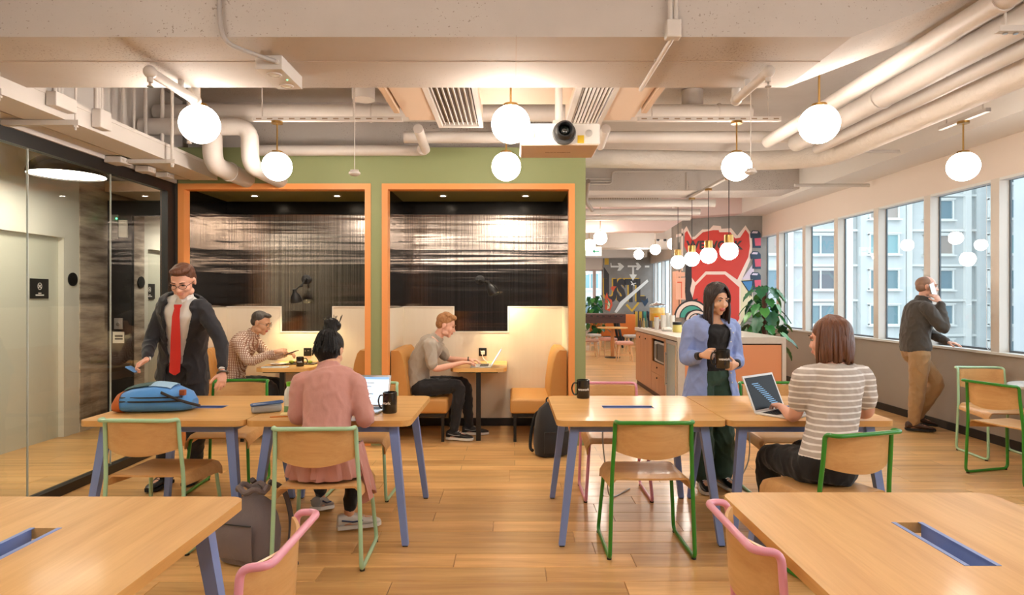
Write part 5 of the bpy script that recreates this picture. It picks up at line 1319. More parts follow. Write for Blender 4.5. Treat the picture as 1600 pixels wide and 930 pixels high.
hair_cap(f, P, mat('hair_black_grey', (52, 44, 40), .5, var=((30, 30, 30), .8, (84, 76, 70)), bump=((90, 90, 30), .9, .008)), [((0, -.022, .048), (.079, .092, .076)), ((0, -.05, .005), (.076, .055, .06)), ((0, .04, .095), (.05, .045, .024))])
face_bits(f, P, (40, 32, 28), True, mat('glasses_silver', (180, 170, 160), .25, metal=.8))
ph = thing('smartphone', 'black phone held by the man in the checked shirt', 'phone', (-2.315, 6.72, .885)); MB().rbox((-.07, -.036, 0), (.07, .036, .009), .003, 2, Matrix.Rotation(-.35, 3, 'Y')).build('case', black_plastic, ph)
MB().box((-.062, -.031, .009), (.062, .031, .0105), Matrix.Rotation(-.35, 3, 'Y'), (0, 0, .0045)).build('screen', mat('phone_screen', (70, 74, 84), .1), ph)
# ---------------------------------------------------------------- 3 woman in the pink cardigan, from behind
f = Fig('f', dict(pel=(-1.06, 3.60, .545), wst=(-1.06, 3.655, .73), che=(-1.07, 3.77, .94), nek=(-1.09, 3.83, 1.04), hed=(-1.112, 3.90, 1.145), hf=(.12, .9, -.38), rt=(1, 0, 0), rs=(1, .0, 0),
    shR=(-.925, 3.765, .965), elR=(-.845, 3.69, .755), wrR=(-.90, 3.96, .795), shL=(-1.235, 3.765, .965), elL=(-1.255, 3.72, .76), wrL=(-1.17, 3.97, .795),
    hipR=(-.965, 3.66, .53), knR=(-.985, 4.07, .50), anR=(-1.03, 4.05, .10), ftR=(.92, .35, 0), hipL=(-1.145, 3.66, .53), knL=(-1.2, 4.06, .50), anL=(-1.3, 4.34, .12), ftL=(.1, 1, -.25)), .93)
P = person('woman in a pink cardigan with a hair bun, seated back to camera', f, (-1.06, 3.65, 0))
body(f, P, skin_b, lip_b, {'R': ((-.35, .92, 0), (0, 0, 1), dict(curl=(.3, .3, .35, .4))), 'L': ((.3, .95, 0), (0, 0, 1), dict(curl=(.3, .3, .35, .4)))})
pinkc = cloth('pink_knit', (196, 142, 132), .9, 7, .55, .025)
def card(mb):
    f.torso(mb, .016, -.14, .955)
    for s in 'RL': f.arm(mb, s, .014, 0, .95, 1.0)
    mb.tube([f.J['nek'] + V((0, -.02, -.03)), f.J['nek'] + V((-.005, .008, .035))], [.08, .064], 22)
garment(f, P, 'cardigan', pinkc, card)
# gathered skirt of the cardigan falling round the seat
sk = []
for i, (z, w, dp, cy) in enumerate(((.70, .150, .125, 3.62), (.64, .168, .14, 3.60), (.57, .196, .155, 3.60), (.50, .212, .158, 3.61), (.47, .215, .16, 3.62))):
    row = []
    for k in range(72):
        a = 2 * PI * k / 72; rip = 1 + .055 * math.sin(15 * a + i * .3) * i / 4 + .035 * math.sin(23 * a + 1) * i / 4
        row.append(V((-1.055 + w * rip * math.sin(a), cy - dp * rip * math.cos(a), z)))
    sk.append(row)
MB().rings(sk).build('cardigan_skirt', pinkc, P, True, world=True)
# right-hand hem hanging beside the seat
hem = []
for i in range(9):
    z = .64 - .30 * i / 8; row = []
    for k in range(13): t = k / 12; row.append(V((-.872 + .02 * math.sin(t * 17 + i * .25) * (.3 + i / 8) + .055 * i / 8, 3.56 + (.16 + .08 * i / 8) * t, z - .03 * math.sin(t * 9) * i / 8)))
    hem.append(row)
MB().sheet(hem, .008).build('cardigan_hem', pinkc, P, True, world=True)
MB().tube([(-1.10, 3.46, .655), (-1.06, 3.45, .66), (-1.02, 3.46, .655)], .016, 8, ends=True).sheet([[V((-1.075, 3.452, .65)), V((-1.08, 3.447, .56)), V((-1.085, 3.44, .49))], [V((-1.045, 3.452, .65)), V((-1.045, 3.447, .56)), V((-1.05, 3.44, .49))]], .006).build('tie_belt', pinkc, P, True, world=True)
garment(f, P, 'leggings', black_cloth, lambda mb: (f.torso(mb, .006, -.16, .06), [f.leg(mb, s, .008, 0, .93) for s in 'RL']))
wsn = mat('white_sneaker', (222, 220, 214), .5); nav = mat('navy_stripe', (44, 58, 92), .6)
for s in 'RL': shoe(f, s, P, wsn if s == 'R' else mat('grey_sneaker', (150, 146, 142), .6), white_sole, .09, mark=nav)
def bun(mb):
    c = f.hp(-.005, -.02, .15)
    rg = random.Random(5)
    mb.ball(c, .046, 16, 10)
    for k in range(16):
        a = rg.uniform(0, 6.3); e = rg.uniform(-.7, 1.2); dv = V((math.cos(a) * math.cos(e), math.sin(a) * math.cos(e), math.sin(e)))
        mb.ball(c + dv * .038, rg.uniform(.016, .024), 10, 6)
hairblk = mat('hair_black', (16, 12, 11), .5, spec=.3, bump=((80, 80, 20), .9, .01))
hb = hair_cap(f, P, hairblk, [((0, -.015, .038), (.084, .1, .088)), ((0, -.04, -.005), (.08, .075, .075)), ((0, -.03, -.045), (.055, .06, .05))], .006, 2, bun)
w_ = MB(); rg = random.Random(9)
for k in range(46):
    a = rg.uniform(-1.4, 1.4); p0 = f.hp(.086 * math.sin(a), -.02 - .1 * math.cos(a), -.02 + rg.uniform(-.03, .05)); p1 = f.hp(.06 * math.sin(a), -.03 - .085 * math.cos(a), .085); p2 = f.hp(.015 * math.sin(a), -.035 - .01 * math.cos(a), .125)
    w_.tube(catmull([p0, p1, p2], 4), [.0045] * 9, 5)
for k in range(14):
    a = rg.uniform(0, 6.3); b = f.hp(.03 * math.cos(a), -.03 + .03 * math.sin(a), .16); w_.tube(catmull([b, b + V((math.cos(a) * .02, 0, .02)), b + V((math.cos(a) * .035, 0, .035 + rg.uniform(0, .03)))], 3), .0016, 5)
w_.build('hair_strands', hairblk, P, True, world=True)
# ---------------------------------------------------------------- 4 man in the grey polo
f = Fig('m', dict(pel=(-.99, 6.76, .55), wst=(-.99, 6.76, .73), che=(-.87, 6.76, .94), nek=(-.79, 6.76, 1.04), hed=(-.70, 6.75, 1.175), hf=(.94, -.02, -.30), rt=(0, -1, 0), rs=(.04, -1, 0),
    shR=(-.85, 6.56, .975), elR=(-.80, 6.50, .735), wrR=(-.50, 6.60, .80), shL=(-.83, 6.97, .975), elL=(-.70, 7.02, .79), wrL=(-.46, 6.88, .80),
    hipR=(-.96, 6.65, .53), knR=(-.535, 6.62, .56), anR=(-.60, 6.60, .095), ftR=(.95, -.25, 0), hipL=(-.96, 6.87, .53), knL=(-.50, 6.83, .56), anL=(-.455, 6.84, .095), ftL=(1, .1, 0), hs=1.02), .95)
P = person('man in a grey polo typing on a laptop in the right booth', f, (-.9, 6.76, 0))
body(f, P, skin_a, lip_a, {'R': ((.97, .1, -.02), (0, 0, 1), dict(curl=(.4, .42, .45, .5))), 'L': ((.97, -.15, -.02), (0, 0, 1), dict(curl=(.4, .42, .45, .5)))})
polo = cloth('grey_pique', (168, 158, 144), .9, 8, .45)
garment(f, P, 'polo_shirt', polo, lambda mb: (f.torso(mb, .016, -.15, .955), [f.arm(mb, s, .016, 0, .36, 1.02) for s in 'RL']))
garment(f, P, 'polo_collar', polo, lambda mb: mb.tube([f.J['nek'] + V((-.02, 0, -.015)), f.J['nek'] + V((.018, 0, .03))], [.076, .066], 20), .007)
jean = cloth('black_denim', (24, 23, 26), .85, 10, .6)
garment(f, P, 'jeans', jean, lambda mb: (f.torso(mb, .008, -.16, .06), [f.leg(mb, s, .012, 0, 1.0) for s in 'RL']))
for s in 'RL': shoe(f, s, P, mat('black_sneaker', (28, 27, 28), .6), white_sole, .1, 1.05, mat('grey_stripe', (130, 130, 130), .6))
hair_cap(f, P, mat('hair_blond', (188, 136, 84), .55, var=((40, 40, 40), .8, (142, 94, 54)), bump=((55, 55, 55), 1.0, .014)), [((0, -.02, .05), (.081, .094, .079)), ((0, -.052, .005), (.075, .055, .06)), ((0, .045, .1), (.055, .045, .03)), ((.03, .0, .11), (.04, .05, .03)), ((-.03, -.02, .115), (.04, .05, .025))])
face_bits(f, P, (140, 96, 60), True)
wr = f.J['wrL']; MB().tube([wr + V((-.01, .032 * math.cos(2 * PI * k / 20), .03 * math.sin(2 * PI * k / 20))) for k in range(20)], .006, 8, closed=True).build('wristband', black_plastic, P, True, world=True)
# ---------------------------------------------------------------- 5 standing woman with mug
f = Fig('f', dict(pel=(1.55, 4.99, .87), wst=(1.55, 4.99, 1.02), che=(1.55, 4.975, 1.215), nek=(1.56, 4.95, 1.31), hed=(1.572, 4.92, 1.455), hf=(.30, -.92, -.20), rt=(-.98, -.16, 0), rs=(-.97, -.2, 0),
    shR=(1.40, 4.97, 1.235), elR=(1.345, 4.98, .985), wrR=(1.415, 4.77, 1.04), shL=(1.715, 5.02, 1.235), elL=(1.765, 5.03, .985), wrL=(1.69, 4.82, .965),
    hipR=(1.46, 4.97, .83), knR=(1.46, 4.95, .47), anR=(1.47, 4.92, .095), ftR=(-.1, -1, 0), hipL=(1.635, 5.0, .83), knL=(1.64, 4.98, .47), anL=(1.64, 4.98, .095), ftL=(.25, -1, 0), hs=.98), .90)
P = person('woman in an open blue shirt standing with a black mug', f, (1.55, 4.98, 0))
body(f, P, skin_b, lip_b, {'R': ((.86, -.5, .08), (-.4, -.85, .3), dict(curl=(1.3, 1.3, 1.3, 1.3), thumb=1.3)), 'L': ((-.72, -.6, -.1), (.5, -.75, -.15), dict(curl=(.5, .55, .6, .6), spread=.08, thumb=.2))})
garment(f, P, 'black_top', black_cloth, lambda mb: (f.torso(mb, .008, -.02, .9), [f.arm(mb, s, .006, .45, .98) for s in 'RL']))
bl = cloth('blue_chambray', (134, 152, 202), .85, 8, .6, .03)
gp = lambda u: .5 + .12 * u if u < .75 else .56 - .6 * (u - .75)
def bs(mb):
    f.torso(mb, .022, -.48, .96, gp, .018)
    for s in 'RL': f.arm(mb, s, .02, 0, .80, 1.05)
    for s in 'RL': f.arm(mb, s, .026, .74, .82, 1.05)
garment(f, P, 'blue_shirt', bl, bs)
for k in range(7):
    u = .85 - .16 * k; q = f.ring(u, .042, 40, gp(u) + .06)[-1]; MB().ball(q, .006, 8, 6).build('button', white_cloth, P, world=True)
gpants = cloth('green_cotton', (46, 72, 58), .85, 9, .6)
garment(f, P, 'green_trousers', gpants, lambda mb: (f.torso(mb, .01, -.16, .1), [f.leg(mb, s, .022, 0, .97, 1.0, lambda q: .028 * q) for s in 'RL']))
for s in 'RL': shoe(f, s, P, leather_blk, white_sole)
hm = mat('hair_dark_brown', (40, 26, 20), .36, bump=((90, 90, 10), .7, .008))
hair_cap(f, P, hm, [((0, -.02, .045), (.083, .1, .086)), ((0, -.05, .0), (.08, .062, .075)), ((.0, -.045, -.07), (.07, .045, .06))], .006, 2)
lk = MB(); locks(f, lk, 30, 62, 298, .235, 11, .014, .008); locks(f, lk, 5, 62, 75, .2, 12, .010, .004); locks(f, lk, 5, -62, -75, .22, 13, .010, .004)
for q in (-1, 1):
    for k in range(11):
        t = k / 10; lk.tube(catmull([f.hp(-.012 + q * .004, .0 + .062 * t, .128 - .012 * t), f.hp(q * (.03 + .008 * t), .025 + .055 * t, .118 - .032 * t), f.hp(q * (.067 + .002 * t), .02 + .05 * t, .06 - .03 * t), f.hp(q * .084, .012 + .04 * t, -.01 - .03 * t), f.hp(q * .086, .02 + .02 * t, -.10)], 5), .0085, 7, ends=True)
lk.build('long_hair', hm, P, True, world=True)
face_bits(f, P, (44, 30, 24), False)
# ---------------------------------------------------------------- 6 woman in the striped top, from behind
f = Fig('f', dict(pel=(1.745, 3.54, .545), wst=(1.785, 3.57, .74), che=(1.825, 3.63, .99), nek=(1.835, 3.66, 1.09), hed=(1.835, 3.70, 1.225), hf=(-.80, .58, -.10), rt=(.95, .3, 0), rs=(.97, .2, -.02),
    shR=(2.0, 3.67, 1.01), elR=(2.065, 3.70, .79), wrR=(2.02, 3.98, .80), shL=(1.655, 3.62, 1.01), elL=(1.625, 3.68, .775), wrL=(1.66, 3.95, .795),
    hipR=(1.83, 3.62, .53), knR=(1.80, 4.04, .50), anR=(1.84, 4.06, .095), ftR=(0, 1, 0), hipL=(1.66, 3.56, .53), knL=(1.575, 3.94, .50), anL=(1.60, 3.98, .095), ftL=(-.1, 1, 0), hs=1.05), 1.0)
P = person('woman in a striped t-shirt with long brown hair, back to camera', f, (1.75, 3.55, 0))
body(f, P, skin_a, lip_a, {'R': ((-.3, .95, 0), (0, 0, 1), dict(curl=(.3, .3, .35, .4))), 'L': ((.1, .99, 0), (0, 0, 1), dict(curl=(.3, .3, .35, .4)))})
strp = check_mat('grey_striped_jersey', (184, 173, 163), (238, 233, 228), 30, (0, 0, 1), .3)
garment(f, P, 'striped_shirt', strp, lambda mb: (f.torso(mb, .012, -.12, .955), [f.arm(mb, s, .014, 0, .27, 1.05) for s in 'RL']))
garment(f, P, 'black_trousers', black_cloth, lambda mb: (f.torso(mb, .012, -.17, .06), [f.leg(mb, s, .012, 0, 1.0, 1.05) for s in 'RL']))
for s in 'RL': shoe(f, s, P, leather_blk, black_sole)
hm2 = mat('hair_chestnut', (84, 48, 30), .36, var=((60, 60, 6), .7, (124, 78, 50)), bump=((90, 90, 10), .7, .008))
hair_cap(f, P, hm2, [((0, -.02, .045), (.085, .103, .088)), ((0, -.05, .0), (.085, .068, .08)), ((.0, -.055, -.07), (.08, .052, .065))], .006, 2)
lk = MB(); locks(f, lk, 34, 68, 292, .19, 21, .015, .015)
lk.build('long_hair', hm2, P, True, world=True)
e_ = f.hp(-.084, -.0, -.042); MB().tube([e_ + V((.014 * math.cos(2 * PI * k / 16), 0, .014 * math.sin(2 * PI * k / 16))) for k in range(16)], .002, 6, closed=True).build('earring', black_plastic, P, True, world=True)
face_bits(f, P, (60, 40, 30), False)
# ---------------------------------------------------------------- 7 man on the phone at the window
f = Fig('m', dict(pel=(4.455, 7.06, .91), wst=(4.445, 7.06, 1.07), che=(4.49, 7.05, 1.30), nek=(4.53, 7.05, 1.43), hed=(4.565, 7.05, 1.585), hf=(.90, -.40, -.03), rt=(-.05, -.99, 0), rs=(-.16, -.98, 0),
    shR=(4.455, 6.87, 1.355), elR=(4.60, 6.80, 1.11), wrR=(4.61, 6.89, 1.415), shL=(4.545, 7.23, 1.35), elL=(4.65, 7.17, 1.09), wrL=(4.715, 6.93, .985),
    hipR=(4.44, 6.97, .86), knR=(4.43, 6.99, .48), anR=(4.405, 7.02, .10), ftR=(.95, -.3, 0), hipL=(4.46, 7.15, .86), knL=(4.68, 7.04, .53), anL=(4.57, 7.22, .13), ftL=(.9, -.2, -.1), hs=1.02), .94)
P = person('man in a dark zip jacket and khaki trousers phoning at the window', f, (4.45, 7.05, 0))
body(f, P, skin_a, lip_a, {'R': ((-.45, .2, .87), (.25, -.95, .2), dict(curl=(.5, .5, .55, .6), thumb=.7)), 'L': ((.6, -.8, -.1), (0, 0, 1), dict(curl=(.25, .28, .3, .35), spread=.1))})
jac = cloth('charcoal_fleece', (74, 68, 62), .9, 9, .6)
garment(f, P, 'zip_jacket', jac, lambda mb: (f.torso(mb, .03, -.05, .955), [f.arm(mb, s, .018, 0, .96, 1.05) for s in 'RL'], mb.tube([f.J['nek'] + V((-.01, 0, -.03)), f.J['nek'] + V((.012, 0, .045))], [.09, .08], 22)))
kh = cloth('khaki_cotton', (166, 132, 92), .85, 8, .6)
garment(f, P, 'khaki_trousers', kh, lambda mb: (f.torso(mb, .01, -.16, .06), [f.leg(mb, s, .024, 0, .99) for s in 'RL']))
for s in 'RL': shoe(f, s, P, mat('brown_leather', (66, 44, 34), .4), black_sole, .1, 1.05)
hair_cap(f, P, mat('hair_short_grey', (150, 116, 96), .6, bump=((120, 120, 120), .6, .004)), [((0, -.016, .036), (.0765, .092, .078)), ((0, -.04, .0), (.0765, .062, .06))], .005, 2)
face_bits(f, P, (120, 88, 66), False)
ph = thing('smartphone', 'silver phone at the ear of the man by the window', 'phone', f.hp(.096, .045, -.095))
rm = Matrix.Rotation(.38, 3, 'Z') @ Matrix.Rotation(-.4, 3, 'Y')
MB().rbox((-.036, -.005, 0), (.036, .005, .14), .004, 2, rm).build('case', alu, ph)
MB().box((-.033, .005, .005), (.033, .0062, .135), rm).build('screen', black_plastic, ph)
# ================================================================== SMALL THINGS
mug_black = mat('black_glaze', (16, 15, 15), .22, coat=.5); print_white = mat('print_white', (232, 230, 226), .5)
def mug(loc, ang, lab, r=.043, h=.098, txt='wework', tang=None):
    """ang: direction of the handle; tang: direction the lettering faces"""
    t = thing('mug', lab, 'mug', loc, group='black mugs')
    MB().lathe([(.001, 0), (r * .92, 0), (r, .006), (r, h - .002), (r - .002, h), (r - .005, h), (r - .006, .008), (.001, .008)], n=36).build('cup', mug_black, t, True)
    d = V((math.cos(ang), math.sin(ang), 0)); MB().tube(catmull([d * (r - .003) + V((0, 0, h * .82)), d * (r + .022) + V((0, 0, h * .8)), d * (r + .034) + V((0, 0, h * .52)), d * (r + .02) + V((0, 0, h * .22)), d * (r - .003) + V((0, 0, h * .2))], 6), .0055, 8).build('handle', mug_black, t, True)
    if txt:
        me = text_mesh(txt, .026, .0003, .0006); a0 = tang if tang is not None else ang + PI / 2
        for v in me.vertices:
            a = a0 + v.co.x / r; q = r + .0004 + v.co.z; z = h * .5 + v.co.y; v.co = V((q * math.cos(a), q * math.sin(a), z))
        me.materials.clear(); me.materials.append(print_white); o = bpy.data.objects.new('lettering', me); COL.objects.link(o); o.parent = t
    return t
T = .745
p = on_z(609, 645, T); mug((p.x, p.y, T), PI * .9, 'black mug beside the open laptop of the woman in pink', .046, .13, tang=-PI * .72)
p = on_z(911, 622, T); mug((p.x, p.y, T), PI * 1.02, 'black mug standing alone on the table behind the green chair', .047, .132, tang=-PI * .5)
p = at(1129, 575, 4.68); mug((p.x, p.y, p.z), PI * 1.0, 'black mug held by the standing woman', .052, .135, tang=-PI * .5)
mug((at(469, 562, 6.75).x, 6.75, T), .1, 'dark mug on the table in the left booth', .04, .1, 'work', tang=-PI * .45)

def laptop(loc, rz, lab, open_deg=108, scr='bright', w=.31, d=.215, body_m=None):
    t = thing('laptop', lab, 'laptop', loc, rz, group='open laptops'); bm_ = body_m or alu
    MB().rbox((-w / 2, -d, 0), (w / 2, 0, .013), .005, 2).build('base', bm_, t)
    kb = MB().box((-w * .44, -d * .55, .013), (w * .44, -d * .12, .0138)).build('keyboard', black_plastic, t)
    k0 = None
    for i in range(5):
        for j in range(12):
            x = -w * .42 + w * .84 * (j + .5) / 12; y = -d * .53 + d * .39 * (i + .5) / 5
            if k0 is None: k0 = MB().box((-.009, -.0065, .0138), (.009, .0065, .0152)).build('key', mat('key_dark', (40, 40, 42), .5), kb); k0.location = (x, y, 0)
            else: part(k0, kb, (x, y, 0))
    MB().box((-w * .16, -d * .92, .013), (w * .16, -d * .6, .0135)).build('trackpad', mat('trackpad', (176, 178, 180), .4), t)
    a = math.radians(open_deg - 90); rt = Matrix.Rotation(-a, 3, 'X'); H = d * .98
    pv = V((0, 0, .01)); up = rt @ V((0, 0, 1)); nn = rt @ V((0, -1, 0))
    def slab(x0, x1, z0, z1, y0, y1):
        b = MB(); vs = []
        for x, y, z in ((x0, y0, z0), (x1, y0, z0), (x1, y1, z0), (x0, y1, z0), (x0, y0, z1), (x1, y0, z1), (x1, y1, z1), (x0, y1, z1)): vs.append(pv + V((x, 0, 0)) + up * z + nn * y)
        return b.add(vs, [(0, 3, 2, 1), (4, 5, 6, 7), (0, 1, 5, 4), (1, 2, 6, 5), (2, 3, 7, 6), (3, 0, 4, 7)])
    lid = slab(-w / 2, w / 2, 0, H, -.006, 0).build('lid', bm_, t)
    if scr == 'bright':
        slab(-w * .46, w * .46, .014, H - .014, 0, .001).build('screen', mat('screen_page', (225, 238, 250), .3, emit=((.72, .88, 1), .95)), lid)
        bar = mat('screen_block', (120, 160, 200), .4, emit=((.25, .45, .75), .5)); ln = mat('screen_lines', (90, 100, 110), .4)
        slab(-w * .46, w * .46, H - .03, H - .014, .001, .0014).build('page_header', bar, lid)
        for k in range(6): slab(-w * .3, w * (.05 + .05 * (k % 3)), .03 + .025 * k, .036 + .025 * k, .001, .0014).build('page_line', ln, lid)
        slab(w * .12, w * .3, .03, .15, .001, .0014).build('page_box', mat('screen_box', (190, 214, 236), .4, emit=((.55, .72, .9), .7)), lid)
    else:
        slab(-w * .46, w * .46, .014, H - .014, 0, .001).build('screen', mat('screen_dark', (22, 22, 26), .45, spec=.15), lid)
        bl_ = mat('screen_blue_code', (70, 110, 150), .4, emit=((.12, .26, .42), .5))
        for k in range(13):
            z0 = .025 + .0125 * k; c = .09 - .013 * k; slab(c - .04, c + .035, z0, z0 + .005, .001, .0014).build('code_line', bl_, lid)
    return t
laptop((-.965, 4.20, T), math.radians(-6), 'open laptop with a bright page before the woman in pink', 110)
laptop((1.645, 4.075, T), math.radians(39), 'open silver laptop with a dark screen before the striped woman', 112, 'dark', .36, .24, mat('laptop_silver', (214, 212, 208), .4))
laptop((-.22, 6.74, T), math.radians(-90), 'thin laptop on the right booth table, seen edge on', 122, 'bright', .30, .21)
tag(MB().box((1.70, 3.93, T + .0145), (1.775, 4.0, T + .0165), Matrix.Rotation(.6, 3, 'Z')).build('sticky_note', mat('note_yellow', (236, 208, 130), .8)), 'yellow sticky note lying on the dark screen laptop', 'note')

# blue bag on the table
c = on_z(250, 636, T); t = thing('shoulder_bag', 'blue bag with orange base and teal panel lying on the table', 'bag', (-2.27, 4.12, T), math.radians(6)); t.scale = (.88, 1, 1.2)
bag_blue = cloth('bag_blue', (70, 138, 206), .6, 8, .4); 
rs = []
for x, hw, h0, h1 in ((-.27, .10, .008, .06), (-.24, .13, .003, .10), (-.15, .15, 0, .125), (0, .155, 0, .14), (.1, .15, 0, .13), (.2, .12, .002, .10), (.25, .06, .01, .06)):
    rs.append([V((x, hw * math.copysign(abs(math.cos(a)) ** .6, math.cos(a)), (h0 + h1) / 2 + (h1 - h0) / 2 * math.copysign(abs(math.sin(a)) ** .8, math.sin(a)))) for a in [2 * PI * k / 28 for k in range(28)]])
MB().rings(rs).build('bag_body', bag_blue, t, True)
rs2 = [[V((x, (hw + .003) * math.copysign(abs(math.cos(a)) ** .6, math.cos(a)), max(.0, (h0 + h1) / 2 + ((h1 - h0) / 2 + .003) * math.copysign(abs(math.sin(a)) ** .8, math.sin(a))))) for a in [2 * PI * k / 28 for k in range(28)]] for x, hw, h0, h1 in ((-.275, .10, .006, .062), (-.24, .13, .002, .10), (-.205, .14, 0, .112))]
MB().rings(rs2).build('orange_base', mat('bag_orange', (186, 96, 40), .6), t, True)
def bag_top(x0, x1, y0, y1, off, nm, m):
    g = []
    for i in range(7):
        x = x0 + (x1 - x0) * i / 6; row = []
        for j in range(7):
            y = y0 + (y1 - y0) * j / 6
            tab = ((-.27, .10, .06), (-.24, .13, .10), (-.15, .15, .125), (0, .155, .14), (.1, .15, .13), (.2, .12, .10), (.25, .06, .06))
            hw, h = interp(tab, x, 1), interp(tab, x, 2); q = min(1, abs(y) / hw); row.append((x, y, h / 2 + h / 2 * (1 - q ** (1 / .6 * 1.0)) ** .45 + off))
        g.append(row)
    MB().sheet(g, .003).build(nm, m, t, True)
bag_top(-.2, -.02, -.08, .10, .014, 'teal_panel', mat('bag_teal', (24, 66, 62), .6)); bag_top(-.03, .12, -.09, .06, .013, 'pale_pocket', mat('bag_pale', (150, 186, 216), .6))
MB().tube([V((-.2 + .42 * k / 12, -.157 + .02 * abs(k / 6 - 1) ** 2, .065)) for k in range(13)], .005, 6).tube([V((-.2 + .42 * k / 12, -.152 + .02 * abs(k / 6 - 1) ** 2, .085)) for k in range(13)], .004, 6).build('zip', black_plastic, t)
MB().tube(catmull([(.08, -.14, .11), (.16, -.17, .09), (.24, -.14, .06), (.3, -.06, .03), (.26, .02, .02)], 5), .008, 8).build('strap', mat('bag_strap', (40, 34, 34), .7), t, True)
MB().rbox((.19, -.12, .09), (.23, -.09, .12), .004, 2).build('leather_tab', mat('bag_tab', (150, 74, 36), .6), t)
# pencil case, bottle, notebook
t = thing('pencil_case', 'grey open pencil case with blue trim beside the pink woman', 'pencil case', (on_z(417, 645, T).x, 4.05, T), math.radians(25))
MB().rbox((-.1, -.035, 0), (.08, .035, .055), .018, 3).build('pouch', mat('case_grey', (170, 176, 182), .8), t, True)
MB().tube(fillet([(-.1, -.034, .05), (.085, -.034, .062), (.085, .034, .062), (-.1, .034, .05)], .015, 4, True), .006, 8, closed=True).build('trim', mat('case_blue', (70, 100, 150), .6), t, True)
t = thing('water_bottle', 'clear water bottle with lime green cap left of the pink woman', 'bottle', (on_z(455, 645, T).x, 4.0, T))
MB().lathe([(.001, 0), (.03, 0), (.033, .006), (.033, .12), (.03, .145), (.017, .165), (.017, .175), (.001, .175)], n=28).build('bottle_body', mat('bottle_plastic', (226, 230, 226), .15), t, True)
MB().lathe([(.001, .172), (.02, .172), (.02, .198), (.001, .2)], n=24).build('cap', mat('cap_green', (120, 200, 50), .4), t, True); MB().lathe([(.0335, .0), (.034, .008), (.034, .045), (.0335, .05)], n=28, closed=False).build('green_label', mat('label_green', (120, 160, 110), .5), t, True)
t = thing('notebook', 'small pale yellow notebook under the pink woman elbow', 'notebook', (on_z(448, 652, T).x, 3.93, T), .2)
MB().box((-.05, -.04, .001), (.05, .04, .012)).build('pages', mat('paper_cream', (240, 232, 200), .8), t); MB().box((-.053, -.043, .012), (.053, .043, .014)).build('cover', mat('cover_yellow', (232, 214, 150), .7), t)
tag(MB().tube([(-1.46, 3.86, T + .004), (-1.30, 3.90, T + .004)], .004, 6).build('pencil', mat('pencil_orange', (220, 130, 50), .5)), 'orange pencil beside the yellow notebook', 'pencil')
# left booth meal
t = thing('tablet', 'white tablet lying at the edge of the left booth table', 'tablet', (at(430, 572, 6.62).x, 6.62, T)); MB().rbox((-.13, -.05, 0), (.13, .05, .012), .004, 2).build('case', mat('tablet_white', (222, 228, 232), .4), t); MB().box((-.12, -.043, .012), (.12, .043, .0128)).build('screen', mat('tablet_screen', (190, 204, 214), .2), t)
t = thing('meal_tray', 'dark tray with a sandwich box in the left booth', 'tray', (-2.28, 6.98, T))
MB().rbox((-.17, -.1, 0), (.15, .12, .012), .004, 2).build('tray', mat('tray_dark', (70, 54, 44), .6), t)
MB().box((-.12, -.06, .012), (.02, .06, .04)).build('box', mat('kraft_box', (214, 196, 160), .8), t)
for k in range(5): MB().ball((-.1 + .05 * k, -.07 + .012 * (k % 2), .03), (.028, .02, .018), 12, 8).build('bread', mat('bread', (222, 190, 140), .8) if k % 2 else mat('salad', (150, 170, 70), .8), t, True)
tag(MB().lathe([(.001, 0), (.06, 0), (.085, .014), (.082, .016), (.055, .004), (.001, .004)], (-2.52, 6.9, T), 28).build('plate', mat('plate_white', (236, 232, 226), .3), None, True), 'white plate beside the checked shirt man', 'plate')
# backpacks
def backpack(loc, rz, s, m, lab, strap, h=.46):
    t = thing('backpack', lab, 'backpack', loc, rz)
    rs = []
    for z, w, d, off in ((0, .13, .07, 0), (.012, .155, .10, 0), (.21 * h, .17, .12, 0), (.47 * h, .165, .115, .01), (.7 * h, .145, .095, .02), (.88 * h, .11, .07, .03), (h, .04, .03, .035)):
        rs.append([V((w * s * math.copysign(abs(math.cos(a)) ** .7, math.cos(a)) * (1 + .02 * math.sin(7 * a + z * 20)), d * s * math.copysign(abs(math.sin(a)) ** .7, math.sin(a)) + off, z * s)) for a in [2 * PI * k / 32 for k in range(32)]])
    MB().rings(rs).build('bag_body', m, t, True)
    g = []
    for i in range(7):
        z = (.05 + .19 * i / 6) * s; row = []
        for j in range(9): u = -1 + 2 * j / 8; row.append((u * .125 * s, -(.118 * s + .028 * math.cos(u * 1.35) * math.sin(PI * (i + .4) / 7)), z))
        g.append(row)
    MB().sheet(g, .006).build('front_pocket', m, t, True)
    MB().tube([V((u * .125 * s, -(.122 * s + .02 * math.cos(u * 1.35)), .245 * s)) for u in [-1 + 2 * j / 8 for j in range(9)]], .004, 6).build('zip', black_plastic, t)
    for q in (-1, 1): MB().tube(catmull([(q * .06, .09 * s, .42 * s), (q * .1, .16 * s, .36 * s), (q * .13, .19 * s, .2 * s), (q * .16, .14 * s, .06 * s), (q * .15, .1 * s, .03 * s)], 5), .015, 8).build('shoulder_strap', strap, t, True)
    MB().tube(catmull([(-.03, .05, h * s - .02), (-.025, .06, h * s + .03), (.025, .06, h * s + .03), (.03, .05, h * s - .02)], 4), .008, 8).build('grab_handle', strap, t, True)
    return t
backpack((.37, 5.97, 0), math.radians(20), .98, cloth('pack_black', (34, 32, 33), .8, 8, .5), 'black backpack standing against the booth bench', mat('strap_black', (26, 25, 26), .8), .5)
gp_ = cloth('pack_grey', (116, 104, 104), .85, 7, .7, .03)
gb = backpack((-1.47, 3.58, 0), math.radians(-20), 1.0, gp_, 'grey drawstring backpack on the floor beside the pink woman chair', mat('strap_grey', (92, 84, 84), .8), .36)
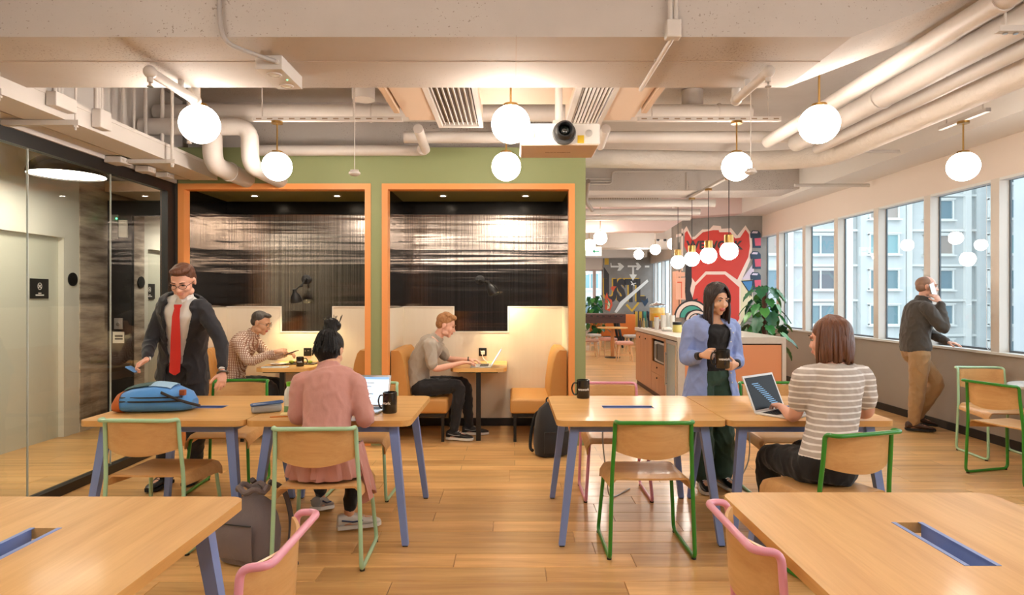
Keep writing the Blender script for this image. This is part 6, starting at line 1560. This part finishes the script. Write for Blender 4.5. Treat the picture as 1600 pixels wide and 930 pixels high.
MB().tube([V((.09 * math.cos(2 * PI * k / 24), .03 + .06 * math.sin(2 * PI * k / 24), .395 + .012 * math.sin(5 * 2 * PI * k / 24))) for k in range(24)], .016, 8, closed=True).build('gathered_mouth', gp_, gb, True)
MB().tube(catmull([(.12, -.1, .03), (.2, -.06, .012), (.27, -.02, .012), (.3, .04, .012)], 5), .009, 6).build('loose_strap', mat('strap_grey', (0, 0, 0)), gb, True)
# power cable to the floor behind the single mug table
tag(MB().tube(catmull([(.64, 4.5, .70), (.645, 4.55, .45), (.68, 4.6, .2), (.72, 4.66, .02), (.9, 4.9, .006)], 6), .005, 8).build('power_cable', mat('cable_grey', (190, 188, 184), .5), None, True), 'pale power cable hanging under the single mug table', 'cable')
tag(MB().tube(catmull([(1.66, 4.5, .68), (1.7, 4.6, .3), (1.6, 4.66, .05), (1.75, 4.8, .006)], 6), .005, 8).build('power_cable', mat('cable_grey', (0, 0, 0)), None, True), 'pale power cable hanging under the striped woman table', 'cable')
tag(MB().tube(catmull([(-.335, YB - .06, .84), (-.33, YB - .1, .79), (-.28, YB - .2, T + .006), (-.26, 6.95, T + .006)], 6), .004, 8).build('charger_cable', mat('cable_white', (236, 234, 230), .5), None, True), 'white charger cable on the right booth table', 'cable')
# ---- things on the island
IZ = .965
p = on_z(1027, 507, IZ); ix = p.x
Yd = 10.45
t = thing('juice_dispenser', 'glass drinks dispenser with orange juice on the island', 'drinks dispenser', ((1027 - 800) * Yd / F, Yd, IZ))
MB().lathe([(.001, 0), (.1, 0), (.1, .01), (.05, .02), (.045, .11), (.1, .125), (.001, .125)], n=28).build('stand', mat('stand_brown', (120, 74, 48), .5), t, True)
MB().lathe([(.125, .126), (.13, .14), (.13, .37), (.127, .37), (.127, .14), (.122, .126)], n=36, closed=True).build('jar', clear_glass, t, True)
MB().lathe([(.001, .128), (.124, .128), (.124, .25), (.001, .25)], n=32).build('juice', mat('orange_juice', (240, 172, 36), .3, coat=.6), t, True)
MB().lathe([(.001, .252), (.124, .252), (.124, .34), (.001, .34)], n=32).build('ice_and_fruit', mat('juice_ice', (240, 214, 150), .3, var=((30, 30, 30), .6, (242, 180, 60))), t, True)
for k in range(3): MB().lathe([(.001, 0), (.034, 0), (.034, .006), (.001, .006)], (.125 * math.cos(-1.9 + .8 * k), .125 * math.sin(-1.9 + .8 * k), .175 + .02 * (k % 2)), 18, (math.cos(-1.9 + .8 * k), math.sin(-1.9 + .8 * k), 0)).build('fruit_slice', mat('orange_slice', (236, 106, 44), .4), t)
MB().lathe([(.001, .37), (.135, .37), (.135, .38), (.06, .41), (.015, .42), (.015, .435), (.001, .437)], n=32).build('lid', chrome, t, True)
MB().cyl((0, -.13, .145), (0, -.17, .145), .012, n=10).cyl((0, -.165, .16), (0, -.165, .12), .01, n=8).build('tap', chrome, t)
cup = None
for i, (dx, dy, n_) in enumerate(((-.02, -.5, 5), (.07, -.42, 6), (-.1, -.4, 4), (.1, -.58, 5))):
    t = thing('cup_stack', ('tallest', 'middle', 'leftmost', 'nearest')[i] + ' stack of clear plastic cups before the drinks dispenser', 'cups', ((1027 - 800) * Yd / F + dx, Yd + dy, IZ), group='stacks of clear cups')
    for k in range(n_): MB().lathe([(.03, .035 * k), (.042, .035 * k + .09), (.0405, .035 * k + .09), (.0285, .035 * k)], n=18, closed=True).build('cup', mat('cup_plastic', (226, 224, 218), .15, spec=.7), t, True)
t = thing('yellow_bowl', 'small yellow bowl of fruit on the island', 'bowl', ((1049 - 800) * 10.2 / F, 10.2, IZ)); MB().lathe([(.001, 0), (.05, 0), (.09, .09), (.086, .09), (.048, .008), (.001, .008)], n=28).build('bowl', mat('bowl_yellow', (232, 190, 40), .4), t, True)
for k in range(5): MB().ball((.04 * math.cos(k * 1.26), .04 * math.sin(k * 1.26), .085 + .01 * (k % 2)), .034, 12, 8).build('fruit', mat('lemon', (236, 204, 60), .5), t, True)
t = thing('coffee_jar', 'jar with black lid and yellow label on the island', 'jar', ((1058 - 800) * 9.3 / F, 9.3, IZ)); MB().lathe([(.001, 0), (.06, 0), (.065, .01), (.065, .1), (.06, .11), (.001, .11)], n=24).build('glass', mat('jar_yellow', (222, 206, 120), .3), t, True); MB().lathe([(.001, .11), (.066, .11), (.066, .15), (.001, .155)], n=24).build('lid', black_plastic, t, True)
t = thing('butter_dish', 'low white dish on the island before the bowl', 'dish', ((1042 - 800) * 9.6 / F, 9.6, IZ)); MB().lathe([(.001, 0), (.07, 0), (.085, .012), (.001, .012)], n=28).build('plate', mat('plate_white', (0, 0, 0)), t, True); MB().rbox((-.065, -.05, .012), (.065, .05, .06), .02, 3).build('cover', mat('plate_white', (0, 0, 0)), t, True)
for i in range(6):
    tag(MB().lathe([(.001, 0), (.022, 0), (.022, .1), (.009, .13), (.009, .16), (.001, .16)], (2.16 + .055 * i, 10.78 - .02 * (i % 2), IZ), 16).build('syrup_bottle', mat('bottle_%d' % (i % 3), ((84, 70, 60), (190, 170, 120), (120, 140, 130))[i % 3], .25), None, True), 'slim bottle at the far end of the island, number %s from the left end' % ('one', 'two', 'three', 'four', 'five', 'six')[i], 'bottle', 'slim bottles on the island')
# ---- plants
leafg = [mat('leaf_green_%d' % k, c, .35, var=((8, 8, 8), .7, d)) for k, (c, d) in enumerate((((58, 128, 62), (40, 100, 50)), ((92, 156, 72), (60, 120, 56)), ((40, 104, 66), (28, 80, 52))))]
def leaf_mesh(L_, W_, split, m):
    g = []
    for i in range(9):
        t = i / 8; w = W_ * (math.sin(PI * min(1, t * .93 + .1)) ** .7) * (1 - .25 * t); row = []
        for j in range(7):
            u = -1 + 2 * j / 6; cut = 1 - (.3 if split and i % 2 and abs(u) > .5 else 0); row.append((u * w * cut, L_ * t - .12 * L_ * abs(u) ** 1.5 * (1 - t), -.25 * L_ * t * t + .12 * W_ * abs(u)))
        g.append(row)
    return MB().sheet(g, .0015).mesh('leaf', m, True)
def plant(loc, lab, stems, pot, lm, pole=None, grp='potted plants', seed=1):
    rg = random.Random(seed); t = thing('potted_plant', lab, 'plant', loc, group=grp)
    r, h = pot; MB().lathe([(.001, 0), (r * .8, 0), (r, h), (r * .93, h), (r * .75, .03), (.001, .03)], n=28).build('pot', mat('pot_white', (214, 208, 200), .5), t, True)
    MB().lathe([(.001, h - .04), (r * .9, h - .04), (r * .9, h - .03), (.001, h - .03)], n=24).build('soil', mat('soil', (52, 38, 28), .9), t)
    if pole: MB().cyl((0, 0, h - .04), (0, 0, pole), .035, n=14).build('moss_pole', mat('moss_pole', (92, 58, 44), .95, bump=((40, 40, 40), .8, .01)), t, True)
    for (z, az, el, sl, k) in stems:
        a = math.radians(az); e = math.radians(el); b = V((.02 * math.cos(a), .02 * math.sin(a), z)); d = V((math.cos(a) * math.cos(e), math.sin(a) * math.cos(e), math.sin(e))); tip = b + d * sl
        st = MB().tube(catmull([b, b + d * sl * .5 + V((0, 0, .03)), tip], 4), .005, 6).build('stem', leafg[0], t, True)
        o = bpy.data.objects.new('leaf', lm[k % len(lm)]); COL.objects.link(o); o.parent = t; o.location = tip
        dd = (V((d.x, d.y, 0)) + V((rg.uniform(-.3, .3), rg.uniform(-.3, .3), -.9 + rg.uniform(-.4, .5)))).normalized(); s_ = dd.cross(V((0, 0, 1))).normalized(); o.rotation_mode = 'QUATERNION'; o.rotation_quaternion = Matrix((s_, dd, s_.cross(dd))).transposed().to_quaternion(); q = rg.uniform(.85, 1.15); o.scale = (q, q, q)
    return t
lmA = [leaf_mesh(.22, .095, True, leafg[0]), leaf_mesh(.18, .08, False, leafg[1]), leaf_mesh(.24, .105, True, leafg[2])]
rg = random.Random(4); st = []
for k in range(46):
    k *= 30 / 46; z = .62 + 1.0 * (k / 30); st.append((z, (k * 210.8) % 360, rg.uniform(5, 45), (.13 + .24 * (1 - k / 30)) * rg.uniform(.8, 1.2), int(k * 1.533 + .5)))
plant((3.9, 9.9, 0), 'tall monstera on a moss pole between island and windows', st, (.2, .42), lmA, 1.62, seed=3)
lmB = [leaf_mesh(.2, .085, False, leafg[0]), leaf_mesh(.18, .08, False, leafg[2]), leaf_mesh(.17, .07, False, leafg[1])]
for i, (x, y, hh, n_) in enumerate(((2.62, 20.2, 1.55, 90),)):
    st = [(.28 + (hh - .45) * (k / n_), (k * 137.5) % 360, rg.uniform(5, 60), rg.uniform(.12, .42), k) for k in range(n_)]
    plant((x, y, 0), ('leafy green plant behind the games table by the far window', 'low leafy plant under the games table')[i], st, (.16, .3), lmB, seed=5 + i)
# ---- exit sign, twin spot, far details
pe = at(926, 393, 14.5)
t = thing('exit_sign', 'green and white hanging exit sign by the green wall edge', 'exit sign', (pe.x - .1, 14.5, pe.z - .1)); MB().rbox((-.3, -.02, 0), (.3, .02, .2), .006, 2).build('panel', mat('exit_white', (236, 244, 240), .4, emit=((.85, 1, .95), 1.0)), t)
gex = mat('exit_green', (20, 150, 110), .5)
MB().prism([(.09, .1), (.15, .155), (.15, .115), (.25, .115), (.25, .085), (.15, .085), (.15, .045)], (0, -.021, 0), (1, 0, 0), (0, 0, 1), (0, -.003, 0)).build('arrow', gex, t)
gl = MB()
for x0, x1, z0, z1 in ((-.11, -.1, .05, .15), (-.01, 0, .05, .15), (-.11, 0, .05, .06), (-.06, -.05, .05, .165), (-.095, -.085, .11, .15), (-.02, -.03, .11, .15), (-.095, -.02, .105, .115), (.02, .03, .05, .15), (.065, .075, .05, .15), (.02, .075, .05, .06), (.02, .075, .14, .15)): gl.box((x0 - .03, -.024, z0), (x1 - .03, -.021, z1))
gl.build('characters', gex, t)
for x in (-.2, .2): MB().cyl((x, 0, .19), (x, 0, ZC - pe.z + .1), .004, n=6).build('hanging_wire', black_metal, t)
pt = at(1033, 371, 13.2); t = thing('twin_spot', 'white twin emergency spot box hanging before the column', 'emergency light', (pt.x - .05, 13.0, pt.z - .06)); MB().box((-.12, -.08, 0), (.12, .08, .12)).build('housing', white_paint, t)
for x in (-.07, .07): MB().lathe([(.001, 0), (.035, 0), (.03, -.04), (.001, -.04)], (x, -.05, 0), 18).build('spot_head', black_plastic, t, True); MB().cyl((x, 0, .12), (x, 0, ZC - pt.z + .06), .006, n=6).build('rod', pipe_white, t)
# ---- murals: painted shapes, each a thin coat on its wall
def mural(wall, Y, name, poly, m, lay, z=1.0, ox=0, oy=0):
    pts = [((ox + x / z - 800) * Y / F, EYE + (465 - oy - y / z) * Y / F) for x, y in poly]
    return MB().prism(pts, (0, Y - .002 * lay - .001, 0), (1, 0, 0), (0, 0, 1), (0, -.0018, 0)).build(name, m, wall, world=True)
pc = dict(red=mat('paint_red', (208, 62, 50), .6), pale=mat('paint_pale', (238, 214, 200), .6), ink=mat('paint_ink', (44, 38, 40), .6), peach=mat('paint_peach', (236, 178, 150), .6), teal=mat('paint_teal', (72, 158, 140), .6),
          blue=mat('paint_blue', (70, 130, 182), .6), navy=mat('paint_navy', (40, 60, 80), .6), pink=mat('paint_pink', (206, 84, 104), .6), cream=mat('paint_cream', (226, 214, 178), .6), lilac=mat('paint_lilac', (214, 198, 214), .6), white=mat('paint_white', (240, 238, 232), .6), yellow=mat('paint_yellow', (216, 172, 60), .6), flame=mat('paint_flame', (228, 92, 56), .6), char=mat('paint_char', (62, 56, 56), .6))
def mc(name, poly, m, lay): return mural(colm, 12.4, name, poly, pc[m], lay, 4.65, 1040, 320)
mc('mural_border', [(128, 190), (152, 155), (190, 235), (210, 232), (265, 180), (320, 178), (345, 150), (400, 155), (405, 175), (475, 170), (520, 225), (580, 150), (620, 210), (630, 300), (620, 390), (548, 560), (548, 900), (180, 900), (180, 400)], 'pale', 1)
mc('mural_field', [(140, 205), (155, 190), (190, 255), (215, 250), (270, 200), (345, 185), (385, 185), (390, 200), (470, 200), (505, 245), (540, 240), (580, 180), (605, 215), (612, 300), (600, 380), (520, 545), (435, 485), (290, 485), (215, 565), (190, 530), (185, 400), (135, 300)], 'red', 2)
mc('mural_octagon', [(295, 508), (430, 508), (535, 600), (535, 830), (500, 880), (250, 880), (190, 700), (215, 590)], 'red', 2)
mc('mural_black', [(145, 440), (188, 440), (190, 560), (176, 620), (200, 690), (235, 680), (220, 710), (150, 730), (140, 640)], 'ink', 3)
mc('mural_bar', [(114, 175), (126, 175), (126, 480), (114, 480)], 'pale', 3); mc('mural_bar', [(76, 216), (128, 206), (128, 226), (76, 238)], 'pale', 3)
mc('mural_block', [(74, 490), (140, 490), (140, 522), (74, 524)], 'peach', 3); mc('mural_block', [(74, 534), (146, 528), (146, 690), (74, 690)], 'peach', 3); mc('mural_groove', [(84, 560), (118, 560), (118, 680), (112, 680), (112, 568), (84, 568)], 'flame', 4)
def arc(cx, cy, r0, r1, a0, a1, n_=14): return [(cx + r1 * math.cos(math.radians(a0 + (a1 - a0) * k / n_)), cy - r1 * math.sin(math.radians(a0 + (a1 - a0) * k / n_))) for k in range(n_ + 1)] + [(cx + r0 * math.cos(math.radians(a1 + (a0 - a1) * k / n_)), cy - r0 * math.sin(math.radians(a1 + (a0 - a1) * k / n_))) for k in range(n_ + 1)]
mc('mural_arc', arc(190, 820, 118, 130, 0, 180), 'ink', 4); mc('mural_arc', arc(190, 820, 92, 118, 0, 180), 'pale', 4); mc('mural_arc', arc(190, 820, 84, 92, 0, 180), 'ink', 4); mc('mural_arc', arc(190, 820, 50, 84, 0, 180), 'teal', 4); mc('mural_arc', arc(190, 820, 42, 50, 0, 180), 'ink', 5)
mc('mural_arc', arc(225, 850, 80, 90, 10, 170), 'ink', 6); mc('mural_arc', arc(225, 850, 62, 80, 10, 170), 'pale', 6); mc('mural_arc', arc(225, 850, 55, 62, 10, 170), 'ink', 6)
mc('mural_wedge', [(546, 560), (632, 430), (632, 690), (546, 860)], 'cream', 2); mc('mural_wedge', [(550, 545), (640, 420), (640, 545)], 'lilac', 3); mc('mural_triangle', [(546, 552), (634, 548), (624, 672)], 'ink', 4); mc('mural_triangle', [(556, 558), (628, 555), (622, 655)], 'blue', 5)
for k in range(3):
    y = 185 + 152 * k; mc('mural_stack', [(612, y + 25), (630, y), (672, y + 4), (690, y + 25), (690, y + 130), (628, y + 128), (632, y + 55), (616, y + 58)], 'navy', 5); mc('mural_stack_face', [(622, y + 22), (634, y + 8), (670, y + 10), (664, y + 24)], 'lilac', 6); mc('mural_stack_face', [(644, y + 60), (690, y + 56), (690, y + 112), (650, y + 114)], 'pink', 6)
cp = at(1116, 384, 12.4); text_part('WEWORK', .225, pc['char'], colm, cp - V((0, .012, 0)) - wloc(colm), name='mural_lettering', depth=.001, bold=.008, sx=1.02)
# side of the column
MB().box((3.284, 12.45, 1.1), (3.29, 13.1, 2.0)).build('mural_side', pc['peach'], colm, world=True); MB().box((3.282, 12.55, 1.2), (3.286, 12.6, 2.55)).build('mural_side_bar', pc['ink'], colm, world=True)
YM = YF - .06
def mf(name, poly, m, lay): return mural(farconc, YM, name, poly, pc[m], lay, 9.3, 900, 360)
def outl(name, poly, lay):
    cx = sum(p[0] for p in poly) / len(poly); cy = sum(p[1] for p in poly) / len(poly)
    n_ = len(poly); big = []
    for i in range(n_):
        a, b, c_ = V((*poly[i - 1], 0)), V((*poly[i], 0)), V((*poly[(i + 1) % n_], 0)); n1 = V(((b - a).y, -(b - a).x, 0)).normalized(); n2 = V(((c_ - b).y, -(c_ - b).x, 0)).normalized(); nn = (n1 + n2).normalized(); s_ = 9 / max(.4, nn.dot(n1)); q = b - nn * s_ * orient(poly); big.append((q.x, q.y))
    mf(name + '_outline', big, 'ink', lay); mf(name, poly, 'white', lay + 1)
def orient(poly): return 1 if sum((poly[i][0] - poly[i - 1][0]) * (poly[i][1] + poly[i - 1][1]) for i in range(len(poly))) < 0 else -1
for nm, poly in (('mural_arrow', [(500, 475), (513, 475), (516, 514), (622, 514), (602, 478), (640, 474), (700, 526), (640, 588), (598, 588), (624, 540), (503, 540)]),
                 ('mural_arrow', [(750, 510), (884, 510), (866, 472), (900, 470), (950, 526), (900, 578), (868, 574), (884, 536), (842, 536), (842, 640), (884, 646), (826, 732), (772, 640), (815, 640), (815, 536), (750, 536)]),
                 ('mural_arrow', [(1000, 512), (1064, 512), (1064, 540), (1000, 540)])): outl(nm, poly, 4)
mf('mural_cross', [(792, 742), (806, 738), (852, 806), (838, 812)], 'white', 4); mf('mural_cross', [(798, 784), (870, 760), (874, 772), (804, 798)], 'white', 5)
cp = at(976, 456, YM); text_part('USTL', 1.02, pc['yellow'], farconc, cp + V((-.05, -.004, .03)) - wloc(farconc), name='mural_shadow_lettering', depth=.0008, bold=.06, sx=.62)
text_part('USTL', 1.02, pc['char'], farconc, cp + V((.0, -.0065, 0)) - wloc(farconc), name='mural_lettering', depth=.0008, bold=.06, sx=.62)
outl('mural_blade', [(555, 1190), (640, 1040), (1035, 712), (1052, 745), (700, 1065), (590, 1200)], 6)
mf('mural_flame', [(420, 1150), (425, 960), (450, 900), (470, 985), (520, 1010), (530, 1090), (490, 1180)], 'flame', 5); mf('mural_flame_core', [(450, 1150), (470, 1010), (495, 1060), (490, 1130)], 'cream', 6)
mf('mural_bird', [(500, 840), (525, 812), (590, 815), (560, 850), (545, 895)], 'flame', 7)
mf('mural_band', [(415, 260), (475, 260), (475, 500), (415, 500)], 'yellow', 1); mf('mural_band', [(405, 530), (480, 640), (480, 930), (405, 930)], 'char', 1)
mf('mural_chevron', [(720, 1090), (745, 1065), (810, 1150), (900, 1040), (920, 1060), (815, 1190)], 'yellow', 3); mf('mural_heart', [(935, 1000), (990, 1030), (1040, 980), (1050, 1040), (1000, 1110)], 'navy', 3)
for k in range(5): mf('mural_stripe', [(855 + 62 * k, 1180), (895 + 62 * k, 1180), (895 + 62 * k, 1420), (855 + 62 * k, 1420)], ('yellow', 'yellow', 'teal', 'navy', 'teal')[k], 3); mf('mural_stripe_edge', [(843 + 62 * k, 1170), (855 + 62 * k, 1170), (855 + 62 * k, 1420), (843 + 62 * k, 1420)], 'ink', 3)
mf('mural_low_band', [(400, 1420), (1060, 1420), (1060, 1490), (400, 1490)], 'yellow', 2)
# ================================================================== THE STREET OUTSIDE
def building(name, lab, Y, x0, x1, z0, z1, pitch, bays, wallc, win, seed, depth=9):
    rg = random.Random(seed); t = thing(name, lab, 'building', ((x0 + x1) / 2, Y + depth / 2, z0)); cx = (x0 + x1) / 2; W_ = x1 - x0
    wm = mat(name + '_wall_%d' % seed, wallc, .8, var=((.3, .3, .3), .7, tuple(v - 16 for v in wallc))); B = W_ / bays; yf = -depth / 2
    MB().box((-W_ / 2, yf, 0), (W_ / 2, depth / 2, z1 - z0)).build('wall', wm, t)
    nf = int((z1 - z0) / pitch); ww, wh = win
    wmesh = {}
    trimm = mat('stone_trim', (204, 206, 202), .8); glm = [mat('far_glass_%d' % k, c, .15) for k, c in enumerate(((96, 124, 132), (120, 156, 160), (84, 98, 104), (150, 140, 132), (104, 128, 138)))]
    fo = MB(); 
    for s in (-1, 0, 1): fo.box((s * (ww / 2 - .06) - .06, -.22, 0), (s * (ww / 2 - .06) + .06, .04, wh))
    fo.box((-ww / 2, -.22, 0), (ww / 2, .04, .1)).box((-ww / 2, -.22, wh - .1), (ww / 2, .04, wh)).box((-ww / 2 - .15, -.4, -.14), (ww / 2 + .15, .04, 0)).box((-ww / 2 - .1, -.3, wh), (ww / 2 + .1, .04, wh + .12))
    fme = fo.mesh('window', trimm); pme = [MB().box((-ww / 2 + .1, -.1, .1), (ww / 2 - .1, -.04, wh - .1)).mesh('pane', g) for g in glm]
    for b in range(bays):
        bx = -W_ / 2 + (b + .5) * B; pr = .7 if b % 2 else 0.0
        if pr: MB().box((bx - ww * .75, yf - pr, .0), (bx + ww * .75, yf, z1 - z0)).build('bay', wm, t)
        MB().box((bx + B / 2 - .35, yf - .35, 0), (bx + B / 2 + .15, yf, z1 - z0)).build('pilaster', trimm, t)
        for q in range(nf):
            zz = q * pitch + .9; o = bpy.data.objects.new('window', fme); COL.objects.link(o); o.parent = t; o.location = (bx, yf - pr, zz)
            p_ = bpy.data.objects.new('pane', rg.choice(pme)); COL.objects.link(p_); p_.parent = o
    for q in range(nf + 1): MB().box((-W_ / 2, yf - .25, q * pitch - .12), (W_ / 2, yf, q * pitch + .08)).build('string_course', trimm, t)
    return t
building('apartment_building', 'pale apartment block with bay windows across the street', 56, 14, 45, -14, 26, 3.05, 6, (192, 197, 196), (2.6, 1.75), 3)
t = building('office_building', 'grey tower with small windows at the right outside', 46, 38.4, 60, -14, 30, 2.9, 7, (186, 190, 192), (1.0, 1.5), 8, 3)
building('apartment_building', 'nearer white block seen in the leftmost windows across the street', 70, -6, 27, -14, 30, 3.1, 8, (204, 209, 208), (2.0, 1.7), 6)
tag(MB().box((5.3, -30, -14.2), (90, 60, -14)).build('street', mat('asphalt', (120, 120, 122), .9)), kind='structure')
